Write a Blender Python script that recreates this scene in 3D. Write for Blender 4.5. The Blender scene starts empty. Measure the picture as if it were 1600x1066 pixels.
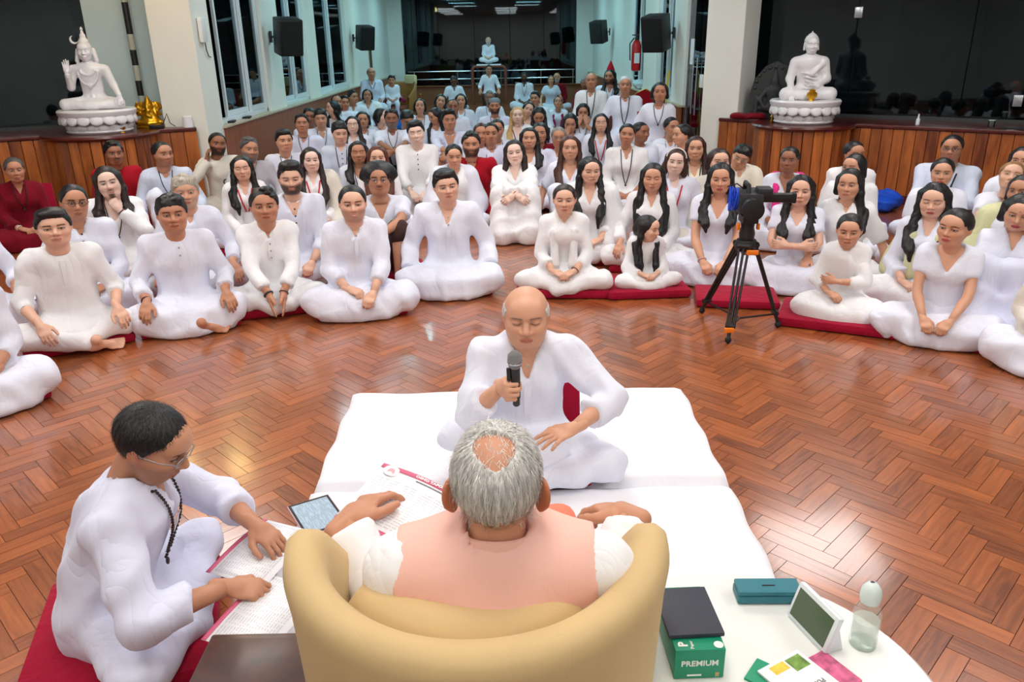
import bpy, bmesh, math, random
import numpy as np
from mathutils import Vector, Matrix
random.seed(7); np.random.seed(7)
SC = bpy.context.scene
COL = SC.collection
PI = math.pi

# ------------------------------------------------------------------ camera
CAM_H, CAM_PITCH, CAM_ROLL, CAM_F = 1.8, math.radians(20.9), math.radians(-1.0), 1227.0
cd = bpy.data.cameras.new('camera'); cam = bpy.data.objects.new('camera', cd); COL.objects.link(cam)
cd.sensor_width = 36.0; cd.lens = CAM_F / 1600 * 36.0; cd.clip_start = 0.05; cd.clip_end = 200
_F = Vector((0, math.cos(CAM_PITCH), -math.sin(CAM_PITCH)))
_R0 = Vector((1, 0, 0)); _U0 = Vector((0, math.sin(CAM_PITCH), math.cos(CAM_PITCH)))
_R = _R0 * math.cos(CAM_ROLL) + _U0 * math.sin(CAM_ROLL)
_U = -_R0 * math.sin(CAM_ROLL) + _U0 * math.cos(CAM_ROLL)
_m = Matrix((_R, _U, -_F)).transposed().to_4x4(); _m.translation = (0, 0, CAM_H)
cam.matrix_world = _m
SC.camera = cam

# ------------------------------------------------------------------ world, lamps, exposure
w = bpy.data.worlds.new('night'); SC.world = w; w.use_nodes = True
w.node_tree.nodes['Background'].inputs[0].default_value = (0.010, 0.016, 0.024, 1)
w.node_tree.nodes['Background'].inputs[1].default_value = 0.6
vs = SC.view_settings
vs.view_transform = 'Standard'; vs.look = 'None'; vs.gamma = 1.0; vs.use_curve_mapping = False
vs.exposure = 0.06
CEIL = 3.5
def area(name, loc, sx, sy, watts, col):
    l = bpy.data.lights.new(name, 'AREA'); l.shape = 'RECTANGLE'; l.size = sx; l.size_y = sy
    l.energy = watts; l.color = col
    o = bpy.data.objects.new(name, l); o.location = loc; COL.objects.link(o); return o
WARM = (1.0, 0.955, 0.90); COOL = (0.48, 0.92, 1.0); NEUT = (1.0, 0.985, 0.985)
FRONT_PANELS = [(x, y) for y in (-1.2, 1.6, 4.4, 7.2) for x in (-3.3, 0.0, 3.3)]
HALL_PANELS = [(x, y) for y in (10.6, 13.8, 17.0, 20.2, 23.4) for x in (-2.0, 1.0)]
for i, (x, y) in enumerate(FRONT_PANELS):
    area('panel_lamp', (x, y, CEIL - 0.07), 1.15, 1.15, 29 if y > 4 else 24, NEUT if y > 4 else WARM)
for i, (x, y) in enumerate(HALL_PANELS):
    area('hall_lamp', (x, y, CEIL - 0.07), 1.15, 0.28, 24 if y < 12 else 30, (0.80, 0.95, 1.0) if y < 12 else COOL)

# ------------------------------------------------------------------ materials
def s2l(c):
    c = [v / 255.0 for v in c]
    return tuple(v / 12.92 if v <= 0.04045 else ((v + 0.055) / 1.055) ** 2.4 for v in c)
MATS = {}
def newmat(name):
    m = bpy.data.materials.new(name); m.use_nodes = True
    nt = m.node_tree; return m, nt, nt.nodes['Principled BSDF']
def N(nt, t, **kw):
    n = nt.nodes.new(t)
    for k, v in kw.items():
        if k.startswith('i_'): n.inputs[k[2:].replace('_', ' ')].default_value = v
        else: setattr(n, k, v)
    return n
def L(nt, a, b): nt.links.new(a, b)
def ramp(nt, stops):
    r = nt.nodes.new('ShaderNodeValToRGB'); e = r.color_ramp.elements
    e[0].position, e[0].color = stops[0][0], (*stops[0][1], 1)
    e[1].position, e[1].color = stops[-1][0], (*stops[-1][1], 1)
    for p, c in stops[1:-1]:
        x = e.new(p); x.color = (*c, 1)
    return r
def plain(name, rgb, rough=0.5, metal=0.0, bump=0.0, bscale=40.0, var=0.0, vscale=6.0, spec=0.5, coat=0.0, emit=0.0, sheen=0.0):
    """solid colour with a little noise in tone and relief"""
    if name in MATS: return MATS[name]
    m, nt, b = newmat(name); c = s2l(rgb)
    b.inputs['Base Color'].default_value = (*c, 1)
    b.inputs['Roughness'].default_value = rough; b.inputs['Metallic'].default_value = metal
    b.inputs['Specular IOR Level'].default_value = spec
    b.inputs['Coat Weight'].default_value = coat
    if sheen: b.inputs['Sheen Weight'].default_value = sheen
    tc = N(nt, 'ShaderNodeTexCoord')
    if var > 0:
        n = N(nt, 'ShaderNodeTexNoise', i_Scale=vscale, i_Detail=4.0)
        L(nt, tc.outputs['Object'], n.inputs['Vector'])
        r = ramp(nt, [(0.3, tuple(v * (1 - var) for v in c)), (0.7, tuple(min(1, v * (1 + var)) for v in c))])
        L(nt, n.outputs['Fac'], r.inputs['Fac']); L(nt, r.outputs['Color'], b.inputs['Base Color'])
    if bump > 0:
        n = N(nt, 'ShaderNodeTexNoise', i_Scale=bscale, i_Detail=3.0)
        L(nt, tc.outputs['Object'], n.inputs['Vector'])
        bp = N(nt, 'ShaderNodeBump', i_Strength=bump, i_Distance=0.01)
        L(nt, n.outputs['Fac'], bp.inputs['Height']); L(nt, bp.outputs['Normal'], b.inputs['Normal'])
    if emit:
        b.inputs['Emission Color'].default_value = (*c, 1); b.inputs['Emission Strength'].default_value = emit
    MATS[name] = m; return m
def cloth(name, rgb, var=0.04, crease=0.24):
    """woven cotton: crease relief at two scales"""
    key = 'cloth_' + name
    if key in MATS: return MATS[key]
    m, nt, b = newmat(key); c = s2l(rgb)
    b.inputs['Roughness'].default_value = 0.85; b.inputs['Specular IOR Level'].default_value = 0.2
    b.inputs['Sheen Weight'].default_value = 0.06
    tc = N(nt, 'ShaderNodeTexCoord')
    n0 = N(nt, 'ShaderNodeTexNoise', i_Scale=5.0, i_Detail=3.0); L(nt, tc.outputs['Object'], n0.inputs['Vector'])
    r = ramp(nt, [(0.3, tuple(v * (1 - var) for v in c)), (0.7, tuple(min(1, v * (1 + var)) for v in c))])
    L(nt, n0.outputs['Fac'], r.inputs['Fac']); L(nt, r.outputs['Color'], b.inputs['Base Color'])
    mp = N(nt, 'ShaderNodeMapping'); mp.inputs['Scale'].default_value = (1, 1, .5); mp.inputs['Rotation'].default_value = (.25, .2, 0); L(nt, tc.outputs['Object'], mp.inputs['Vector'])
    n1 = N(nt, 'ShaderNodeTexNoise', i_Scale=8.0, i_Detail=2.5, i_Distortion=0.7); L(nt, mp.outputs['Vector'], n1.inputs['Vector'])
    s1 = N(nt, 'ShaderNodeMath', operation='MULTIPLY_ADD'); L(nt, n1.outputs['Fac'], s1.inputs[0]); s1.inputs[1].default_value = 2.0; s1.inputs[2].default_value = -1.0
    s2 = N(nt, 'ShaderNodeMath', operation='ABSOLUTE'); L(nt, s1.outputs[0], s2.inputs[0]); s3 = N(nt, 'ShaderNodeMath', operation='POWER'); L(nt, s2.outputs[0], s3.inputs[0]); s3.inputs[1].default_value = .65
    b1 = N(nt, 'ShaderNodeBump', i_Strength=crease, i_Distance=0.03); L(nt, s3.outputs[0], b1.inputs['Height'])
    n2 = N(nt, 'ShaderNodeTexNoise', i_Scale=300.0, i_Detail=2.0); L(nt, tc.outputs['Object'], n2.inputs['Vector'])
    b2 = N(nt, 'ShaderNodeBump', i_Strength=0.12, i_Distance=0.002); L(nt, n2.outputs['Fac'], b2.inputs['Height'])
    L(nt, b1.outputs['Normal'], b2.inputs['Normal']); L(nt, b2.outputs['Normal'], b.inputs['Normal'])
    MATS[key] = m; return m
def hairmat(rgb):
    key = 'hair_%d_%d_%d' % rgb
    if key in MATS: return MATS[key]
    m, nt, b = newmat(key); c = s2l(rgb)
    b.inputs['Roughness'].default_value = 0.42; b.inputs['Specular IOR Level'].default_value = 0.45
    tc = N(nt, 'ShaderNodeTexCoord'); mp = N(nt, 'ShaderNodeMapping'); mp.inputs['Scale'].default_value = (1, 1, 0.12)
    L(nt, tc.outputs['Object'], mp.inputs['Vector'])
    n = N(nt, 'ShaderNodeTexNoise', i_Scale=150.0, i_Detail=3.0); L(nt, mp.outputs['Vector'], n.inputs['Vector'])
    r = ramp(nt, [(0.3, tuple(v * 0.55 for v in c)), (0.7, tuple(min(1, v * 1.35 + .004) for v in c))])
    L(nt, n.outputs['Fac'], r.inputs['Fac']); L(nt, r.outputs['Color'], b.inputs['Base Color'])
    bp = N(nt, 'ShaderNodeBump', i_Strength=0.55, i_Distance=0.004); L(nt, n.outputs['Fac'], bp.inputs['Height']); L(nt, bp.outputs['Normal'], b.inputs['Normal'])
    MATS[key] = m; return m
def skinmat():
    if 'skin' in MATS: return MATS['skin']
    m, nt, b = newmat('skin')
    a = N(nt, 'ShaderNodeVertexColor', layer_name='Col'); L(nt, a.outputs['Color'], b.inputs['Base Color'])
    b.inputs['Roughness'].default_value = 0.48; b.inputs['Specular IOR Level'].default_value = 0.4
    tc = N(nt, 'ShaderNodeTexCoord'); n = N(nt, 'ShaderNodeTexNoise', i_Scale=160.0, i_Detail=2.0); L(nt, tc.outputs['Object'], n.inputs['Vector'])
    bp = N(nt, 'ShaderNodeBump', i_Strength=0.08, i_Distance=0.003); L(nt, n.outputs['Fac'], bp.inputs['Height']); L(nt, bp.outputs['Normal'], b.inputs['Normal'])
    MATS['skin'] = m; return m
def wood(name, dark, light, scale=1.0, rough=0.35, coat=0.3, uv=False, rnd=0.5, gv=(1, 1, 1), coat_r=0.16):
    """grained timber; tone also shifts from piece to piece"""
    if name in MATS: return MATS[name]
    m, nt, b = newmat(name); d, l = s2l(dark), s2l(light)
    tc = N(nt, 'ShaderNodeTexCoord'); oi = N(nt, 'ShaderNodeObjectInfo'); at = N(nt, 'ShaderNodeAttribute', attribute_name='tone')
    ad = N(nt, 'ShaderNodeMath', operation='ADD'); L(nt, oi.outputs['Random'], ad.inputs[0]); L(nt, at.outputs['Fac'], ad.inputs[1])
    fr = N(nt, 'ShaderNodeMath', operation='FRACT'); L(nt, ad.outputs[0], fr.inputs[0])
    off = N(nt, 'ShaderNodeVectorMath', operation='SCALE'); off.inputs[0].default_value = (7.3, 3.1, 5.7); L(nt, fr.outputs[0], off.inputs['Scale'])
    va = N(nt, 'ShaderNodeVectorMath', operation='ADD'); L(nt, tc.outputs['UV' if uv else 'Object'], va.inputs[0]); L(nt, off.outputs[0], va.inputs[1])
    mp = N(nt, 'ShaderNodeMapping'); mp.inputs['Scale'].default_value = gv; L(nt, va.outputs[0], mp.inputs['Vector'])
    n = N(nt, 'ShaderNodeTexNoise', i_Scale=scale, i_Detail=5.0, i_Distortion=0.6); L(nt, mp.outputs['Vector'], n.inputs['Vector'])
    mx = N(nt, 'ShaderNodeMath', operation='MULTIPLY_ADD'); L(nt, fr.outputs[0], mx.inputs[0]); mx.inputs[1].default_value = rnd; mx.inputs[2].default_value = -rnd / 2
    sm = N(nt, 'ShaderNodeMath', operation='ADD'); L(nt, n.outputs['Fac'], sm.inputs[0]); L(nt, mx.outputs[0], sm.inputs[1])
    r = ramp(nt, [(0.18, d), (0.5, tuple((a + c) / 2 for a, c in zip(d, l))), (0.85, l)]); L(nt, sm.outputs[0], r.inputs['Fac'])
    L(nt, r.outputs['Color'], b.inputs['Base Color'])
    b.inputs['Roughness'].default_value = rough; b.inputs['Coat Weight'].default_value = coat; b.inputs['Coat Roughness'].default_value = coat_r
    bp = N(nt, 'ShaderNodeBump', i_Strength=0.08, i_Distance=0.004); L(nt, n.outputs['Fac'], bp.inputs['Height']); L(nt, bp.outputs['Normal'], b.inputs['Normal'])
    MATS[name] = m; return m
def glassmat(name, tint=(0.55, 0.62, 0.65), rough=0.02, ior=1.48):
    """thin window pane: see-through with a mirror sheen that grows at grazing angles"""
    if name in MATS: return MATS[name]
    m, nt, b = newmat(name); out = nt.nodes['Material Output']
    tr = N(nt, 'ShaderNodeBsdfTransparent'); tr.inputs[0].default_value = (*tint, 1)
    gl = N(nt, 'ShaderNodeBsdfGlossy'); gl.inputs['Roughness'].default_value = rough; gl.inputs['Color'].default_value = (0.85, 0.95, 1, 1)
    fz = N(nt, 'ShaderNodeFresnel', i_IOR=ior); mi = N(nt, 'ShaderNodeMixShader')
    L(nt, fz.outputs[0], mi.inputs[0]); L(nt, tr.outputs[0], mi.inputs[1]); L(nt, gl.outputs[0], mi.inputs[2])
    L(nt, mi.outputs[0], out.inputs['Surface']); MATS[name] = m; return m

def hazeglass(name, rgb, fac):
    """clear solid with a faint body of its own, such as water in a bottle"""
    m, nt, b = newmat(name); out = nt.nodes['Material Output']; b.inputs['Base Color'].default_value = (*s2l(rgb), 1); b.inputs['Roughness'].default_value = .06; b.inputs['Coat Weight'].default_value = .5
    tr = N(nt, 'ShaderNodeBsdfTransparent'); mi = N(nt, 'ShaderNodeMixShader'); mi.inputs[0].default_value = fac
    L(nt, tr.outputs[0], mi.inputs[1]); L(nt, b.outputs[0], mi.inputs[2]); L(nt, mi.outputs[0], out.inputs['Surface']); return m
# ------------------------------------------------------------------ mesh helpers
def mesh_from(name, V, F, smooth=True, col=None, uv=None):
    """V (n,3) array, F (m,k) array of quads or tris, or list of such arrays"""
    me = bpy.data.meshes.new(name); V = np.asarray(V, dtype=np.float32)
    Fs = F if isinstance(F, list) and not isinstance(F[0], tuple) else [F]
    Fs = [np.asarray(f, dtype=np.int32) for f in Fs if len(f)]
    me.vertices.add(len(V)); me.vertices.foreach_set('co', V.ravel())
    nl = sum(f.size for f in Fs); npoly = sum(len(f) for f in Fs)
    me.loops.add(nl); me.polygons.add(npoly)
    me.loops.foreach_set('vertex_index', np.concatenate([f.ravel() for f in Fs]))
    tot = np.concatenate([np.full(len(f), f.shape[1], dtype=np.int32) for f in Fs])
    st = np.concatenate([[0], np.cumsum(tot)[:-1]]).astype(np.int32)
    me.polygons.foreach_set('loop_start', st); me.polygons.foreach_set('loop_total', tot)
    me.polygons.foreach_set('use_smooth', np.full(npoly, smooth, dtype=bool))
    me.update(calc_edges=True); me.validate()
    if col is not None:
        a = me.color_attributes.new('Col', 'FLOAT_COLOR', 'POINT')
        c4 = np.ones((len(V), 4), dtype=np.float32); c4[:, :3] = col
        a.data.foreach_set('color', c4.ravel())
    return me
def link(name, me, mat=None, parent=None, loc=None, rotz=0.0):
    o = bpy.data.objects.new(name, me); COL.objects.link(o)
    if mat is not None and me is not None and len(me.materials) == 0: me.materials.append(mat)
    if parent is not None: o.parent = parent
    if loc is not None: o.location = loc
    if rotz: o.rotation_euler = (0, 0, rotz)
    return o
def tag(o, label, cat, group=None, kind=None):
    o['label'] = label; o['category'] = cat
    if group: o['group'] = group
    if kind: o['kind'] = kind
    return o
def thing(name, label, cat, loc=(0, 0, 0), rotz=0.0, group=None):
    o = bpy.data.objects.new(name, None); COL.objects.link(o); o.location = loc; o.rotation_euler = (0, 0, rotz)
    o.empty_display_size = 0.1
    return tag(o, label, cat, group)
def struct(o):
    o['kind'] = 'structure'; return o

def tube_geo(P, R, n=10, flat=1.0, closed=False, upref=None):
    P = [Vector(p) for p in P]; m = len(P)
    if not hasattr(R, '__len__'): R = [R] * m
    T = []
    for i in range(m):
        if closed: t = P[(i + 1) % m] - P[i - 1]
        else: t = P[min(i + 1, m - 1)] - P[max(i - 1, 0)]
        T.append(t.normalized() if t.length > 1e-9 else Vector((0, 0, 1)))
    up = Vector(upref) if upref is not None else (Vector((0, 0, 1)) if abs(T[0].z) < 0.9 else Vector((0, 1, 0)))
    u = (up - T[0] * up.dot(T[0])).normalized(); V = []
    for i in range(m):
        if i > 0:
            if upref is not None: q = Vector(upref); u2 = q - T[i] * q.dot(T[i])
            else: u2 = u - T[i] * u.dot(T[i])
            if u2.length > 1e-6: u = u2.normalized()
        v = T[i].cross(u)
        for k in range(n):
            a = 2 * PI * k / n
            V.append(P[i] + u * (math.cos(a) * R[i] * flat) + v * (math.sin(a) * R[i]))
    Q = []
    for i in range(m if closed else m - 1):
        j = (i + 1) % m
        for k in range(n):
            k2 = (k + 1) % n; Q.append((i * n + k, j * n + k, j * n + k2, i * n + k2))
    Tr = []
    if not closed:
        V.append(P[0]); V.append(P[-1]); c0 = len(V) - 2; c1 = len(V) - 1
        for k in range(n):
            k2 = (k + 1) % n; Tr.append((c0, k, k2)); b = (m - 1) * n; Tr.append((c1, b + k2, b + k))
    return [tuple(v) for v in V], [tuple(reversed(q)) for q in Q], [tuple(reversed(t)) for t in Tr]

class MB:
    """collects simple solids that belong to ONE piece, then links them as one mesh object"""
    def __init__(s): s.v = []; s.f = []
    def add(s, V, F):
        b = len(s.v); s.v += [tuple(p) for p in V]; s.f += [tuple(i + b for i in f) for f in F]; return s
    def box(s, c, d, rz=0.0, rot=None, ch=0.0):
        hx, hy, hz = d[0] / 2, d[1] / 2, d[2] / 2
        M = rot if rot is not None else Matrix.Rotation(rz, 3, 'Z')
        bm = bmesh.new(); bmesh.ops.create_cube(bm, size=1.0)
        for v in bm.verts: v.co = Vector((v.co.x * d[0], v.co.y * d[1], v.co.z * d[2]))
        if ch > 0: bmesh.ops.bevel(bm, geom=list(bm.edges), offset=min(ch, min(d) * 0.45), segments=2, affect='EDGES', profile=0.6)
        bm.verts.index_update()
        V = [M @ v.co + Vector(c) for v in bm.verts]; F = [[v.index for v in f.verts] for f in bm.faces]; bm.free()
        return s.add(V, F)
    def tube(s, P, R, n=10, flat=1.0, closed=False, upref=None):
        V, Q, T = tube_geo(P, R, n, flat, closed, upref); return s.add(V, Q + T)
    def lathe(s, prof, c=(0, 0, 0), n=24, sx=1.0, sy=1.0, M=None):
        V = []; F = []; m = len(prof)
        for r, z in prof:
            for k in range(n):
                a = 2 * PI * k / n; p = Vector((r * math.cos(a) * sx, r * math.sin(a) * sy, z))
                V.append((M @ p if M is not None else p) + Vector(c))
        for i in range(m - 1):
            for k in range(n):
                k2 = (k + 1) % n; F.append((i * n + k, i * n + k2, (i + 1) * n + k2, (i + 1) * n + k))
        F.append(tuple(reversed(range(n)))); F.append(tuple((m - 1) * n + k for k in range(n)))
        return s.add(V, F)
    def ball(s, c, r, nu=12, nv=8, sc=(1, 1, 1)):
        V = []; F = []
        for i in range(1, nv):
            t = PI * i / nv
            for k in range(nu):
                a = 2 * PI * k / nu; V.append((c[0] + r * sc[0] * math.sin(t) * math.cos(a), c[1] + r * sc[1] * math.sin(t) * math.sin(a), c[2] + r * sc[2] * math.cos(t)))
        V.append((c[0], c[1], c[2] + r * sc[2])); V.append((c[0], c[1], c[2] - r * sc[2])); a0 = len(V) - 2
        for i in range(nv - 2):
            for k in range(nu):
                k2 = (k + 1) % nu; F.append((i * nu + k, (i + 1) * nu + k, (i + 1) * nu + k2, i * nu + k2))
        for k in range(nu):
            k2 = (k + 1) % nu; F.append((a0, k, k2)); F.append((a0 + 1, (nv - 2) * nu + k2, (nv - 2) * nu + k))
        return s.add(V, F)
    def prism(s, pts, z0, z1, M=None):
        n = len(pts); V = [Vector((x, y, z0)) for x, y in pts] + [Vector((x, y, z1)) for x, y in pts]
        if M is not None: V = [M @ v for v in V]
        F = [tuple(reversed(range(n))), tuple(range(n, 2 * n))] + [(i, (i + 1) % n, n + (i + 1) % n, n + i) for i in range(n)]
        return s.add(V, F)
    def mesh(s, name, smooth=False):
        me = bpy.data.meshes.new(name); me.from_pydata(s.v, [], s.f); me.update()
        if smooth:
            me.polygons.foreach_set('use_smooth', [True] * len(me.polygons))
            try: me.set_sharp_from_angle(angle=math.radians(38))
            except Exception: pass
        return me
    def build(s, name, mat, parent=None, loc=None, rotz=0.0, smooth=True):
        return link(name, s.mesh(name, smooth), mat, parent, loc, rotz)

def text_mesh(body, size, depth=0.0006, align='CENTER', bold=0.0):
    cu = bpy.data.curves.new('txt', 'FONT'); cu.body = body; cu.size = size; cu.align_x = align; cu.align_y = 'CENTER'
    cu.extrude = depth; cu.offset = bold; cu.resolution_u = 2
    o = bpy.data.objects.new('txt', cu); COL.objects.link(o)
    dg = bpy.context.evaluated_depsgraph_get(); me = bpy.data.meshes.new_from_object(o.evaluated_get(dg))
    bpy.data.objects.remove(o); return me
def put_text(name, body, size, mat, M, parent=None, bold=0.0, align='CENTER', sx=1.0):
    me = text_mesh(body, size, bold=bold, align=align); me.materials.clear()
    me.transform(M @ Matrix.Diagonal((sx, 1, 1, 1)))
    return link(name, me, mat, parent)

# ------------------------------------------------------------------ solid fields -> meshes (surface nets)
def surfnet(D, xs, ys, zs):
    ins = D < 0
    c = ins.astype(np.int8)
    s = c[:-1, :-1, :-1] + c[1:, :-1, :-1] + c[:-1, 1:, :-1] + c[1:, 1:, :-1] + c[:-1, :-1, 1:] + c[1:, :-1, 1:] + c[:-1, 1:, 1:] + c[1:, 1:, 1:]
    mask = (s > 0) & (s < 8); I, J, K = np.nonzero(mask); n = len(I)
    idx = np.full(mask.shape, -1, dtype=np.int32); idx[I, J, K] = np.arange(n)
    acc = np.zeros((n, 3)); cnt = np.zeros(n)
    def edge(o, ax):
        a = (I + o[0], J + o[1], K + o[2]); e = [0, 0, 0]; e[ax] = 1
        b = (a[0] + e[0], a[1] + e[1], a[2] + e[2])
        da, db = D[a], D[b]; m = (da < 0) != (db < 0); t = np.where(m, da / np.where(m, da - db, 1), 0)
        pa = [xs[a[0]], ys[a[1]], zs[a[2]]]; g = (xs, ys, zs)[ax]
        pa[ax] = pa[ax] + t * (g[b[ax]] - g[a[ax]])
        for q in range(3): acc[:, q] += np.where(m, pa[q], 0)
        cnt[:] += m
    for u in (0, 1):
        for v in (0, 1):
            edge((0, u, v), 0); edge((u, 0, v), 1); edge((u, v, 0), 2)
    V = acc / np.maximum(cnt, 1)[:, None]; Q = []
    def quads(ax):
        a = np.moveaxis(ins, ax, 0); ch = a[:-1] != a[1:]
        i, j, k = np.nonzero(ch[:, 1:-1, 1:-1]); j = j + 1; k = k + 1
        s0 = a[i, j, k]
        def cell(dj, dk):
            q = [None] * 3; o = [q_ for q_ in (0, 1, 2) if q_ != ax]
            q[ax] = i; q[o[0]] = j + dj; q[o[1]] = k + dk
            return idx[q[0], q[1], q[2]]
        f = np.stack([cell(-1, -1), cell(0, -1), cell(0, 0), cell(-1, 0)], axis=1)
        flip = s0 if ax != 1 else ~s0
        f[~flip] = f[~flip][:, ::-1]; Q.append(f)
    for ax in range(3): quads(ax)
    return V, np.concatenate(Q)

class Field:
    """smooth union of tapered capsules and ellipsoids on a box grid, with cuts"""
    def __init__(s): s.p = []; s.cut = []; s.extra = None
    def cone(s, a, b, ra, rb=None, k=0.02, ys=1.0, flat=False):
        s.p.append(('c', np.array(a, float), np.array(b, float), ra, ra if rb is None else rb, k, ys, flat)); return s
    def ell(s, c, r, k=0.02, R=None):
        s.p.append(('e', np.array(c, float), np.array(r, float), k, R)); return s
    def bounds(s, pad):
        lo = np.full(3, 9e9); hi = -lo
        for q in s.p:
            if q[0] == 'c':
                for c, r in ((q[1], q[3]), (q[2], q[4])):
                    lo = np.minimum(lo, c - r); hi = np.maximum(hi, c + r)
            else:
                r = q[2] if q[4] is None else np.full(3, max(q[2])); lo = np.minimum(lo, q[1] - r); hi = np.maximum(hi, q[1] + r)
        return lo - pad, hi + pad
    @staticmethod
    def dist(q, X, Y, Z):
        if q[0] == 'c':
            a, b, ra, rb, k, ys = q[1:7]; ba = b - a; ba2 = np.array([ba[0], ba[1] / ys, ba[2]]); dd = float(ba2 @ ba2) + 1e-12
            px, py, pz = X - a[0], (Y - a[1]) / ys, Z - a[2]
            h0 = (px * ba2[0] + py * ba2[1] + pz * ba2[2]) / dd; h = np.clip(h0, 0, 1)
            d = np.sqrt((px - h * ba2[0]) ** 2 + (py - h * ba2[1]) ** 2 + (pz - h * ba2[2]) ** 2) - (ra + (rb - ra) * h)
            if len(q) > 7 and q[7]: d = np.maximum(d, (h0 - 1) * math.sqrt(dd))
            return d * (ys if ys < 1 else 1), k
        _, c, r, k, R = q; px, py, pz = X - c[0], Y - c[1], Z - c[2]
        if R is not None:
            px, py, pz = (R[0][0] * px + R[0][1] * py + R[0][2] * pz, R[1][0] * px + R[1][1] * py + R[1][2] * pz, R[2][0] * px + R[2][1] * py + R[2][2] * pz)
        k0 = np.sqrt((px / r[0]) ** 2 + (py / r[1]) ** 2 + (pz / r[2]) ** 2)
        k1 = np.sqrt((px / r[0] ** 2) ** 2 + (py / r[1] ** 2) ** 2 + (pz / r[2] ** 2) ** 2) + 1e-6
        return k0 * (k0 - 1) / k1, k
    def at(s, X, Y, Z):
        D = None
        for q in s.p:
            d, k = s.dist(q, X, Y, Z)
            if D is None: D = d; continue
            h = np.maximum(k - np.abs(D - d), 0) / k; D = np.minimum(D, d) - h * h * k * 0.25
        return D
    def grid(s, xs, ys, zs):
        D = np.full((len(xs), len(ys), len(zs)), 0.5, dtype=np.float32)
        step = max(np.max(np.diff(g)) for g in (xs, ys, zs))
        for q in s.p:
            k = q[5] if q[0] == 'c' else q[3]; f = Field(); f.p = [q]; lo, hi = f.bounds(k + 2.5 * step)
            sl = tuple(slice(max(0, int(np.searchsorted(g, l)) - 1), int(np.searchsorted(g, h)) + 1) for g, l, h in zip((xs, ys, zs), lo, hi))
            X = xs[sl[0]][:, None, None]; Y = ys[sl[1]][None, :, None]; Z = zs[sl[2]][None, None, :]
            d, k = s.dist(q, X, Y, Z); C = D[sl]
            if C.size == 0: continue
            h = np.maximum(k - np.abs(C - d), 0) / k; D[sl] = np.minimum(C, d) - h * h * k * 0.25
        X = xs[:, None, None]; Y = ys[None, :, None]; Z = zs[None, None, :]
        if s.extra is not None: D = D + s.extra(X, Y, Z)
        for c in s.cut: D = np.maximum(D, -c(X, Y, Z))
        return D
    def mesh(s, res, zmin=None, lo=None, hi=None):
        l, h = s.bounds(0.03 + res * 2)
        if lo is not None: l = np.maximum(l, lo)
        if hi is not None: h = np.minimum(h, hi)
        g = [np.arange(l[i], h[i] + res, res) for i in range(3)]
        D = s.grid(*g)
        if zmin is not None: D = np.maximum(D, (zmin - g[2])[None, None, :])
        D[0] = D[-1] = 0.5; D[:, 0] = D[:, -1] = 0.5; D[:, :, 0] = D[:, :, -1] = 0.5
        return surfnet(D, *g)
def relax(V, Q, it=1, lam=0.5):
    n = len(V); V = V.copy(); e0 = np.concatenate([Q[:, 0], Q[:, 1], Q[:, 2], Q[:, 3]]); e1 = np.concatenate([Q[:, 1], Q[:, 2], Q[:, 3], Q[:, 0]])
    i0 = np.concatenate([e0, e1]); i1 = np.concatenate([e1, e0]); c = np.maximum(np.bincount(i0, minlength=n), 1)
    for _ in range(it):
        S = np.stack([np.bincount(i0, weights=V[i1, q], minlength=n) for q in range(3)], 1)
        V += lam * (S / c[:, None] - V)
    return V
def folds(seed, amp=0.006, kx=34., ky=26., kz=9.):
    """cloth folds: rounded ridges with narrow valleys, drifting in direction"""
    r = np.random.RandomState(seed); p = r.uniform(0, 6.28, 8); s1 = r.uniform(.8, 1.25, 3)
    def f(X, Y, Z):
        wv = 1.4 * np.sin(7 * Z + 5 * Y + p[0]) + .8 * np.sin(9 * X + p[5])
        a = np.sin(kx * s1[0] * X + kz * Z + wv + p[1]); a = a - .5 * a * a
        b = np.sin(ky * s1[1] * Y + kz * 1.9 * s1[2] * Z + 6 * X * np.sin(p[6]) + np.sin(8 * X + p[3]) + p[4]); b = b - .5 * b * b
        c = np.sin(2.1 * kx * X + 1.7 * ky * Y + 2 * kz * Z + 2 * wv + p[7])
        m = .5 + .5 * np.sin(6 * X + 8 * Z + 5 * Y + p[2])
        return (amp * (.75 * a * m + .6 * b * (1 - .6 * m) + .22 * c * m)).astype(np.float32)
    return f
# ------------------------------------------------------------------ people: heads, hands, hair, clothes
SKIN = dict(p=(238, 202, 184), l=(228, 180, 154), m=(214, 160, 130), t=(194, 138, 108), d=(158, 106, 80), k=(108, 72, 56))
BLK = (16, 14, 16); DBR = (38, 24, 20); RBR = (92, 44, 26); GRY = (120, 116, 114); SIL = (205, 203, 200); BLO = (205, 165, 105); SALT = (84, 80, 80)

def seg(*parts):
    """axis with its own spacing in each stretch: (start, step), ..., end"""
    out = []
    for i in range(len(parts) - 1):
        a, st = parts[i]; b = parts[i + 1][0] if isinstance(parts[i + 1], tuple) else parts[i + 1]
        n = max(1, int(round((b - a) / st))); out += list(np.linspace(a, b, n, endpoint=False))
    out.append(parts[-1]); return np.array(out)

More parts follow.
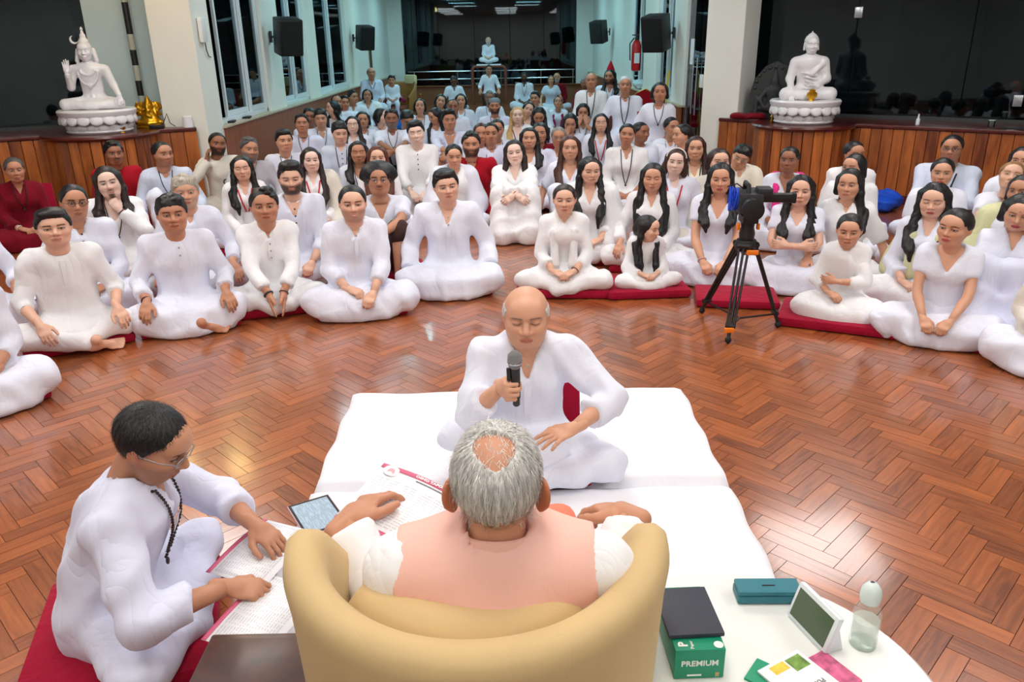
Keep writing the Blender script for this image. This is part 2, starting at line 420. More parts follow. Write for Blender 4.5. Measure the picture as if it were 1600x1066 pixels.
HEADS = {}
def head_template(sex, lod):
    """neutral head facing -y, centre between the ears; chin at z -0.12, crown at 0.118"""
    key = (sex, lod)
    if key in HEADS: return HEADS[key]
    F = Field(); m = sex == 'm'
    F.ell((0, .012, .030), (.077, .096, .088), .02)
    F.ell((0, -.030, -.030), (.062 if m else .059, .063, .080), .03)
    F.ell((0, -.052, -.088), (.030 if m else .024, .028, .026), .03)
    for s in (-1, 1):
        F.ell((s * .038, -.058, -.024), (.026, .026, .028), .03)
        F.cone((s * .052, .0, -.035), (s * .036, -.045, -.088), .020 if m else .016, .018 if m else .014, .03)
        F.cone((s * .014, -.086, .030), (s * .046, -.070, .030), .010 if m else .007, .008, .02)
        F.ell((s * .077, .012, -.004), (.009, .020, .030), .006)
    F.ell((0, -.066, .052), (.050, .030, .036), .03)
    F.cone((0, -.016, -.055), (0, .020, -.16), .052 if m else .044, .052 if m else .042, .03)
    F.cone((0, .030, -.05), (0, .034, -.17), .050 if m else .042, .052 if m else .040, .02)
    f = {0: .85, 1: 1.42, 2: 2.6, 3: 3.8}[lod]
    xs = seg((-.105, .006 * f), (-.052, .0028 * f), (.052, .006 * f), .105); ys = seg((-.14, .0032 * f), (-.05, .007 * f), .13)
    zs = seg((-.20, .007 * f), (-.105, .0036 * f), (-.012, .0024 * f), (.022, .004 * f), (.05, .007 * f), .14)
    D = F.grid(xs, ys, zs); X = xs[:, None, None]; Y = ys[None, :, None]; Z = zs[None, None, :]
    def sm(a, b, k):
        h = np.maximum(k - np.abs(a - b), 0) / k; return np.minimum(a, b) - h * h * k * .25
    def sub(a, b, k): return -sm(-a, b, k)
    for s in (-1, 1):   # sockets, then eyeballs with lids, then nose and lips
        D = sub(D, Field.dist(('e', np.array((s * .031, -.098, .006)), np.array((.019, .020, .014)), .01, None), X, Y, Z)[0], .016)
    for s in (-1, 1):
        D = sm(D, Field.dist(('e', np.array((s * .031, -.0755, .006)), np.array((.0165, .0155, .0125)), .01, None), X, Y, Z)[0], .005)
    G = Field(); nw = 1.0 if m else .86
    G.cone((0, -.086, .014), (0, -.108, -.026), .0085 * nw, .0135 * nw, .01)
    for s in (-1, 1): G.ell((s * .0135 * nw, -.097, -.031), (.0095 * nw, .011, .0085), .008)
    D = sm(D, G.at(X, Y, Z), .012)
    Lp = Field(); Lp.cone((-.019, -.088, -.0605), (.019, -.088, -.0605), .0062, .0062, .006); Lp.cone((0, -.094, -.0605), (0, -.0945, -.0605), .007, .007, .012)
    D = sm(D, Lp.at(X, Y, Z), .008)
    Lq = Field(); Lq.cone((-.015, -.089, -.0725), (.015, -.089, -.0725), .0075, .0075, .006); D = sm(D, Lq.at(X, Y, Z), .008)
    D = D.astype(np.float32); D[:, :, 0] = .5
    V, Q = surfnet(D, xs, ys, zs)
    HEADS[key] = (V, Q); return HEADS[key]

def face_paint(V, skin, hair, closed=False, beard=None, smile=0.0, sex='m', lips=None, brow=1.0, bindi=False, bcol=None):
    x, y, z = np.abs(V[:, 0]), V[:, 1], V[:, 2]; sk = np.array(s2l(skin)); hc = np.array(s2l(hair)); bc = np.array(s2l(bcol or hair))
    C = np.tile(sk, (len(V), 1)); front = np.clip((-y - .045) / .02, 0, 1)
    def mixc(c, f): nonlocal C; f = np.clip(f, 0, 1)[:, None]; C = C * (1 - f) + np.array(c) * f
    ss = lambda a, b, t: np.clip((t - a) / (b - a), 0, 1)
    red = np.array([sk[0], sk[1] * .72, sk[2] * .66])
    mixc(red, .35 * front * np.exp(-((x - .036) / .02) ** 2 - ((z + .03) / .02) ** 2))
    mixc(red, .4 * front * np.exp(-(x / .014) ** 2 - ((z + .028) / .012) ** 2)); mixc(red, .6 * ss(.068, .078, x))
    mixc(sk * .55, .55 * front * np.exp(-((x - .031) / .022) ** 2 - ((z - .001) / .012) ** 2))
    if beard:
        cheek = -.028 - .50 * np.clip(.055 - x, 0, .055)
        if beard in ('full', 'stubble', 'long'):
            bm = ss(.016, -.010, z - cheek) * ss(.035, .012, y) * ss(-.135, -.115, z)
        else: bm = np.exp(-(x / .022) ** 4) * ss(-.076, -.084, z) * front
        ms = np.exp(-(x / .027) ** 4) * np.exp(-((z + .050 + .25 * x) / .0075) ** 2) * front
        if beard == 'mustache': bm = bm * 0
        amt = .30 if beard == 'stubble' else .88
        mixc(bc, amt * np.maximum(bm, ms))
    lc = np.array(lips) if lips is not None else np.array([sk[0] * .78, sk[1] * .48, sk[2] * .48])
    zl = z - smile * 6 * x * x
    lip = ss(1.15, .85, (x / .0235) ** 2 + ((zl + .0655) / .0115) ** 2) * front
    mixc(lc, .85 * lip)
    if smile > .8: mixc((.75, .72, .68), .9 * ss(1.1, .8, (x / .015) ** 2 + ((zl + .0655) / .0038) ** 2) * front)
    else: mixc(lc * .25, .75 * np.exp(-((zl + .0662) / .0019) ** 2) * ss(.026, .020, x) * front)
    mixc(sk * .18, .8 * np.exp(-((x - .0085) / .0042) ** 2 - ((z + .0405) / .0035) ** 2) * front)
    bz = .0285 - 1.6 * (x - .03) ** 2 * 3
    mixc(hc, brow * .92 * ss(1.0, .6, np.abs(z - bz) / (.0046 if sex == 'm' else .0034)) * ss(.010, .015, x) * ss(.054, .048, x) * front)
    ex, ez = x - .031, z - .005
    if closed:
        mixc(hc * .6, .9 * np.exp(-((ez + .0035 - 9 * ex ** 2) / .0018) ** 2) * ss(.018, .014, np.abs(ex)) * front)
    else:
        ap = (ex / .0145) ** 2 + (ez / .0046) ** 2
        mixc(hc * .5, .9 * ss(1.7, 1.15, (ex / .0150) ** 2 + ((ez - .0012) / .0054) ** 2) * front)
        mixc((.42, .39, .37), ss(1.0, .8, ap) * front)
        mixc((.022, .012, .009), ss(1.25, .85, (ex ** 2 + ez ** 2) / .0052 ** 2) * ss(1.3, 1.0, ap) * front)
    if bindi: mixc((.45, .01, .02), ss(1.2, .7, (x ** 2 + (z - .046) ** 2) / .0042 ** 2) * front)
    return C

HANDS = {}
def hand_template(pose, lod):
    """right hand: wrist at origin, fingers along +y, palm facing -z, thumb on the -x side"""
    key = (pose, lod)
    if key in HANDS: return HANDS[key]
    F = Field(); fat = {0: 1.0, 1: 1.06, 2: 1.18, 3: 1.4}[lod]
    F.cone((0, -.035, 0), (0, .03, 0), .023, .027, .02); F.p[-1] = F.p[-1]
    F.ell((-.002, .052, 0), (.040, .050, .0150), .014)
    F.cone((-.027, .086, 0), (.027, .080, 0), .0115, .0105, .012)
    curl = dict(relax=(.38, .5, .35), flat=(.06, .12, .08), fist=(1.25, 1.55, 1.0), grip=(.95, 1.25, .9), clasp=(.75, .85, .5), cup=(.3, .3, .25), splay=(.12, .2, .15))[pose]
    bx = (-.0285, -.0095, .0095, .0275); by = (.090, .094, .090, .082); ln = (.074, .082, .076, .060)
    for i in range(4):
        p = np.array((bx[i], by[i], 0.)); a = 0.0; sp = (-.10, -.03, .04, .12)[i] * (2.6 if pose == 'splay' else 1.0)
        ex = 1 + .12 * i * (pose in ('relax', 'clasp', 'cup'))
        for j, (c, fr) in enumerate(zip(curl, (.46, .30, .24))):
            a += c * ex; q = p + ln[i] * fr * np.array((math.sin(sp) * math.cos(a), math.cos(sp) * math.cos(a), -math.sin(a)))
            F.cone(p, q, (.0092 - .0008 * j) * fat, (.0084 - .0008 * j) * fat, .004); p = q
    if pose in ('fist', 'grip'): T = ((-.028, .026, -.008), (-.046, .056, -.026), (-.026, .078, -.046), (-.006, .082, -.050))
    elif pose == 'clasp': T = ((-.028, .026, -.006), (-.048, .056, -.018), (-.040, .082, -.030), (-.028, .100, -.034))
    else: T = ((-.028, .026, -.005), (-.052, .054, -.012), (-.060, .080, -.017), (-.060, .102, -.021))
    for i in range(3): F.cone(T[i], T[i + 1], (.0155, .0112, .0100)[i] * fat, (.0115, .0102, .0088)[i] * fat, .008)
    V, Q = F.mesh({0: .0040, 1: .0068, 2: .0098, 3: .0135}[lod])
    HANDS[key] = (V, Q); return HANDS[key]
FEET = {}
def foot_template(lod):
    """right foot: ankle at origin, toes along +y, sole facing -z"""
    if lod in FEET: return FEET[lod]
    F = Field(); F.cone((0, -.0, .05), (0, -.0, -.01), .035, .034, .03); F.ell((0, -.035, -.028), (.030, .034, .028), .03)
    F.cone((0, .0, -.012), (-.005, .11, -.035), .034, .024, .03); F.ell((0, .11, -.040), (.042, .045, .016), .02)
    for i, (x, l, r) in enumerate(((-.032, .050, .0125), (-.012, .050, .0095), (.006, .044, .009), (.022, .036, .0085), (.036, .026, .008))):
        F.cone((x, .135, -.042), (x, .135 + l, -.046), r, r * .9, .006)
    FEET[lod] = F.mesh({0: .005, 1: .006, 2: .009, 3: .012}[lod]); return FEET[lod]

def V3(*a): return np.array(a, float)
def nrm(v): v = np.asarray(v, float); return v / (np.linalg.norm(v) + 1e-9)
def frame(f, n):
    """hand frame: +y along f, palm normal n"""
    f = nrm(f); n = np.asarray(n, float); n = nrm(n - f * (n @ f)); z = -n; x = np.cross(f, z); return np.stack([x, f, z], axis=1)
def ik(S, W, l1, l2, pole):
    d = W - S; D = np.linalg.norm(d)
    if D > (l1 + l2) * .985: k = D / ((l1 + l2) * .985); l1 *= k; l2 *= k
    u = d / D; a = (l1 * l1 - l2 * l2 + D * D) / (2 * D); h = math.sqrt(max(l1 * l1 - a * a, 0)); p = np.asarray(pole, float); p = nrm(p - u * (p @ u))
    return S + u * a + p * h

# wrist target, finger direction, palm normal, hand pose, elbow pole; written for the +x side (sd = -1 mirrors), sizes scale with s
ARMS = dict(
    knees=((.25, -.27, .205), (.25, -.72, -.62), (0, .45, -.9), 'relax', (.40, .65, -.55)),
    knees_in=((.20, -.30, .175), (-.25, -.72, -.60), (-.2, .35, -.9), 'relax', (.5, .55, -.5)),
    lap=((.085, -.255, .165), (-.80, -.55, -.22), (.05, .35, -.92), 'clasp', (.60, .45, -.60)),
    lap_up=((.085, -.255, .215), (-.78, -.58, -.20), (.1, .5, -.85), 'clasp', (.60, .45, -.60)),
    front=((.085, -.34, .150), (-.45, -.72, -.52), (-.1, .4, -.9), 'clasp', (.55, .45, -.5)),
    prayer=((.05, -.36, .135), (-.10, -.62, -.78), (-1, 0, 0), 'flat', (.9, .3, -.2)),
    cross=((-.045, -.235, .315), (-1, .05, .06), (0, 1, -.1), 'relax', (.9, -.1, -.55)),
    cross_hi=((-.045, -.285, .330), (-1, .0, .0), (0, 1, -.2), 'relax', (.9, -.2, -.5)),
    hug=((-.01, -.47, .400), (-.8, -.25, -.45), (-.1, .7, -.5), 'relax', (.9, -.3, -.1)),
    chin=((.045, -.175, .520), (-.45, .1, .88), (-.3, .95, .1), 'fist', (.5, -.4, -.75)),
    cheek=((.135, -.135, .560), (-.15, .15, .95), (-1, .1, .1), 'relax', (.6, -.35, -.7)),
    mouth=((.075, -.205, .500), (-.62, .1, .75), (-.2, 1, .1), 'relax', (.7, -.2, -.7)),
    face=((.055, -.185, .560), (-.22, .12, .95), (-.1, 1, -.1), 'flat', (.7, -.2, -.7)),
    floor=((.36, -.02, .10), (.35, -.55, -.75), (0, .3, -1), 'flat', (.4, .6, .1)),
    side=((.30, -.18, .12), (.15, -.75, -.62), (-.6, .3, -.6), 'relax', (.35, .8, -.2)),
    thigh=((.16, -.25, .17), (-.15, -.95, -.15), (0, .1, -1), 'relax', (.9, .4, -.2)),
)
WORKERS = []
def person(px, py, z, sex, label, o=None, **kw):
    kw.update(o or {}); S = dict(px=px, py=py, z=z, sex=sex, label=label); S.update(kw); return S

def spot(px, py, z):
    """point of the room at height z seen at a place in the photograph"""
    d = _F + _R * ((px - 800) / CAM_F) - _U * ((py - 533) / CAM_F); t = (z - CAM_H) / d.z
    return Vector((d.x * t, d.y * t, z))

class Joiner:
    def __init__(s): s.V = []; s.Q = []; s.T = []; s.C = []; s.n = 0
    def add(s, V, Q, T=None, C=(0, 0, 0)):
        V = np.asarray(V, float); s.V.append(V); C = np.asarray(C, float); s.C.append(np.tile(C, (len(V), 1)) if C.ndim == 1 else C)
        if len(Q): s.Q.append(np.asarray(Q) + s.n)
        if T is not None and len(T): s.T.append(np.asarray(T) + s.n)
        s.n += len(V)
    def mesh(s, name):
        F = [np.concatenate(s.Q)] + ([np.concatenate(s.T)] if s.T else [])
        return mesh_from(name, np.concatenate(s.V), F, True, np.concatenate(s.C))

WHITES = dict(w=(230, 233, 247), v=(222, 225, 246), c=(236, 230, 212), n=(240, 240, 242), b=(206, 214, 232), g=(190, 188, 196))
COLS = dict(r=(172, 14, 34), mr=(120, 6, 30), pk=(240, 60, 150), ol=(214, 214, 170), pu=(60, 30, 110), mg=(150, 30, 90), sh=(226, 220, 208), gb=(150, 156, 172), nv=(28, 30, 44), br=(66, 44, 40), rs=(245, 150, 190), tn=(196, 168, 128), sal=(240, 190, 176), bk=(30, 28, 32))
def clothmat(c):
    return cloth(c, WHITES.get(c) or COLS[c])

PEOPLE_ROOTS = {}
def build_person(S):
    sex = S['sex']; z = S['z']; lod = S.get('lod', 2); legs = S.get('legs', 'cross'); seed = (int(S['px'] * 7 + S['py'] * 13)) % 9973
    z0 = S.get('z0', {'cross': .065, 'robe': .065, 'kneesup': .05, 'kneel': .17, 'chair': .46, 'lie': .1}[legs])
    s = S.get('s', (z - z0) / .735); hs = S.get('hs', (1.0 if sex == 'm' else .955) * (min(1, s) ** .35 if S.get('child') else 1.0))
    lean = S.get('lean', .05) * s; slx = S.get('slx', 0.0)
    pos = Vector(S['at']) if 'at' in S else spot(S['px'], S['py'], z)
    foc = S.get('focus', (0.0, 1.4)); yaw = S['yaw'] if 'yaw' in S else math.atan2(foc[0] - pos.x, -(foc[1] - pos.y)) * S.get('turn', .8) + S.get('dyaw', 0.0)
    wd = S.get('wide', 1.0); M = sex == 'm'
    # joints, facing -y
    t = (z - z0) / .735      # torso stretch
    pel = V3(0, 0, z0 + .10 * t); wai = V3(slx * .3, .012 - lean * .2, z0 + .25 * t); che = V3(slx * .6, -lean * .55, z0 + .43 * t)
    nck = V3(slx * .9, -lean * .92, z0 + .575 * t); hd = V3(slx + S.get('hx', 0), -lean * 1.05 - .030 * s + S.get('hy', 0), z0 + .735 * t)
    shw = (.166 if M else .142) * s * wd; shz = z0 + .530 * t
    loc = Vector((hd[0], hd[1], 0)); Rz = Matrix.Rotation(yaw, 3, 'Z'); root_loc = pos - Rz @ loc; root_loc.z = S.get('floor', 0.0)
    root = thing(S.get('name', 'person'), S['label'], S.get('cat', 'person'), root_loc, yaw, S.get('group', 'people seated in the hall'))
    PEOPLE_ROOTS[S['label']] = root
    zf = 0.0
    hyaw, hpit, htil = S.get('hyaw', 0.0), S.get('hpit', 0.0), S.get('htil', 0.0)
    HR = np.array(Matrix.Rotation(hyaw, 3, 'Z') @ Matrix.Rotation(htil, 3, 'Y') @ Matrix.Rotation(hpit, 3, 'X'))
    skin = SKIN[S.get('skin', 'm')]; hcol = S.get('hair_col', BLK); skl = np.array(s2l(skin))
    jr = np.random.RandomState(seed + 77).uniform(-1, 1, 3) * (lod > 0)
    HSC = np.array((hs * 1.10 * S.get('fw', 1.0) * (1 + .045 * jr[0]), hs * 1.02 * (1 + .03 * jr[1]), hs * .945 * S.get('fl', 1.0) * (1 + .04 * jr[2])))
    # --- torso field shared by shirt and body
    cr = (.142 if M else .122) * s * wd; fat = S.get('fat', 1.0)
    def torso(F, off):
        F.cone(pel + V3(0, .01, -.02), wai, (.152 * s * (1 if M else 1.0)) * fat + off, (.130 if M else .106) * s * wd * fat + off, .03, .80)
        F.cone(wai, che, (.130 if M else .106) * s * wd * fat + off, cr + off, .04, .76)
        F.cone(che, V3(nck[0], nck[1] + .01, z0 + .50 * t), cr + off, .105 * s + off, .03, .74)
        F.cone((che[0] * .5 + nck[0] * .5 - shw * .92, -lean * .8 + .015, shz), (che[0] * .5 + nck[0] * .5 + shw * .92, -lean * .8 + .015, shz), .056 * s + off, .056 * s + off, .05, .95)
        F.cone((nck[0], nck[1] + .018, z0 + .50 * t), (nck[0], nck[1] + .018, z0 + .572 * t), .086 * s + off, .050 * s + off, .03)
        if not M and not S.get('child'):
            for q in (-1, 1): F.ell((che[0] + q * .062 * s, che[1] - .078 * s, che[2] + .0), (.056 * s + off, .045 * s + off, .056 * s + off), .05)
        return F
    # --- arms
    arms = S.get('arms', 'knees'); arms = (arms, arms) if isinstance(arms, str) else arms
    A = []
    for sd, nm in ((-1, arms[0]), (1, arms[1])):
        sh = V3(nck[0] + sd * shw, -lean * .8 + .015, shz)
        if nm is None: A.append(None); continue
        if isinstance(nm, str):
            tg, f, n, hp, pole = ARMS[nm]; hi = nm in ('chin', 'cheek', 'mouth', 'face')
            ks = s if not hi else t
            W = V3(sd * tg[0] * s, tg[1] * s, z0 + tg[2] * (t if tg[2] > .25 else s))
            if hi: W = W + V3(hd[0], -lean + .05, 0)
            if nm == 'floor': W[2] = zf + .05
            f = (sd * f[0], f[1], f[2]); n = (sd * n[0], n[1], n[2]); pole = (sd * pole[0], pole[1], pole[2])
        else:       # given in room coordinates
            W, f, n, hp, pole = nm; Ri = Rz.transposed(); W = V3(*(Ri @ (Vector(W) - root_loc))); f, n, pole = (V3(*(Ri @ Vector(q))) for q in (f, n, pole))
        el = ik(sh, W, .275 * s, .245 * s, pole); A.append((sh, el, W, f, n, hp, sd))
    # --- legs
    kh = S.get('kh', 0.0)
    if legs in ('cross', 'robe', 'lie'): J = [((q * .085, -.02, z0 + .085), (q * (.285 + S.get('kw', 0)), -.205, z0 + .080 + kh), (-q * .10, -.255 - .03 * (q > 0), z0 + .015)) for q in (-1, 1)]
    elif legs == 'kneesup': J = [((q * .095, -.05, z0 + .07), (q * .12, -.33, .435), (q * .10, -.47, .06)) for q in (-1, 1)]
    elif legs == 'kneel': J = [((q * .09, 0, z0 + .075), (q * .15, -.36, .08), (q * .10, .06, .05)) for q in (-1, 1)]
    else: J = [((q * .09, 0, z0 + .06), (q * .14, -.42, z0 + .05), (q * .13, -.42 - S.get('shin', .0), .07)) for q in (-1, 1)]
    J = [[V3(p[0] * s, p[1] * s, (z0 + (p[2] - z0) * s) if legs != 'kneesup' else p[2] * (.4 + .6 * s)) for p in j] for j in J]
    if 'legj' in S: J = [[V3(*p) for p in j] for j in S['legj']]
    for j in J:
        for p in j: p[2] = max(p[2], zf + .05)
    res = {0: .013, 1: .0185, 2: .028, 3: .038}[lod]
    tc, bc = S.get('top', 'w'), S.get('bot', 'w'); fa = S.get('fold', .0085) if lod < 3 else .006
    # --- shirt
    F = torso(Field(), .014)
    style = S.get('style', 'kurta'); sleeve = S.get('sleeve', .62)
    for a in A:
        if a is None: continue
        sh, el, W, f, n, hp, sd = a; loose = S.get('loose', 1.0)
        r0, r1, r2 = .060 * s * loose, .054 * s * loose, .049 * s * loose
        if sleeve < 0:     # short sleeves: fraction of the upper arm
            q = -sleeve; F.cone(sh, sh + (el - sh) * q, r0, r1 * 1.12, .035, 1.0, True)
        else:
            F.cone(sh, el, r0, r1, .035); F.cone(el, el + (W - el) * sleeve, r1, r2 * 1.12, .015, 1.0, True)
    if style in ('kurta', 'long'):      # shirt tails lie over the lap
        if legs != 'kneesup':
            for j in J: F.cone(j[0] + V3(0, 0, .012), j[0] + (j[1] - j[0]) * (.62 if style == 'kurta' else .95), .098 * s, .082 * s, .05)
            F.ell((0, -.13 * s, z0 + .085 * s), (.20 * s, .17 * s, .055 * s), .05)
        if style == 'long' and legs in ('cross', 'robe'):
            F.ell((0, -.21 * s, z0 + .055 * s), (.22 * s, .13 * s, .05 * s), .06)
    F.extra = folds(seed, fa, 36, 28, 14)
    nkr = S.get('nkr', .060 if M else .056) * s; vz = nck[2] - S.get('vneck', .09) * s; nx_, ny_ = nck[0], nck[1]
    hv = hd - nck
    def cutneck(X, Y, Z):
        k = np.clip((Z - nck[2]) / max(hv[2], .05), -.2, 1); cx = nx_ + hv[0] * k * .6; cy = ny_ + .016 + hv[1] * k * .4
        wid = S.get('nwide', 1.0)
        return np.maximum(np.sqrt(((X - cx) / wid) ** 2 + (Y - cy) ** 2) - nkr - .002, (nck[2] - .030 * t) - Z)
    vw = S.get('vw', .34)
    def cutv(X, Y, Z): return np.maximum(np.maximum(np.abs(X - nx_) - vw * (Z - vz), Y - ny_ - .0), Z - nck[2] - .05)
    F.cut = [cutneck] + ([cutv] if S.get('vneck', .09) > 0 else [])
    V, Q = F.mesh(res, zmin=zf + .004)
    if lod < 2: V = relax(V, Q, 1, .45)
    shirt_me = mesh_from('shirt', V, Q); shirt = link(S.get('top_name', 'shirt'), shirt_me, clothmat(tc), root)
    if S.get('vest'):
        W_ = torso(Field(), .026); W_.extra = folds(seed + 2, .0035, 26, 20, 10); W_.cut = [cutneck]
        V, Q = W_.mesh(res * .8, lo=(-shw * .98 + nck[0], -1, 0), hi=(shw * .98 + nck[0], 1, 9)); V = relax(V, Q, 2); link('waistcoat', mesh_from('waistcoat', V, Q), cloth('waistcoat_linen', COLS[S['vest']], .05, .05), root)
    # --- lower garment
    if S.get('lower', True):
        G = Field(); lr = S.get('legr', 1.0)
        G.cone(pel + V3(0, .03, -.03), pel + V3(0, -.02, -.03), .140 * s, .135 * s, .05, .85)
        robe = legs == 'robe' or S.get('robe')
        kk = .05 if not robe else .10
        bare = S.get('bare_legs', False)
        for i, j in enumerate(J):
            G.cone(j[0], j[1], .088 * s * lr, .070 * s * lr, kk)
            if bare and (bare is True or bare == (-1, 1)[i]): continue
            e = j[1] + (j[2] - j[1]) * S.get('hem', .88)
            G.cone(j[1], e, .070 * s * lr, .056 * s * lr, kk)
        if robe and legs in ('robe', 'cross'):
            G.ell((0, -.15 * s, z0 + .06 * s), (.24 * s, .17 * s, .065 * s), .07)
            a, b = J[0][1], J[1][1]; G.cone(a + V3(.02, -.03, -.035), b + V3(-.02, -.03, -.035), .062 * s, .062 * s, .08)
            G.ell((0, -.27 * s, zf + .035 * s), (.25 * s, .09 * s, .045 * s), .07)
        if robe and legs == 'kneesup':
            for q, j in zip((-1, 1), J): G.cone(j[1], j[2] + V3(q * .03, -.0, .03), .085 * s, .13 * s, .08)
            G.cone(J[0][1], J[1][1], .07 * s, .07 * s, .08); G.ell((0, -.25 * s, .12), (.24 * s, .24 * s, .12), .08)
        if robe and legs == 'chair':
            a, b = J; G.cone(a[1], b[1], .085 * s, .085 * s, .08); G.cone((a[1] + b[1]) / 2, (a[2] + b[2]) / 2 + V3(0, 0, .06), .13 * s, .15 * s, .06, .7)
        G.extra = folds(seed + 5, fa * 1.4, 30, 30, 14)
        V, Q = G.mesh(res, zmin=zf + .004)
        link(S.get('bot_name', 'skirt' if robe else 'trousers'), mesh_from('trousers', V, Q), clothmat(bc), root)
    # --- body: head, neck, chest, arms, hands, feet
    B = Joiner(); T = torso(Field(), -.008)
    T.cone((nck[0], nck[1] + .018, nck[2] - .04), (hd[0], hd[1] + .030, hd[2] - .09 * hs), (.052 if M else .045) * s, (.050 if M else .043) * hs, .03)
    V, Q = T.mesh({0: .014, 1: .022, 2: .032, 3: .042}[lod], lo=(-1, -1, z0 + .36 * t)); B.add(V, Q, None, skl)
    V, Q = head_template('m' if M else 'f', lod)
    C = face_paint(V, skin, S.get('brow_col', hcol if hcol not in (SIL, BLO) else GRY), S.get('closed', False), S.get('beard'), S.get('smile', 0.0), sex, s2l(S['lips']) if 'lips' in S else None, S.get('brow', 1.0), S.get('bindi', False), S.get('beard_col', hcol))
    Vh = (V * HSC) @ HR.T + hd
    if S.get('head', True): B.add(Vh, Q, None, C)
    if S.get('big_ears'):
        for q in (-1, 1):
            Ef = Field(); Re = np.array(Matrix.Rotation(-q * .55, 3, 'Z')).T; Ef.ell((q * .086, .024, -.012), (.0085, .024, .036), .01, Re); Ef.ell((q * .083, .016, -.044), (.008, .012, .014), .012); V, Q = Ef.mesh(.004)
            B.add((V * HSC) @ HR.T + hd, Q, None, skl * np.array((1.0, .72, .62)))
    nseg = {0: 14, 1: 12, 2: 8, 3: 6}[lod]
    for a in A:
        if a is None: continue
        sh, el, W, f, n, hp, sd = a; k = .93 if not M else 1.0
        u = nrm(W - el); mid = el + (W - el) * .3
        P = [sh, sh + (el - sh) * .5, el - nrm(el - sh) * .04 * s, el + u * .03 * s, mid, el + (W - el) * .7, W]
        V, Q, Tq = tube_geo(P, [.045 * s * k, .043 * s * k, .038 * s * k, .037 * s * k, .039 * s * k, .031 * s * k, .025 * s * k], nseg); B.add(V, Q, Tq, skl)
        V, Q = hand_template(hp, lod); V = V.copy(); Q2 = Q
        if sd > 0: V[:, 0] *= -1; Q2 = Q[:, ::-1]
        hsz = S.get('hands', 1.0) * (1.0 if M else .92) * (s if S.get('child') else min(1.02, max(s, .92)))
        fr = frame(f, n)
        if sd > 0:
            pass
        tip = np.clip((V[:, 1] - .10) / .05, 0, 1)[:, None]
        B.add((V * hsz) @ fr.T + W, Q2, None, skl * (1 - tip * .12) * np.array((1, 1, 1)))
    feet = S.get('feet', False)
    for i, j in enumerate(J):
        if not feet: break
        P = [j[0], (j[0] + j[1]) / 2, j[1], j[1] + (j[2] - j[1]) * .35, j[2]]
        V, Q, Tq = tube_geo(P, [.075 * s, .07 * s, .055 * s, .052 * s, .035 * s], nseg); B.add(V, Q, Tq, skl)
        V, Q = foot_template(lod)
        q = (-1, 1)[i]
        if legs == 'cross': f = nrm((-q * .92, .30, -.12)); n = nrm((-q * .25, .65, -.55))
        elif legs == 'kneesup': f = nrm((q * .12, -1, -.05)); n = (0, 0, -1)
        else: f = nrm((q * .15, -1, -.15)); n = (0, 0, -1)
        if 'footf' in S: f, n = S['footf'][i]
        V = V.copy(); Q2 = Q
        if q > 0: V[:, 0] *= -1; Q2 = Q[:, ::-1]
        B.add((V * s * .95) @ frame(f, n).T + j[2], Q2, None, skl * np.array((.98, .94, .92)))
    # floor clearance
    body = link('body', B.mesh('body'), skinmat(), root)
    # --- hair
    hst = S.get('hair', 'short' if M else 'long')
    if hst and hst != 'none' and S.get('head', True): build_hair(S, root, hst, hcol, hd, HR, HSC, lod, nck, che, lean, s, t, seed)
    # --- extras
    def chest_y(x, zz, off=.006):
        ys = np.linspace(-.45 * s - lean, .1, 160); d = F.at(np.full(160, x), ys, np.full(160, zz)) ; k = np.nonzero(d < off)[0]
        return ys[k[0]] if len(k) else None
    if S.get('mala'): necklace(S, root, nck, t, s, chest_y, S['mala'], lod)
    if S.get('lany'): lanyard(S, root, nck, t, s, chest_y, S['lany'])
    if S.get('buttons'):
        bm_, n_ = S['buttons']
        for q in range(n_):
            zz = nck[2] - (.055 + .052 * q) * t; yy = chest_y(nck[0], zz, .013 + fa * .4)
            if yy is not None: MB().lathe([(.001, -.003), (.007 * s, -.002), (.007 * s, .003), (.001, .004)], (0, 0, 0), 8, M=Matrix.Rotation(PI / 2, 3, 'X')).build('button', plain('button_' + bm_, (30, 30, 38) if bm_ == 'dark' else (170, 165, 160), .4), root, (nck[0] + .004, yy, zz))
    if S.get('collar', M and style != 'tee'):
        m = MB(); rr = nkr + S.get('collar_r', .008); hh = S.get('collar_h', .030) * s; n = 18; top = []
        for i in range(n + 1):
            a = -PI / 2 + .32 + (2 * PI - .64) * i / n; top.append((a,))
        V = []; Fq = []
        for i, (a,) in enumerate(top):
            for (dr, dz) in ((0, -.012), (.004, hh * .5), (.001, hh), (-.006, hh), (-.006, -.012)):
                yy = math.sin(a); V.append((nck[0] + math.cos(a) * (rr + dr), nck[1] + .016 + yy * (rr + dr), nck[2] - .022 * t + dz + .014 + S.get('collar_z', 0) + .020 * (yy) * s))
        for i in range(n):
            for q in range(5):
                q2 = (q + 1) % 5; Fq.append((i * 5 + q, (i + 1) * 5 + q, (i + 1) * 5 + q2, i * 5 + q2))
        Fq.append((0, 1, 2, 3, 4)); Fq.append(tuple(n * 5 + q for q in (4, 3, 2, 1, 0)))
        m.add(V, Fq).build('collar', (cloth('waistcoat_linen', COLS[S['vest']], .05, .05) if S.get('vest') else clothmat(tc)), root)
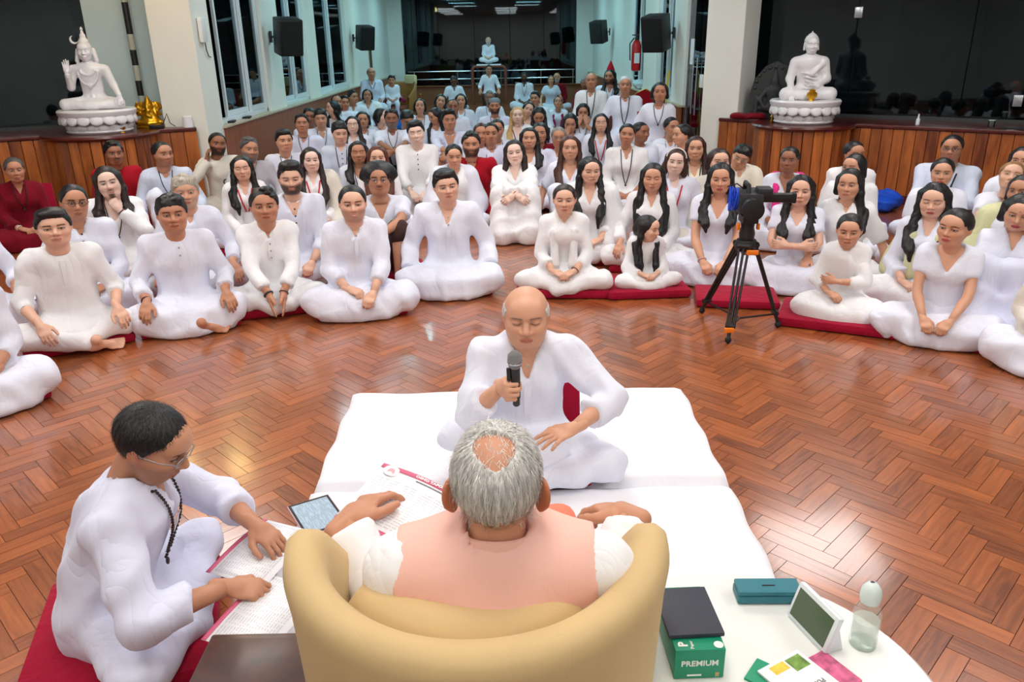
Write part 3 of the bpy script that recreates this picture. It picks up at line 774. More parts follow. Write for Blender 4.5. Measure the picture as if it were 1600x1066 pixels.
    if S.get('placket', M and lod < 2 and style != 'tee' and not S.get('vest') and not S.get('shawl')):
        Vp = []; vz_ = nck[2] - max(S.get('vneck', .09), .04) * s - .004
        for q in range(8):
            zz = vz_ - q * .022 * t; yy = chest_y(nck[0], zz, .010 + fa * .4)
            if yy is None: continue
            Vp += [(nck[0] - .015 * s, yy + .004, zz), (nck[0] - .013 * s, yy, zz), (nck[0] + .013 * s, yy, zz), (nck[0] + .015 * s, yy + .004, zz)]
        k_ = len(Vp) // 4
        if k_ > 1: MB().add(Vp, [(4 * i + j, 4 * i + j + 1, 4 * i + j + 5, 4 * i + j + 4)[::-1] for i in range(k_ - 1) for j in range(3)]).build('placket', clothmat(tc), root)
    if S.get('glasses'): glasses(root, hd, HR, HSC, S['glasses'])
    if S.get('shawl'): shawl(S, root, nck, che, z0, s, t, lean, seed, res)
    for nm in ('watch', 'bracelet'):
        if S.get(nm):
            sd, colr = S[nm]; a = A[0 if sd < 0 else 1]
            if a is None: continue
            sh, el, W, f, n, hp, _ = a; u = nrm(W - el); c = W - u * .012; e1 = nrm(np.cross(u, (.3, .5, .8))); e2 = np.cross(u, e1)
            P = [c + (.031 * math.cos(q) * e1 + .031 * math.sin(q) * e2) * s for q in np.linspace(0, 2 * PI, 16, endpoint=False)]
            MB().tube(P, .0075 if nm == 'watch' else .004, 6, closed=True).build('wristwatch' if nm == 'watch' else 'bracelet', plain('band_%d_%d_%d' % colr, colr, .4), root)
    if S.get('headband'):
        P = [HR @ V3(.088 * hs * math.cos(a), -.030 * hs, .040 * hs + .088 * hs * math.sin(a)) + hd for a in np.linspace(.05, PI - .05, 14)]
        MB().tube(P, .006, 6).build('headband', plain('headband_white', (235, 225, 220), .5), root)
    if S.get('cap'):
        m = MB(); prof = [(.092, 0), (.094, .03), (.082, .055), (.05, .072), (.005, .078)]
        M3 = Matrix(HR.tolist()); m.lathe([(r * hs, zz * hs) for r, zz in prof], tuple(hd + HR @ V3(0, .008 * hs, .048 * hs)), 20, sx=.92, sy=1.12, M=M3); m.build('cap', cloth('cap_grey', (120, 136, 146)), root)
    if S.get('hat'):
        m = MB(); M3 = Matrix(HR.tolist()); m.lathe([(.075, 0), (.065, .05), (.035, .12), (.004, .18)], tuple(hd + HR @ V3(0, .03, .075)), 14, M=M3); m.build('pointed_hat', clothmat('r'), root)
    if S.get('cushion'):
        cz = S.get('cush_h', .065); cw = S.get('cush_w', .64); cu = MB().box((0, 0, cz / 2), (cw, .50, cz), ch=.028).build('floor_cushion', clothmat('mr2'), None, root_loc + Rz @ Vector((S.get('cush_x', 0), S.get('cush_y', .0), 0)) + Vector((0, 0, .002)), yaw + S.get('cush_r', 0.0))
        tag(cu, S['cushion'], 'cushion', 'maroon floor cushions')
    return root
COLS['mr2'] = (158, 8, 46)

def build_hair(S, root, st, hcol, hd, HR, hs, lod, nck, che, lean, s, t, seed):
    F = Field(); r = np.random.RandomState(seed + 3); ts, tt, hl, nape, part = .011, .015, .057, -.068, 0
    inv = HR.T; loc = lambda p: inv @ ((V3(*p) - hd)) / hs       # person space -> head space
    if st == 'crop': ts, tt = .008, .010
    if st in ('long', 'longback', 'tied', 'pony', 'bob', 'child', 'longfront', 'tail', 'wavy'): ts, tt, hl, part = .010, .011, .072, 1
    if st in ('tied', 'pony', 'tail'): ts, tt = .009, .012
    if st == 'reced': ts, tt, hl = .008, .009, .088
    cap = True
    if st == 'afro':
        F.ell((0, .030, .045), (.124, .120, .112), .03)
        for i in range(46):
            u = nrm(r.normal(size=3)); u[2] = abs(u[2]) * .95 - .30; p = V3(0, .030, .045) + u * V3(.114, .110, .104); F.ell(p, (.024, .024, .024), .012)
        hl = .058; ts = .05
    elif st in ('fringe', 'crown'):      # bald on top, hair round the sides and back
        F.ell((0, .014, .012), (.084, .104, .088), .01)
    else:
        F.ell((0, .013, .030), (.077 + ts, .096 + ts, .088 + tt), .015)
    if st == 'pomp': F.ell((0, -.050, .118), (.062, .050, .030), .03); F.ell((.01, .01, .125), (.062, .06, .024), .03); hl = .070
    if st == 'quiff': F.ell((-.01, -.062, .104), (.058, .036, .026), .03); F.ell((0, .0, .112), (.066, .07, .022), .03)
    if st == 'fringe_cut': F.ell((0, -.064, .080), (.058, .024, .028), .03); F.ell((0, .01, .106), (.068, .078, .020), .03); hl = .050
    if st in ('long', 'longback', 'wavy', 'longfront', 'child', 'bob', 'mens_long'):
        ln = S.get('hlen', {'long': .36, 'longback': .34, 'wavy': .36, 'longfront': .42, 'child': .40, 'bob': .15, 'mens_long': .20}[st])
        for q in (-1, 1):
            F.cone((q * .074, .018, .04), (q * .080, .018, -.07), .022, .028, .03)
        if st in ('longfront', 'wavy', 'child') or st == 'long' or st == 'mens_long':
            sides = {'longfront': (-1, 1), 'wavy': (-1, 1), 'child': (-1, 1), 'long': (S.get('hside', 1),), 'mens_long': (-1, 1)}[st]
            for q in sides:
                d = min(ln, .36); fr_y = che[1] - (.150 if S['sex'] == 'f' else .14) * s
                p0 = V3(q * .080, .010, -.07); p1 = loc((nck[0] + q * .098 * s, nck[1] - .045 * s, nck[2] - .035 * t)); p2 = loc((che[0] + q * .088 * s, fr_y - .004, nck[2] - (ln - .13) * .55 - .06)); p3 = loc((che[0] + q * .075 * s, fr_y - .004, nck[2] - (ln - .10)))
                F.cone(p0, p1, .027, .032, .02)
                if ln > .17:
                    F.cone(p1, p2, .031, .028, .02); F.cone(p2, p3, .028, .010, .02); o_ = V3(q * .034, .022, 0); F.cone(p1 + o_, p2 + o_ * .9 + V3(0, 0, .02), .028, .022, .012); F.cone(p2 + o_ * .9 + V3(0, 0, .02), p3 + o_ * .7 + V3(0, 0, .06), .022, .007, .012)
        if st != 'mens_long':
            b0 = V3(0, .075, -.02); b1 = loc((nck[0], nck[1] + .115 * s, nck[2] - .02)); b2 = loc((nck[0], che[1] + .150 * s, nck[2] - max(.02, ln - .10)))
            F.cone(b0, b1, .066, .070 if st != 'bob' else .06, .03)
            if st != 'bob': F.cone(b1, b2, .062, .04, .03)
            else:
                for q in (-1, 1): F.cone((q * .082, .02, -.05), (q * .086, .005, -.115), .032, .030, .03)
    if st in ('short', 'quiff', 'fringe_cut', 'pomp'):      # uneven locks
        for i in range(16):
            u = r.uniform(-1, 1); v = r.uniform(-.9, .7); zz = .030 + (.088 + tt + .002) * math.sqrt(max(.05, 1 - .55 * u * u - .55 * v * v)); F.ell((u * .058, v * .078, zz), (r.uniform(.014, .024), r.uniform(.02, .034), r.uniform(.008, .014)), .012)
    if st == 'tied': F.ell((0, .110, -.005), (.036, .030, .034), .015)
    if st == 'pony': F.cone((0, .105, .02), loc((nck[0], nck[1] + .13 * s, nck[2] - .12)), .028, .026, .02)
    if st == 'tail':
        q = S.get('hside', 1); p0 = V3(0, .095, -.045); p1 = loc((nck[0] + q * .11 * s, nck[1] - .01, nck[2] - .02)); p2 = loc((che[0] + q * .10 * s, che[1] - .155 * s, nck[2] - .18)); p3 = loc((che[0] + q * .085 * s, che[1] - .165 * s, nck[2] - .34))
        F.cone(p0, p1, .030, .030, .03); F.cone(p1, p2, .028, .026, .02); F.cone(p2, p3, .026, .014, .02)
    if st == 'wavy' or st == 'curl': amp = .0028
    else: amp = .0016
    ph = r.uniform(0, 6.28, 3)
    def ex(X, Y, Z):
        a = np.arctan2(X, Y - .01 + 0 * Z); k = 26 if amp < .003 else 16
        return amp * np.sin(k * a + 2 * np.sin(22 * Z + ph[0]) + ph[1]) + amp * .7 * np.sin(70 * X + 40 * Y + (18 if amp < .003 else 42) * Z + ph[2])
    F.extra = ex
    def hairline(X, Y, Z):      # > 0 keeps hair
        yk = [-.14, -.078, -.058, -.036, -.012, .022, .045, .16]; zk = [hl, hl, hl - .002, .036, .0, -.010, nape + .02, nape]
        if st in ('long', 'longback', 'wavy', 'longfront', 'child', 'bob', 'mens_long'): yk = [-.14, -.078, -.060, -.046, -.030, -.010, .02, .16]; zk = [hl, hl, hl - .020, .030, -.01, -.6, -.6, -.6]
        if st == 'afro': zk = [.052, .052, .046, .03, -.01, -.03, -.055, -.07]
        if st == 'afro': return np.maximum(np.minimum(np.sqrt((X / .068) ** 2 + ((Y + .10) / .074) ** 2 + ((Z + .010) / .082) ** 2) - 1, np.maximum(Z + .075, -.5)) * .05, -.5)
        zl = np.interp(Y, yk, zk)
        if part: zl = zl + .012 * np.exp(-(X / .010) ** 2) * (Y < -.03) - .020 * np.clip((np.abs(X) - .035) / .03, 0, 1) * (Y < -.04) 
        k = Z - zl
        if st in ('long', 'longback', 'wavy', 'longfront', 'child', 'bob', 'mens_long'):      # the fall of hair below the ears is never trimmed
            k = np.maximum(k, np.where((Z < -.05) & (np.abs(X) > .055), .02, -.1)); k = np.maximum(k, np.where(Z < -.125, .02, -.1))
        return k
    F.cut = [lambda X, Y, Z: hairline(X, Y, Z)]
    if st == 'reced':
        F.cut.append(lambda X, Y, Z: (.05 - np.sqrt((np.abs(X) - .045) ** 2 + (Y + .062) ** 2 + 0 * Z)) * -1)
    if st == 'fringe': F.cut.append(lambda X, Y, Z: ((.050 - .25 * np.clip(-Y, 0, .1) - Z) + 0 * X))
    if st == 'crown':
        F.p = []; F.ell((0, .014, .031), (.0815, .103, .094), .01); F.cut.append(lambda X, Y, Z: np.maximum(np.maximum(.062 - np.abs(X), Y - .034), Z - .026) + 0)
        F.cut.append(lambda X, Y, Z: (np.sqrt((X / .038) ** 2 + ((Y - .056) / .036) ** 2 + 0 * Z) - 1 + .16 * np.sin(70 * X + 2) * np.sin(61 * Y) + 2.0 * (Z < .03)) * .03)
    V, Q = F.mesh({0: .0036, 1: .0080, 2: .0135, 3: .019}[lod])
    if len(Q) == 0: return
    if lod < 3: V = relax(V, Q, 2 if lod < 1 else 1, .42)
    V = (V * hs) @ HR.T + hd
    link('hair', mesh_from('hair', V, Q), hairmat(hcol), root)

def necklace(S, root, nck, t, s, chest_y, spec, lod):
    """bead string hanging on the chest; spec = (drop, colour, bead radius)"""
    drop, colr, br = spec; P = []; lift = .010 if lod < 2 else .003
    for i in range(25):
        u = -1 + 2 * i / 24; zz = nck[2] - .002 - drop * (1 - abs(u) ** 1.5) * t; x = nck[0] + u * .072 * s * (1 - .10 * (1 - abs(u)))
        y = chest_y(x, zz) if abs(u) <= .72 else 0.0
        if y is None: continue
        P.append([x, y - br * .6 - lift, zz, abs(u) > .72])
    low = [q for q in P if not q[3]]
    if len(low) < 4: return
    for q in P:      # the upper ends run straight to the sides of the neck
        if q[3]:
            e = low[0] if q[0] < nck[0] else low[-1]; top = (nck[0] + (.060 if q[0] > nck[0] else -.060) * s, nck[1] + .006, nck[2] + .010); k = (abs((q[0] - nck[0])) - abs(e[0] - nck[0])) / max(1e-5, .072 * s - abs(e[0] - nck[0])); k = min(1, max(0, k))
            q[0] = e[0] + (top[0] - e[0]) * k; q[2] = e[2] + (top[2] - e[2]) * k; yy = chest_y(q[0], q[2]); q[1] = min(e[1] + (top[1] - e[1]) * k, (yy - lift) if yy is not None else 9)
    P = [tuple(q[:3]) for q in P]
    n = len(P)
    for q in (1,):
        P = [P[0]] + [tuple((np.array(P[i - 1]) + np.array(P[i]) * 2 + np.array(P[i + 1])) / 4) for i in range(1, n - 1)] + [P[-1]]
    P += [(nck[0] + .06 * s * math.cos(a), nck[1] + .02 + .06 * s * math.sin(a), nck[2] + .004) for a in (.3, PI / 2, PI - .3)]
    mat = plain('beads_%d_%d_%d' % colr, colr, .45)
    if lod == 0:
        P2 = []; 
        for a, b in zip(P, P[1:] + P[:1]):
            a, b = np.array(a), np.array(b); k = max(1, int(np.linalg.norm(b - a) / (br * 1.7)))
            P2 += [a + (b - a) * i / k for i in range(k)]
        m = MB()
        m.tube([tuple(p) for p in P2], br * .35, 5, closed=True)
        for p in P2: m.ball(tuple(p), br, 7, 5)
        m.build('bead_necklace', mat, root)
    else: MB().tube(P, br, 5, closed=True).build('bead_necklace', mat, root)
    if S.get('pendant', True):
        k = min(range(len(P)), key=lambda i: P[i][2]); p = P[k]
        MB().ball((p[0], p[1] - .003, p[2] - .014), .011, 8, 6, (1, .5, 1.2)).build('pendant', mat, root)
def lanyard(S, root, nck, t, s, chest_y, spec):
    drop, colr, badge = spec; m = MB(); tip = None
    for q in (-1, 1):
        P = []
        for i in range(9):
            u = i / 8; x = nck[0] + q * (.072 - .06 * u) * s; zz = nck[2] - .01 - drop * u * t; y = chest_y(x, zz) if i else nck[1] + .0
            if y is None: continue
            P.append((x, y - .006, zz))
        P.insert(0, (nck[0] + q * .05 * s, nck[1] + .05, nck[2] + .01)); m.tube(P, .0065, 5); tip = P[-1]
    mat = plain('ribbon_%d_%d_%d' % colr, colr, .6); m.build('lanyard', mat, root)
    if badge: MB().box((nck[0], tip[1] - .004, tip[2] - .055), (.075, .004, .10), ch=.002).build('name_badge', plain('badge_white', (235, 235, 238), .4), root)
def glasses(root, hd, HR, hs, colr):
    m = MB(); g = MB()
    for q in (-1, 1):
        P = [HR @ (V3(q * .032 + .023 * math.cos(a), -.1045 + .004 * abs(math.cos(a)), .003 + .016 * math.sin(a)) * hs) + hd for a in np.linspace(0, 2 * PI, 16, endpoint=False)]
        m.tube([tuple(p) for p in P], .0016, 5, closed=True)
        g.add([tuple(p) for p in P], [tuple(range(16))])
        m.tube([tuple(HR @ (V3(*p) * hs) + hd) for p in ((q * .055, -.099, .006), (q * .078, -.06, .008), (q * .083, .012, .004))], .0016, 5)
    m.tube([tuple(HR @ (V3(*p) * hs) + hd) for p in ((-.009, -.107, .006), (0, -.110, .008), (.009, -.107, .006))], .0016, 5)
    o = m.build('glasses', plain('spectacle_frame_%d' % colr[0], colr, .35, metal=.6), root)
    g.build('lens', glassmat('spectacle_lens', (.97, .97, .97)), o, smooth=False)
def shawl(S, root, nck, che, z0, s, t, lean, seed, res):
    kind, colr = S['shawl']; F = Field()
    if kind == 'wrap':      # big cloth round shoulders and arms
        F.cone((nck[0] - .15 * s, che[1] + .02, z0 + .52 * t), (nck[0] + .15 * s, che[1] + .02, z0 + .52 * t), .082 * s, .082 * s, .05)
        for q in (-1, 1):
            F.cone((nck[0] + q * .16 * s, che[1] + .01, z0 + .52 * t), (q * .235 * s, -.06, z0 + .26 * t), .090 * s, .105 * s, .06); F.cone((q * .235 * s, -.06, z0 + .26 * t), (q * .20 * s, -.20, z0 + .12), .10 * s, .09 * s, .06)
        F.cone((nck[0], nck[1] + .09, z0 + .52 * t), (0, .08, z0 + .2), .14 * s, .15 * s, .06, .6)
    else:                   # scarf: round the neck, two ends down the front
        for q in ((-1, 1) if kind == 'scarf' else (1 if kind == 'scarf_r' else -1,)):
            F.cone((nck[0] + q * .085 * s, nck[1] + .05, nck[2] - .01), (nck[0] + q * .085 * s, che[1] - .10 * s, nck[2] - .10 * t), .036 * s, .030 * s, .03); F.cone((nck[0] + q * .085 * s, che[1] - .100 * s, nck[2] - .10 * t), (che[0] + q * .075 * s, che[1] - .122 * s, z0 + .20 * t), .032 * s, .040 * s, .03)
        F.cone((nck[0] - .08 * s, nck[1] + .055, nck[2] - .005), (nck[0] + .08 * s, nck[1] + .055, nck[2] - .005), .042 * s, .042 * s, .03)
        if kind == 'scarf' and S.get('cape'):
            for q in (-1, 1): F.cone((nck[0] + q * .12 * s, nck[1] + .03, nck[2] - .03), (nck[0] + q * .235 * s, .0, z0 + .20 * t), .062 * s, .070 * s, .04)
    F.extra = folds(seed + 9, .006, 40, 30, 12)
    def cutn(X, Y, Z): return np.sqrt((X - nck[0]) ** 2 + (Y - nck[1] - .015) ** 2 + 0 * Z) - .068 * s + 3 * np.maximum(0, nck[2] - .06 - Z)
    F.cut.append(cutn)
    V, Q = F.mesh(res * .85); link('shawl', mesh_from('shawl', V, Q), clothmat(colr), root)
# ------------------------------------------------------------------ the room
M_WALL = plain('wall_paint', (226, 232, 228), .75, var=.03, vscale=1.5)
M_PILLAR = plain('pillar_paint', (238, 238, 228), .7, var=.02, vscale=2)
M_CEIL = plain('ceiling_paint', (188, 190, 190), .9)
M_FRAME = plain('window_frame_white', (225, 232, 235), .35)
M_LEDGE = wood('ledge_mahogany', (70, 18, 14), (118, 40, 28), 3.0, .3, .4, gv=(1, 6, 6))
M_BOARD = wood('wall_board', (104, 46, 18), (200, 114, 48), 3.0, .38, .25, gv=(5, 5, .8), rnd=.45)
M_BEAD = wood('bead_board', (118, 56, 24), (176, 98, 48), 4.0, .45, .15, gv=(10, 10, .8), rnd=.2)
M_PLANK = wood('parquet', (112, 58, 30), (184, 104, 54), 1.0, .30, .75, uv=True, rnd=.36, gv=(5, 60, 1), coat_r=.12)
M_GLASS = glassmat('pane_glass'); M_STEEL = plain('brushed_steel', (190, 195, 200), .25, metal=1.0)
M_DARK = plain('night_yard', (10, 13, 15), .9)
M_BLACK = plain('black_plastic', (18, 18, 20), .45); M_RUBBER = plain('black_rubber', (14, 14, 15), .7)

# floor: herringbone parquet; the planks nearest the camera are single pieces
floor = struct(MB().box((0, 11.0, -.03), (16, 32, .05)).build('floor', plain('floor_joint', (96, 50, 28), .6), smooth=False))
PW, PL = .0705, .282
def plank_geo():
    g = .0004; c = .0008; a, b = PL / 2 - g, PW / 2 - g
    V = [(-a, -b, -.006), (a, -b, -.006), (a, b, -.006), (-a, b, -.006), (-a + c, -b + c, 0), (a - c, -b + c, 0), (a - c, b - c, 0), (-a + c, b - c, 0)]
    return np.array(V), np.array([(4, 5, 6, 7), (0, 1, 5, 4), (1, 2, 6, 5), (2, 3, 7, 6), (3, 0, 4, 7)])
PV, PF = plank_geo(); spots = []
for k in range(-420, 421):
    for m in range(-60, 61):
        for h in (0, 1):
            cx, cy = (k + 8 * m + 2, k + .5) if h == 0 else (k + 8 * m + .5, k + 3)
            x = (cx - cy) * .70711 * PW; y = (cx + cy) * .70711 * PW
            y += 3.0
            if y < .6 or y > 26.2: continue
            if y < 9.9 and abs(x) > min(6.4, 1.2 + .95 * y): continue
            if y >= 9.9 and not -3.6 < x < 2.75: continue
            spots.append((x, y, PI / 4 if h == 0 else 3 * PI / 4))
def plank_rank(p):
    x, y, _ = p; d = math.hypot(y, 1.8)
    v = Vector((x, y, -CAM_H)); dz = v.dot(_F); u = 800 + CAM_F * v.dot(_R) / dz; t = 533 - CAM_F * v.dot(_U) / dz
    hid = -20 > u or u > 1620 or t > 1085 or (-.86 < x < .9 and 1.9 < y < 3.7) or (-1.5 < x < -.45 and y < 2.35) or (-.45 < x < .9 and y < 1.75)
    return d + (100 if hid else 0)
spots.sort(key=plank_rank)
pm = mesh_from('plank', PV, PF, False); uvl = pm.uv_layers.new(name='UVMap')
lv = np.zeros(len(pm.loops), dtype=np.int32); pm.loops.foreach_get('vertex_index', lv)
uvl.data.foreach_set('uv', PV[lv][:, :2].astype(np.float32).ravel()); pm.materials.append(M_PLANK)
for (x, y, a) in spots[:300]:
    o = bpy.data.objects.new('plank', pm); COL.objects.link(o); o.parent = floor; o.location = (x, y, 0); o.rotation_euler = (0, 0, a)
rest = spots[300:]; n = len(rest); A = np.array(rest); ca, sa = np.cos(A[:, 2])[:, None], np.sin(A[:, 2])[:, None]
X = PV[None, :, 0] * ca - PV[None, :, 1] * sa + A[:, 0:1]; Y = PV[None, :, 0] * sa + PV[None, :, 1] * ca + A[:, 1:2]; Z = np.tile(PV[:, 2], (n, 1))
FF = (PF[None] + (np.arange(n) * 8)[:, None, None]).reshape(-1, 4)
me = mesh_from('parquet', np.stack([X, Y, Z], -1).reshape(-1, 3), FF, False); rn = np.random.rand(n)
lv = np.zeros(len(me.loops), dtype=np.int32); me.loops.foreach_get('vertex_index', lv); uvl = me.uv_layers.new(name='UVMap')
base = np.tile(PV[:, :2], (n, 1)) ; uvl.data.foreach_set('uv', base[lv].astype(np.float32).ravel())
ta = me.attributes.new('tone', 'FLOAT', 'POINT'); ta.data.foreach_set('value', np.repeat(rn, 8).astype(np.float32))
pr = link('parquet', me, M_PLANK, floor); pr['kind'] = 'stuff'

# ceiling and lamps
ceiling = struct(MB().box((0, 11.0, CEIL + .05), (16, 32, .1)).build('ceiling', M_CEIL, smooth=False))
M_LAMP = plain('lamp_diffuser', (255, 252, 246), .4, emit=4.0); M_LAMPC = plain('lamp_diffuser_cool', (190, 245, 255), .4, emit=4.0)
for _m in (M_LAMP, M_LAMPC): _m.cycles.emission_sampling = 'NONE'
def ceiling_light(x, y, sx, sy, mat, label, group):
    t = thing('ceiling_light', label, 'ceiling light', (x, y, CEIL), 0, group)
    for q in (-1, 1):
        MB().box((q * (sx / 2 + .03), 0, -.025), (.05, sy + .11, .05)).build('frame', M_FRAME, t); MB().box((0, q * (sy / 2 + .03), -.025), (sx + .01, .05, .05)).build('frame', M_FRAME, t)
    MB().box((0, 0, -.015), (sx, sy, .02)).build('diffuser', mat, t)
for i, (x, y) in enumerate(FRONT_PANELS):
    ceiling_light(x, y, 1.15, 1.15, M_LAMP, 'square white ceiling panel lamp above the front of the hall', 'square ceiling lamps')
for i, (x, y) in enumerate(HALL_PANELS):
    ceiling_light(x, y, 1.15, .28, M_LAMPC, 'narrow cool white ceiling lamp above the rear of the hall', 'narrow ceiling lamps')

M_GLOBE = plain('warm_globe', (255, 222, 140), .4, emit=14.0)
for i, (x, y) in enumerate(((-4.30, 9.05), (-3.62, 9.10))):
    t = thing('globe_lamp', ('warm round ceiling lamp over the left counter, farther from the pillar', 'warm round ceiling lamp over the left counter, beside the pillar')[i], 'ceiling light', (x, y, CEIL), 0, 'round warm lamps'); MB().lathe([(.09, -.03), (.09, 0)], (0, 0, 0), 20).build('mount', M_FRAME, t); MB().ball((0, 0, -.15), .14, 20, 12, (1, 1, .85)).build('globe', M_GLOBE, t)
# walls behind and beside the camera
struct(MB().box((0, -3.3, CEIL / 2), (14, .2, CEIL)).build('wall_back', M_WALL, smooth=False))
for q, nm in ((-1, 'wall_side_left'), (1, 'wall_side_right')):
    struct(MB().box((q * 6.9, 2.2, CEIL / 2), (.2, 11, CEIL)).build(nm, M_WALL, smooth=False))

def boards(parent, P0, P1, z0, z1, w, mat, out=.02, name='board', joined=False):
    """upright boards along a wall line; each a piece of its own"""
    P0, P1 = Vector((*P0, 0)), Vector((*P1, 0)); d = P1 - P0; n = max(1, int(d.length / w)); u = d.normalized(); a = math.atan2(u.y, u.x); ww = d.length / n
    if joined:
        m = MB()
        for i in range(n):
            c = P0 + u * (i + .5) * ww; m.box((c.x, c.y, (z0 + z1) / 2), (ww - .006, out * 2, z1 - z0), rz=a)
        o = m.build(name, mat, parent, smooth=False); o['kind'] = 'stuff'; return
    me = MB().box((0, 0, (z0 + z1) / 2), (ww - .005, out * 2, z1 - z0), ch=.005).mesh(name, False); me.materials.append(mat)
    for i in range(n):
        c = P0 + u * (i + .5) * ww; o = bpy.data.objects.new(name, me); COL.objects.link(o); o.parent = parent; o.location = (c.x, c.y, 0); o.rotation_euler = (0, 0, a)

# left counter: runs off at an angle, with a rounded bay under the statue
LA, LB, LZ = Vector((-3.66, 9.52, 0)), Vector((-6.9, 8.02, 0)), .92
RA, RB, RZ = Vector((2.66, 10.20, 0)), Vector((6.8, 7.10, 0)), .86
def counter(name, A, B, zt, ctr, rad, label_side):
    u = (B - A).normalized(); nrm_ = Vector((-u.y, u.x, 0))
    if nrm_.y > 0: nrm_ = -nrm_        # towards the room
    core = MB(); c = (A + B) / 2 - nrm_ * .45
    core.box((c.x, c.y, zt / 2 - .02), ((B - A).length, .86, zt - .05), rz=math.atan2(u.y, u.x))
    core.lathe([(rad - .02, 0.0), (rad - .02, zt - .05)], (ctr[0], ctr[1], 0), 40)
    o = struct(core.build(name, plain('counter_core', (70, 34, 18), .6), smooth=False))
    C = Vector((ctr[0], ctr[1], 0)); s0 = (C - A).dot(u); h = (C - A).dot(nrm_); half = math.sqrt(max(rad * rad - h * h, .01))
    boards(o, (A + nrm_ * .0)[:2], (A + u * (s0 - half))[:2], 0, zt - .045, .115, M_BOARD)
    boards(o, (A + u * (s0 + half))[:2], B[:2], 0, zt - .045, .115, M_BOARD)
    nb = int(2 * rad * 1.6 / .11); me = MB().box((0, 0, (zt - .045) / 2), (.105, .03, zt - .045), ch=.005).mesh('board', False); me.materials.append(M_BOARD)
    base = math.atan2(nrm_.y, nrm_.x)
    for i in range(nb):
        a = base + (i + .5 - nb / 2) * (.112 / rad); p = C + Vector((math.cos(a), math.sin(a), 0)) * rad
        if (p - A).dot(nrm_) < .0: continue
        b = bpy.data.objects.new('board', me); COL.objects.link(b); b.parent = o; b.location = p; b.rotation_euler = (0, 0, a + PI / 2)
    lp = MB(); c2 = (A + B) / 2 - nrm_ * .43; lp.box((c2.x, c2.y, zt - .02), ((B - A).length, .94, .04), rz=math.atan2(u.y, u.x), ch=.008)
    lp.lathe([(rad + .05, zt - .042), (rad + .06, zt - .02), (rad + .05, zt + .001)], (C.x, C.y, 0), 48); lp.build('ledge', M_LEDGE, o)
    bb = MB(); c3 = (A + B) / 2 + nrm_ * .025; bb.box((c3.x, c3.y, .05), ((B - A).length, .03, .10), rz=math.atan2(u.y, u.x), ch=.006); bb.build('skirting', M_LEDGE, o)
    return o, u, nrm_
SHIVA, BUDDHA = (-4.58, 9.12), (3.42, 9.40)
cl, uL, nL = counter('wall_counter_left', LA, LB, LZ, SHIVA, .56, 'left')
cr_, uR, nR = counter('wall_counter_right', RA, RB, RZ, BUDDHA, .52, 'right')

def patch(parent, p, a):
    MB().box(p, (.09, .03, .12), rz=a, ch=.006).build('patch_fitting', M_STEEL, parent)
# glass walls over the counters
def glass_run(name, P0, P1, z0, z1, cuts, fittings=()):
    u = (P1 - P0).normalized(); a = math.atan2(u.y, u.x); t = struct(MB().box(((P0 + P1) / 2)[:2] + ((z0 + .02),) if False else ((P0 + P1).x / 2, (P0 + P1).y / 2, z0 + .02), ((P1 - P0).length, .05, .04), rz=a).build(name, plain('dark_channel', (58, 60, 62), .4), smooth=False))
    L_ = (P1 - P0).length; edges = [0] + list(cuts) + [L_]
    for e0, e1 in zip(edges[:-1], edges[1:]):
        c = P0 + u * (e0 + e1) / 2; MB().box((c.x, c.y, (z0 + z1) / 2), (e1 - e0 - .012, .012, z1 - z0), rz=a).build('pane', M_GLASS, t, smooth=False)
    for e, z in fittings:
        c = P0 + u * e; patch(t, (c.x, c.y, z), a)
    return t
LG0 = LA - nL * .80 + uL * .98; LG1 = LB - nL * .80
glass_run('window_alcove_left', LG0, LG1, LZ, CEIL, (1.15,), ((1.15, 1.2), (1.15, 2.3)))
wl = LA - nL * .80; wc = (wl + LG0) / 2
struct(MB().box((wc.x, wc.y, CEIL / 2), ((LG0 - wl).length, .12, CEIL), rz=math.atan2(uL.y, uL.x)).build('wall_alcove_left', plain('alcove_paint', (186, 206, 210), .7, var=.05, vscale=1.2), smooth=False))
RG0 = RA - nR * .72; RG1 = RB - nR * .72
glass_run('window_alcove_right', RG0, RG1, RZ, CEIL, (1.32, 2.55, 3.75), ((1.32, 2.05), (3.1, 1.10), (3.1, 2.05)))
# night yard behind the glass
def yard(P0, P1, n_, d, name):
    u = (P1 - P0).normalized(); c = (P0 + P1) / 2 - n_ * d + u * .9
    o = struct(MB().box((c.x, c.y, 1.7), ((P1 - P0).length - .6, .1, 3.8), rz=math.atan2(u.y, u.x)).build(name, M_DARK, smooth=False)); return o
yard(LA, LB, nL, 2.6, 'wall_outside_left'); yard(RA, RB, nR, 2.6, 'wall_outside_right')

# pillars flanking the long hall
def pillar(name, c, d, rz, z0, mat=M_PILLAR):
    return struct(MB().box((c[0], c[1], (z0 + CEIL) / 2), (d[0], d[1], CEIL - z0), rz=rz, ch=.012).build(name, mat, smooth=False))
pillar('wall_pillar_left', (-3.80, 9.86), (.50, .56), 0.0, .02)
pillar('wall_pillar_right', (2.80, 10.42), (.48, .50), math.atan2(uR.y, uR.x), .02)

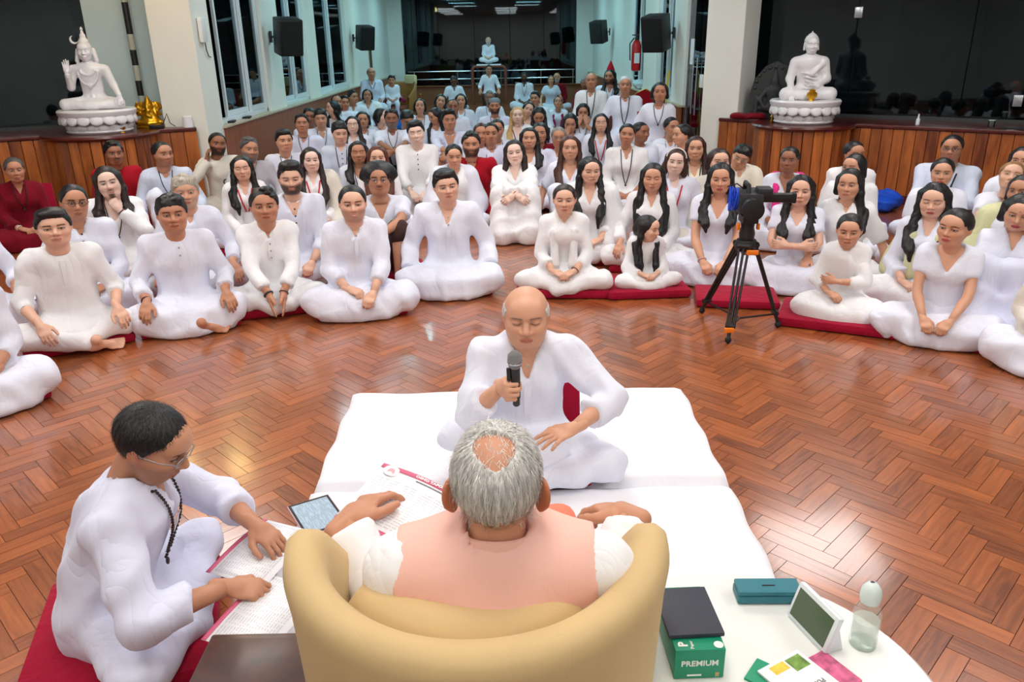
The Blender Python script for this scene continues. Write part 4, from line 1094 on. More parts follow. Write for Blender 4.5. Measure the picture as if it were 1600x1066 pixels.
# ---- left side of the hall: panelling, sill, windows
XL, YE = -3.55, 26.0
wl_ = struct(MB().box((XL - .16, (10.1 + YE) / 2, .42), (.26, YE - 10.1, .84)).build('wall_left', plain('panel_core', (96, 48, 24), .6), smooth=False))
boards(wl_, (XL, 10.12), (XL, YE - .02), 0, .84, .052, M_BEAD, .014, 'bead_boarding', True)
MB().box((XL - .13, (10.1 + YE) / 2, .86), (.34, YE - 10.1, .03), ch=.006).build('sill', plain('sill_cream', (196, 184, 160), .5, var=.05), wl_)
piers = [(12.30, 13.22), (14.95, 15.75), (18.72, 19.85)]
for (a, b) in piers: MB().box((XL - .12, (a + b) / 2, (CEIL + .87) / 2), (.22, b - a, CEIL - .87), ch=.01).build('pier', M_PILLAR, wl_, smooth=False)
MB().box((XL - .16, (19.85 + YE) / 2, (CEIL + .87) / 2), (.14, YE - 19.85, CEIL - .87)).build('plaster', M_WALL, wl_, smooth=False)
def window(name, y0, y1, x, mull, side, open_gap=0.0, z0=.875, z1=CEIL):
    """sliding window: outer frame, sashes, panes"""
    t = bpy.data.objects.new(name, None); COL.objects.link(t); struct(t); t.location = (x, y0, z0); h = z1 - z0; W = y1 - y0
    MB().box((0, W / 2, .03), (.10, W, .06), ch=.008).build('frame_rail', M_FRAME, t); 
    for y in (.03, W - .03): MB().box((0, y, h / 2), (.10, .06, h), ch=.008).build('frame_post', M_FRAME, t)
    e = [.06 + open_gap] + [.06 + open_gap + (W - .12 - open_gap) * m for m in mull] + [W - .06]
    for i in range(len(e) - 1):
        a, b = e[i], e[i + 1]; dx = side * (.02 if i % 2 else -.02)
        sa = MB(); sa.box((dx, a + .028, h / 2), (.035, .056, h - .12)); sa.box((dx, b - .028, h / 2), (.035, .056, h - .12)); sa.box((dx, (a + b) / 2, .10), (.034, b - a - .112, .07)); s_ = sa.build('sash', M_FRAME, t, smooth=False)
        MB().box((dx, (a + b) / 2, h / 2), (.008, b - a - .1, h - .2)).build('pane', M_GLASS, s_, smooth=False)
window('window_1', 10.16, 12.30, XL - .10, (.56,), 1, .42); window('window_2', 13.22, 14.95, XL - .10, (.52,), 1); window('window_3', 15.75, 18.72, XL - .10, (.5,), 1)
struct(MB().box((XL - 2.6, 17, 1.7), (.1, 18, 3.6)).build('wall_outside_windows_left', M_DARK, smooth=False))

# ---- right side of the hall
XR = 2.56
wr = struct(MB().box((XR + .16, (12.05 + YE) / 2, .42), (.26, YE - 12.05, .84)).build('wall_right', plain('panel_core', (96, 48, 24), .6), smooth=False))
boards(wr, (XR, 12.07), (XR, YE - .02), 0, .84, .052, M_BEAD, .014, 'bead_boarding', True)
MB().box((XR + .13, (12.05 + YE) / 2, .86), (.34, YE - 12.05, .03), ch=.006).build('sill', MATS['sill_cream'], wr)
for (a, b) in [(12.05, 12.95), (14.35, 15.7)]: MB().box((XR + .12, (a + b) / 2, (CEIL + .87) / 2), (.22, b - a, CEIL - .87), ch=.01).build('pier', M_PILLAR, wr, smooth=False)
MB().box((XR + .16, (17.4 + YE) / 2, (CEIL + .87) / 2), (.14, YE - 17.4, CEIL - .87)).build('plaster', M_WALL, wr, smooth=False)
window('window_4', 12.95, 14.35, XR + .10, (.5,), -1); window('window_5', 15.7, 17.4, XR + .10, (.5,), -1)
struct(MB().box((XR + 2.6, 17.5, 1.7), (.1, 13, 3.6)).build('wall_outside_windows_right', M_DARK, smooth=False))
# double glass door beside the right pillar
dr = bpy.data.objects.new('door_1', None); COL.objects.link(dr); struct(dr); dr.location = (XR + .08, 10.72, 0)
for i, y in enumerate((.33, 1.0)):
    lf = MB().box((0, y, CEIL / 2), (.014, .645, CEIL - .02)).build('door_leaf', M_GLASS, dr, smooth=False)
    hy = y + (.22 if i == 0 else -.22)
    for q in (-1, 1): MB().tube([(q * .06, hy, .80), (q * .06, hy, 1.55)], .015, 10).build('door_handle', M_STEEL, lf)
    for z in (.88, 1.47): MB().tube([(-.06, hy, z), (.06, hy, z)], .010, 8).build('handle_post', M_STEEL, lf)
    pp = MB().box((-.012, y + (-.14 if i == 0 else .14), 1.62), (.003, .22, .34)).build('notice_sheet', plain('paper_white', (236, 238, 242), .7), lf, smooth=False)
MB().box((0, .66, CEIL - .03), (.06, 1.34, .06)).build('head_rail', M_STEEL, dr); MB().box((0, -.02, CEIL / 2), (.05, .03, CEIL - .02)).build('jamb', M_STEEL, dr); MB().box((0, 1.34, CEIL / 2), (.05, .03, CEIL - .02)).build('jamb', M_STEEL, dr)

# ---- far end: low timber base, dark glass, rail
wf = struct(MB().box((-.5, YE + .1, .25), (6.6, .3, .50)).build('wall_far', plain('far_base', (132, 82, 50), .45, var=.12, vscale=3), smooth=False))
MB().box((-.5, YE + .02, .515), (6.4, .34, .03), ch=.006).build('ledge', wood('far_ledge', (90, 46, 26), (160, 96, 58), 4, gv=(1, 8, 8)), wf)
for q, x in ((0, -3.42), (1, 2.40)): MB().box((x, YE + .02, (CEIL + .5) / 2), (.44 if q == 0 else .50, .2, CEIL - .5)).build('plaster', M_WALL, wf, smooth=False)
fw_ = bpy.data.objects.new('window_far', None); COL.objects.link(fw_); struct(fw_); fw_.location = (0, YE + .06, .53)
xs_ = [-3.2, -2.1, -1.0, .1, 1.15, 2.15]
for a, b in zip(xs_[:-1], xs_[1:]): MB().box(((a + b) / 2, 0, (CEIL - .53) / 2), (b - a - .014, .014, CEIL - .53)).build('pane', M_GLASS, fw_, smooth=False)
struct(MB().box((-.5, YE + 2.6, 1.6), (12, .1, 3.6)).build('wall_outside_far', M_DARK, smooth=False))
rl = thing('steel_railing', 'polished steel railing in front of the dark glass at the far end', 'railing', (0, YE - .10, .53))
for z in (.42, .19): MB().tube([(-3.1, 0, z), (2.1, 0, z)], .018, 8).build('rail', M_STEEL, rl)
for x in (-2.9, -1.55, -.2, 1.05, 2.05): MB().tube([(x, 0, 0), (x, 0, .42)], .018, 8).build('post', M_STEEL, rl)

# ---- loudspeakers on wall brackets
def speaker(x, y, z, q, label):
    t = thing('loudspeaker', label, 'loudspeaker', (x, y, z), 0, 'wall loudspeakers')
    R3 = Matrix.Rotation(q * .62, 3, 'Z') @ Matrix.Rotation(math.radians(12), 3, 'X')
    MB().box(tuple(R3 @ Vector((0, 0, 0))), (.36, .30, .52), rot=R3, ch=.03).build('cabinet', M_BLACK, t)
    MB().box(tuple(R3 @ Vector((0, -.155, 0))), (.31, .02, .47), rot=R3, ch=.012).build('grille', plain('speaker_grille', (26, 26, 28), .8, bump=.8, bscale=400), t)
    MB().tube([(0, 0, 0), (-q * .28, .10, 0)], .018, 8).build('bracket_arm', M_STEEL, t); MB().box((-q * .285, .10, 0), (.02, .09, .16)).build('bracket_plate', M_BLACK, t)
speaker(XL + .30, 12.55, 1.92, -1 * -1, 'black loudspeaker on the white pier nearest the left pillar')
speaker(XL + .30, 19.35, 1.93, 1, 'black loudspeaker on the last pier of the left wall')
speaker(XR - .30, 12.75, 1.88, -1, 'large black loudspeaker above the glass door side of the right wall')
speaker(XR - .28, 20.9, 1.98, -1, 'smaller black loudspeaker high on the far right plaster wall')

# fire extinguisher
t = thing('fire_extinguisher', 'red fire extinguisher hung on the right wall below a loudspeaker', 'extinguisher', (XR - .10, 15.9, 1.22))
RED = plain('extinguisher_red', (200, 18, 24), .3)
MB().lathe([(.03, 0), (.085, .02), (.09, .06), (.09, .46), (.06, .54), (.03, .56)], (0, 0, 0), 20).build('cylinder', RED, t); MB().lathe([(.03, .56), (.035, .60), (.02, .63)], (0, 0, 0), 12).build('valve', M_BLACK, t); MB().box((-.02, 0, .65), (.14, .02, .02)).build('handle', M_BLACK, t)
MB().tube([(-.05, 0, .60), (-.13, -.02, .5), (-.12, -.04, .2)], .012, 8).build('hose', M_RUBBER, t); MB().box((0, -.0895, .24), (.10, .006, .18)).build('instruction_label', MATS['paper_white'], t)
# white box on the left pillar, with cable
t = thing('wall_router', 'white plastic box with cable high on the left pillar', 'router', (-3.545, 9.80, 1.98))
MB().box((.025, 0, 0), (.05, .16, .27), ch=.015).build('case', plain('router_white', (232, 232, 228), .4), t); MB().tube([(.02, .04, -.13), (.02, .05, -.22), (.012, .12, -.29), (.008, .20, -.30)], .006, 6).build('cable', M_BLACK, t)
t = thing('wall_switch', 'small white switch box on the side of the right pillar', 'switch', (2.50, 10.62, 1.28)); MB().box((0, 0, 0), (.04, .12, .16), ch=.01).build('case', MATS['router_white'], t); MB().box((-.022, 0, .01), (.006, .05, .07), ch=.002).build('rocker', M_FRAME, t)
# small frame and pennant on far left plaster
t = thing('hanging_picture', 'narrow gilt picture hanging on the plaster at the far left', 'picture', (XL - .08, 22.2, 1.45)); MB().box((.0, 0, 0), (.03, .34, .62), ch=.01).build('frame', plain('gilt', (150, 120, 60), .4, metal=.6), t); MB().box((.018, 0, 0), (.006, .28, .56)).build('picture', plain('picture_print', (70, 66, 58), .6, var=.4, vscale=9), t)
tag(MB().prism([(-.12, 0), (.12, 0), (0, -.30)], 0, .01, Matrix.Translation((XL - .06, 21.6, 2.25)) @ Matrix.Rotation(PI / 2, 4, 'Z') @ Matrix.Rotation(PI / 2, 4, 'X')).build('pennant', plain('pennant_blue', (40, 90, 200), .6)), 'small blue pennant above the hanging picture', 'pennant')
# ------------------------------------------------------------------ the audience, one by one
DK = (24, 22, 26); MALA = (.27, DK, .0042); MALA_S = (.20, DK, .004); RIB = (.26, (196, 24, 40), False); RIBB = (.24, (196, 24, 40), True); RIBK = (.24, (20, 20, 30), False)
P = person; PPL = [
# front row, left to right
P(84, 356, .78, 'm', 'stocky man with receding black hair in white kurta, hands near bare foot, front row left', lod=1, skin='l', hair='quiff', top='n', bot='n', arms=('knees_in', 'knees'), sleeve=.35, legs='cross', vneck=.0, wide=1.08, fat=1.12, fw=1.06, cushion='maroon cushion under the stocky man at front row left', style='kurta', lean=.10, hpit=-.05, fl=.97, feet=True, legj=[[(-.085, -.02, .145), (-.295, -.205, .145), (.08, -.345, .07)], [(.085, -.02, .145), (.285, -.205, .145), (-.10, -.25, .075)]], footf=[((.90, .10, -.05), (.25, .6, -.7)), ((-.9, .3, 0), (0, .6, -.7))]),
P(116, 316, .80, 'm', 'man in black-rimmed glasses and buttoned white kurta behind the stocky man', lod=1, skin='t', hair='crop', glasses=(24, 24, 28), arms=('knees', 'lap'), buttons=('dark', 3), legs='robe', sleeve=.7, hyaw=.15, htil=.08, cushion='maroon cushion under the man in black-rimmed glasses'),
P(169, 285, .80, 'm', 'long-haired man with goatee and open white shirt leaning chin on fist', lod=1, skin='p', hair='mens_long', hair_col=DBR, beard='goatee', arms=('lap', 'chin'), mala=(.26, (70, 40, 28), .0045), vneck=.16, vw=.42, bot='n', top='n', sleeve=.9, hlen=.20, htil=-.12, legs='cross', bracelet=(1, (40, 32, 34)), fl=1.03),
P(23, 266, .74, 'f', 'older woman in dark red dress with beads on a maroon floor seat', lod=1, skin='t', hair='tied', hair_col=SALT, top='mr', bot='mr', legs='robe', arms='lap', mala=(.22, DK, .004), sleeve=.8, bracelet=(-1, (230, 225, 225)), smile=.5, wide=1.1, dyaw=.1),
P(178, 240, .82, 'm', 'man in bright red shirt sitting against the left wooden bay', lod=2, skin='d', hair='short', top='r', bot='r', arms=('lap', 'lap'), beard='mustache', style='kurta', smile=.6, focus=(1, 3)),
P(254, 241, .82, 'm', 'man in pale collarless shirt with beads beside the bay, looking right', lod=2, skin='t', hair='crop', top='b', bot='w', arms=('knees', 'knees'), mala=(.2, DK, .004), beard='stubble', hyaw=.5, sleeve=.85, legs='kneesup'),
P(290, 300, .80, 'm', 'man with silver-blond fringe in white kurta behind the front row', lod=1, skin='m', hair='fringe_cut', hair_col=(176, 166, 150), arms=('knees', 'knees'), bot='g', top='w', sleeve=.75, legs='cross', cushion='maroon cushion under the man with silver-blond fringe', beard='stubble'),
P(269, 335, .78, 'm', 'broad man in buttoned white kurta with brown bracelet, bare foot showing, front row', lod=1, skin='t', hair='fringe_cut', arms=('knees', 'knees'), buttons=('grey', 2), sleeve=.72, style='long', legs='cross', robe=True, wide=1.1, fw=1.08, bracelet=(-1, (70, 40, 30)), cushion='maroon cushion under the broad man with brown bracelet', lean=.07, vneck=0, feet=True, hpit=-.05, legj=[[(-.085, -.02, .145), (-.285, -.205, .145), (.06, -.335, .07)], [(.085, -.02, .145), (.285, -.205, .145), (-.10, -.25, .075)]], footf=[((.93, -.12, -.05), (.25, .6, -.7)), ((-.9, .3, 0), (0, .6, -.7))]),
P(413, 322, .76, 'm', 'older man with black hair in cream kurta, palms together, grey socks, front row', lod=1, skin='t', hair='short', top='n', bot='n', arms='prayer', watch=(-1, (52, 58, 66)), bracelet=(1, (60, 66, 78)), buttons=('grey', 4), sleeve=.72, legs='cross', cushion='maroon cushion under the older man with palms together', cush_w=.66, vneck=.08, kw=.02, fl=1.05, hpit=-.04),
P(454, 279, .84, 'm', 'young man with tall black hair and beard in white kurta, leaning forward', lod=1, skin='l', hair='pomp', beard='full', arms=('knees', 'front'), buttons=('dark', 3), sleeve=.55, legs='cross', lean=.10, vneck=.13, vw=.42, hpit=.06),
P(551, 318, .78, 'm', 'smiling man with cropped hair and stubble in loose white kurta, front row', lod=1, skin='l', hair='crop', beard='stubble', smile=1.0, arms=('lap', 'front'), legs='robe', sleeve=.60, buttons=('grey', 1), vneck=.09, cushion='maroon cushion under the smiling man with stubble', loose=1.1, kw=.04),
P(592, 281, .80, 'm', 'man with large curly black hair and round glasses, knee drawn up in dark shorts', lod=1, skin='t', hair='afro', glasses=(170, 140, 120), arms=('knees', 'hug'), beard='mustache', sleeve=-.75, legs='kneesup', bot='br', vneck=.15, vw=.45, cushion='maroon cushion under the man with curly hair', top='w', hpit=-.08, feet=True, hem=.05, legr=1.1),
P(697, 291, .81, 'm', 'young man with swept black hair and wristwatch in wide white kurta, front row centre', lod=1, skin='l', hair='quiff', arms=('side', 'side'), legs='robe', sleeve=.80, buttons=('grey', 2), vneck=.13, watch=(1, (228, 228, 230)), cushion='maroon cushion under the young man with wristwatch', smile=.5, htil=-.10, hyaw=.12, loose=1.15, wide=1.06, kw=.02),
P(882, 312, .71, 'f', 'woman with tied-back hair and white scarf, hands crossed in lap, front row', lod=1, skin='l', hair='tied', hair_col=DBR, arms='lap', legs='cross', sleeve=.62, shawl=('scarf', 'n'), cushion='maroon cushion under the woman with white scarf', top='n', bot='n', vneck=.05, kw=.05, cush_w=.72, bracelet=(1, (120, 70, 50))),
P(1012, 357, .49, 'f', 'small girl with long black hair in white, looking to the right', lod=1, skin='l', hair='child', child=True, hs=.80, s=.66, arms='lap', legs='cross', hyaw=.85, hpit=.1, dyaw=.25, sleeve=.85, top='n', bot='n', cushion='wide maroon cushion under the small girl', cush_w=.62, vneck=0, hlen=.34, wide=.95),
P(1327, 360, .62, 'f', 'girl with centre-parted black hair in cream pintucked blouse, arms folded', lod=1, skin='m', hair='tied', arms=('lap_up', 'cross'), legs='robe', sleeve=.55, top='n', bot='n', cushion='long maroon cushion under the girl in cream blouse', cush_w=.74, cush_y=-.08, hpit=.08, brow=1.2, vneck=.05, child=True, hs=.90, wide=.92),
P(1492, 356, .71, 'f', 'woman in white V-neck T-shirt with dark ponytail, smiling to the left, hands clasped', lod=1, skin='m', hair='pony', arms='front', legs='robe', sleeve=-.55, vneck=.15, vw=.55, nwide=1.3, hyaw=-.35, htil=.06, smile=.5, cushion='maroon cushion under the woman in V-neck T-shirt', lips=(190, 70, 80), kw=.04, style='tee', wide=1.06),
P(1688, 372, .76, 'f', 'person in patterned cream blouse and white skirt at the right edge', lod=1, skin='m', hair='long', top='sh', bot='w', legs='robe', arms='lap'),
P(-78, 336, .80, 'm', 'person in white kurta cut off by the left edge, nearer the red dress', lod=1, skin='t', arms=('knees', 'knees'), legs='robe', sleeve=.5),
P(-92, 410, .80, 'm', 'person in white skirt cut off by the left edge, lowest in the corner', lod=1, skin='t', arms=('lap', 'lap'), legs='robe', sleeve=.5, cushion='maroon cushion at the lowest left edge'),
# second row
P(340, 225, .80, 'm', 'bearded man in cream sweatshirt leaning his cheek on one hand by the panelling', lod=2, skin='d', hair='crop', beard='full', top='sh', bot='sh', arms=('cheek', 'knees'), sleeve=.97, vneck=0, style='tee', hyaw=.2, htil=.15, smile=.5, sweat=True),
P(390, 234, .78, 'm', 'grey-haired bearded man resting his mouth on his hand beside the cream sweatshirt', lod=2, skin='t', hair='short', hair_col=SALT, beard='full', beard_col=GRY, top='g', bot='g', arms=('mouth', 'knees'), sleeve=.9, hyaw=.3, htil=.15),
P(378, 263, .76, 'f', 'woman with long wavy black hair, red lanyard and name badge', lod=1, skin='l', hair='wavy', lany=RIBB, arms=('lap', 'lap'), closed=True, sleeve=.95, legs='cross', top='n', bot='v', htil=-.05, vneck=.12, cushion='maroon cushion under the woman with name badge'),
P(444, 221, .82, 'm', 'young man with thick black hair and white collar shirt seated near the panelling', lod=2, skin='m', hair='quiff', mala=(.12, DK, .004), hyaw=.25, hpit=-.06, arms='lap', vneck=.06),
P(486, 250, .78, 'f', 'young woman with long hair in beige shawl and red lanyard', lod=1, skin='p', hair='longfront', hair_col=DBR, lany=RIB, shawl=('wrap', 'sh'), top='n', bot='sh', arms='lap', legs='robe', hyaw=.1, sleeve=.9, vneck=.1),
P(472, 194, .86, 'm', 'young man with black hair and long bead string, chin raised', lod=2, skin='t', hair='short', mala=MALA_S, hpit=-.12, arms='lap', vneck=.08, top='v'),
P(484, 183, .86, 'm', 'young man half hidden between two black-haired youths by the wall', lod=3, skin='d', hair='short', arms='lap'),
P(501, 185, .86, 'm', 'slim youth with black hair looking down, right of the half hidden man', lod=2, skin='m', hair='fringe_cut', mala=MALA_S, arms='lap', hpit=.1, vneck=.12),
P(531, 208, .84, 'm', 'young man with black fringe in pale blue buttoned kurta and long beads', lod=2, skin='l', hair='fringe_cut', mala=(.33, DK, .0045), buttons=('dark', 4), top='b', bot='b', arms=('lap', 'lap'), hpit=.15, hyaw=.2, vneck=.05),
P(551, 195, .82, 'f', 'pale woman with very long brown hair and closed eyes', lod=2, skin='p', hair='longfront', hair_col=DBR, closed=True, arms='lap', vneck=.1, hlen=.36),
P(567, 187, .80, 'f', 'dark-haired smiling woman behind the pale woman with closed eyes', lod=3, skin='t', hair='longback', mala=MALA_S, arms='lap', smile=.5),
P(560, 238, .78, 'f', 'woman with curly shoulder-length black hair and closed eyes, white open shirt', lod=2, skin='t', hair='wavy', hlen=.25, closed=True, arms='lap', mala=(.24, DK, .004), vneck=.16, vw=.45),
P(590, 247, .76, 'f', 'woman with reddish-brown straight hair behind the curly-haired man', lod=2, skin='l', hair='longfront', hair_col=RBR, arms='lap', hlen=.40, top='n'),
P(650, 208, .92, 'm', 'smiling dark-haired man kneeling upright in long white kurta with black buttons', lod=2, skin='p', hair='quiff', closed=True, smile=1.0, legs='kneel', arms='front', buttons=('dark', 4), sleeve=.75, style='long', lean=.05, top='n', bot='n', vneck=.05, cushion='maroon cushion under the kneeling smiling man', dyaw=0, htil=-.08, z0=.20),
P(736, 226, .84, 'm', 'bearded man in dark red shirt sitting among people in white', lod=2, skin='t', hair='short', beard='full', top='r', bot='r', arms=('lap', 'side'), sleeve=.95, wide=1.1, vneck=.12, lean=.08),
P(709, 244, .76, 'f', 'young woman with black braid and white shawl, eyes lowered', lod=2, skin='m', hair='tail', hside=1, shawl=('wrap', 'w'), arms='lap', hyaw=.1, hpit=.1, vneck=.1, top='n'),
P(804, 238, .80, 'f', 'woman with long brown hair wrapped in big white shawl, hugging raised knees', lod=1, skin='p', hair='longfront', hair_col=DBR, shawl=('scarf', 'n'), legs='kneesup', robe=True, arms='hug', sleeve=.8, loose=1.3, top='n', bot='n', htil=-.10, vneck=.12, bracelet=(-1, (90, 50, 40)), smile=.3, feet=False),
P(922, 266, .78, 'f', 'woman with long black hair in white fringed shawl looking to the right', lod=1, skin='l', hair='wavy', hlen=.42, shawl=('wrap', 'n'), arms='lap', legs='cross', hyaw=.25, hpit=.08, vneck=.14, top='n', bot='n', watch=(-1, (40, 36, 34)), cushion='maroon cushion under the woman in fringed shawl'),
P(1020, 277, .76, 'f', 'woman with straight waist-length black hair and closed eyes in white', lod=1, skin='m', hair='longfront', hlen=.52, closed=True, arms=('knees', 'lap'), sleeve=.85, legs='cross', top='n', bot='n', kw=.05, hpit=.08, vneck=.1, cushion='maroon cushion under the woman with waist-length hair'),
P(980, 210, .84, 'f', 'smiling woman with long bead string in white blouse, hands folded', lod=2, skin='t', hair='tied', mala=(.34, DK, .005), arms='lap', smile=.6, htil=.12, sleeve=.55, legs='robe', vneck=.10, wide=1.08, kh=0, top='n'),
P(1056, 253, .80, 'f', 'woman with brown bob, white headband and red lanyard', lod=2, skin='p', hair='bob', hair_col=(60, 34, 26), lany=RIB, headband=True, arms=('lap', 'side'), sleeve=-.6, style='tee', htil=.10, vneck=.1, smile=.2),
P(1087, 232, .82, 'f', 'woman with long reddish hair in pale green dress and beads', lod=2, skin='m', hair='longfront', hair_col=(58, 26, 22), mala=(.30, DK, .005), top='c', bot='ol', arms='lap', legs='robe', vneck=.12, hlen=.36),
P(1126, 279, .80, 'f', 'woman with long loose black hair behind the video camera', lod=1, skin='m', hair='wavy', hlen=.34, arms='front', sleeve=-.55, style='tee', legs='robe', vneck=.15, vw=.5, nwide=1.2, bracelet=(-1, (220, 200, 195)), hpit=.05, lips=(180, 70, 80)),
P(1123, 252, .80, 'f', 'woman with brown hair partly hidden behind the camera-side woman', lod=2, skin='l', hair='longback', hair_col=(50, 30, 26), arms='lap', top='sh', bot='sh', hyaw=.3),
P(1158, 245, .70, 'm', 'boy with glasses in cream shawl leaning by the right wooden corner', lod=2, skin='m', hair='fringe_cut', glasses=(180, 170, 160), top='c', bot='c', shawl=('wrap', 'c'), arms='lap', child=True, hs=.92, htil=.35, hpit=.25),
P(1233, 250, .78, 'f', 'woman with red mark on forehead wearing a bright pink shawl', lod=2, skin='d', hair='tied', shawl=('scarf', 'pk'), cape=True, arms='lap', bindi=True, vneck=.14, vw=.5, hyaw=-.15, smile=.3, legs='robe'),
P(1251, 298, .74, 'f', 'young woman with centre-parted dark hair, forearms crossed on knees', lod=1, skin='l', hair='wavy', hlen=.34, arms='cross', legs='robe', sleeve=-.55, style='tee', vneck=.13, vw=.5, nwide=1.2, kw=.04),
P(1327, 288, .78, 'f', 'woman with hair over one shoulder leaning on her straight arm', lod=1, skin='m', hair='long', hside=1, arms=('knees', 'floor'), sleeve=-.85, legs='cross', vneck=.06, nwide=1.3, top='n', hyaw=-.15, bot='n', slx=-.03),
P(1334, 262, .78, 'f', 'woman whose dark head rises behind the one leaning on her arm', lod=2, skin='m', hair='longback', arms='lap', hyaw=-.5, top='n'),
P(1334, 241, .80, 'f', 'woman with hair tied back beside the wooden bay, mostly hidden by two others', lod=2, skin='t', hair='tied', top='n', arms='lap', hyaw=.5),
P(1487, 232, .86, 'm', 'man with glasses and black lanyard, arms folded, against the right wooden wall', lod=2, skin='t', hair='crop', beard='stubble', glasses=(40, 36, 60), lany=RIBK, arms='cross_hi', top='b', sleeve=.9, wide=1.1, hyaw=-.1),
P(1472, 270, .80, 'f', 'woman with pulled-back hair and red lipstick in front of the man with folded arms', lod=2, skin='m', hair='tied', lany=(.14, (150, 30, 40), False), lips=(190, 30, 45), arms='lap', sleeve=-.7, style='tee', vneck=.08),
P(1459, 313, .76, 'f', 'woman with long black hair, closed eyes and pale olive wrap', lod=1, skin='l', hair='wavy', hlen=.36, closed=True, shawl=('scarf', 'ol'), cape=True, arms=('lap', 'lap'), legs='robe', hpit=.12, vneck=.12, lips=(180, 60, 65), dyaw=-.1, bot='n'),
P(1594, 332, .76, 'f', 'woman with red forehead mark resting her cheek on her hand at the right edge', lod=1, skin='m', hair='longback', bindi=True, arms=('cross', 'cheek'), legs='kneesup', robe=True, sleeve=-.7, style='tee', hpit=.2, htil=.1, bot='v', lips=(175, 40, 55), feet=True),
P(1580, 276, .80, 'f', 'fair-haired woman with upturned face near the right edge', lod=2, skin='l', hair='tied', hair_col=(150, 112, 70), arms='hug', legs='kneesup', bot='sh', sleeve=-.7, hpit=-.25, htil=.1),
P(1597, 251, .84, 'f', 'dark-haired woman at the right edge behind the fair-haired woman', lod=2, skin='m', hair='longback', arms='lap', hyaw=-.2),
P(1596, 299, .76, 'f', 'dark-haired woman in pale yellow wrap at the right edge, between two others', lod=2, skin='t', hair='longback', arms='lap', shawl=('wrap', 'ol'), hyaw=-.3),
# middle of the hall
P(612, 186, .86, 'm', 'grey-bearded man in short-sleeved shirt, bare arms folded on his knees', lod=2, skin='d', hair='short', hair_col=(40, 34, 34), beard='full', beard_col=GRY, arms='hug', legs='kneesup', bot='nv', sleeve=-.8, mala=(.17, DK, .004), style='tee', vneck=.07, wide=1.08),
P(636, 187, .82, 'm', 'boy with black hair looking down behind the kneeling man', lod=3, skin='t', hair='fringe_cut', hpit=.4, hyaw=.3, arms='lap', mala=MALA_S),
P(702, 188, .86, 'm', 'young man with tousled black hair and open white shirt, arms folded on knees', lod=2, skin='t', hair='pomp', arms='hug', legs='kneesup', sleeve=.35, vneck=.17, vw=.4, bare_legs=True, feet=True, hyaw=.1, top='v', bot='v'),
P(752, 209, .82, 'f', 'woman with pulled-back auburn hair in white open jacket', lod=2, skin='t', hair='tied', hair_col=(60, 28, 20), arms=('lap', 'side'), mala=(.26, DK, .004), vneck=.17, vw=.4, sleeve=.7, top='n'),
P(767, 209, .82, 'm', 'man peering between the auburn-haired woman and her neighbour', lod=3, skin='t', hair='crop', arms='lap', top='v'),
P(777, 202, .82, 'f', 'dark-haired woman in white with beads, right of the peering man', lod=3, skin='t', hair='tied', mala=MALA_S, arms='lap', vneck=.1),
P(827, 216, .80, 'f', 'young woman with black fringe and V-neck beside a pink scarf', lod=2, skin='m', hair='wavy', hlen=.28, arms='lap', vneck=.13, vw=.5),
P(844, 208, .80, 'f', 'woman in maroon shawl with pink patterned scarf and long black hair', lod=2, skin='t', hair='longback', top='mr', bot='mr', shawl=('scarf_l', 'rs'), arms='lap', hyaw=-.1),
P(873, 215, .80, 'f', 'older woman with short grey hair and glasses, smiling', lod=2, skin='t', hair='tied', hair_col=(130, 126, 122), glasses=(130, 126, 130), smile=.6, arms='lap', top='v', bot='v'),
P(891, 231, .82, 'f', 'brown-haired woman in white T-shirt with dark blue scarf ends', lod=2, skin='m', hair='longfront', hair_col=(70, 36, 24), arms=('side', 'lap'), sleeve=-.7, style='tee', vneck=.14, vw=.5, hlen=.32, legs='kneesup'),
P(939, 192, .84, 'f', 'smiling woman with long black hair, red lanyard, eyes closed', lod=2, skin='l', hair='longfront', lany=RIB, closed=True, smile=.4, arms='lap', vneck=.1, hlen=.34),
P(891, 192, .82, 'f', 'dark-haired woman covering her mouth with a spread hand', lod=2, skin='t', hair='longback', arms=('face', 'lap'), hpit=.3),
P(911, 174, .84, 'f', 'woman covering her face with both hands', lod=3, skin='t', hair='longback', arms='face', hpit=.25, mala=MALA_S),
P(842, 180, .82, 'f', 'long-haired woman bowing her head behind the pink scarf', lod=3, skin='t', hair='longfront', arms='lap', hpit=.55),
P(826, 171, .82, 'f', 'woman in purple waistcoat tilting her head to one side', lod=3, skin='l', hair='longback', top='pu', bot='w', arms='lap', htil=.35, smile=.4, vneck=.15, vw=.6),
P(809, 180, .84, 'f', 'blonde woman with long straight hair and red lanyard', lod=2, skin='p', hair='long', hside=-1, hair_col=BLO, lany=(.2, (150, 24, 40), False), arms='lap', vneck=.14, hlen=.36, top='n'),
P(773, 166, .88, 'm', 'man in grey cap with dark beard and beads', lod=3, skin='t', hair='crop', cap=True, beard='full', mala=MALA, arms='knees', top='v', legs='cross'),
P(765, 153, .86, 'm', 'grey-bearded man just behind the man in the grey cap', lod=3, skin='d', hair='short', hair_col=GRY, beard='full', beard_col=GRY, arms='knees', mala=MALA_S),
P(836, 154, .84, 'm', 'dark-haired man sitting in front of the bearded man with the maroon seat', lod=3, skin='t', hair='short', arms='knees', focus=(-3, 6)),
P(872, 161, .72, 'f', 'person reclining with maroon shawl, arms folded over the belly', lod=3, skin='t', hair='tied', arms='lap', shawl=('scarf', 'mg'), hpit=-.35),
P(656, 166, .86, 'f', 'woman in puff-sleeved white blouse with beads, face lifted', lod=3, skin='m', hair='longback', mala=MALA, arms=('lap', 'floor'), sleeve=-.9, hpit=-.1, vneck=.12),
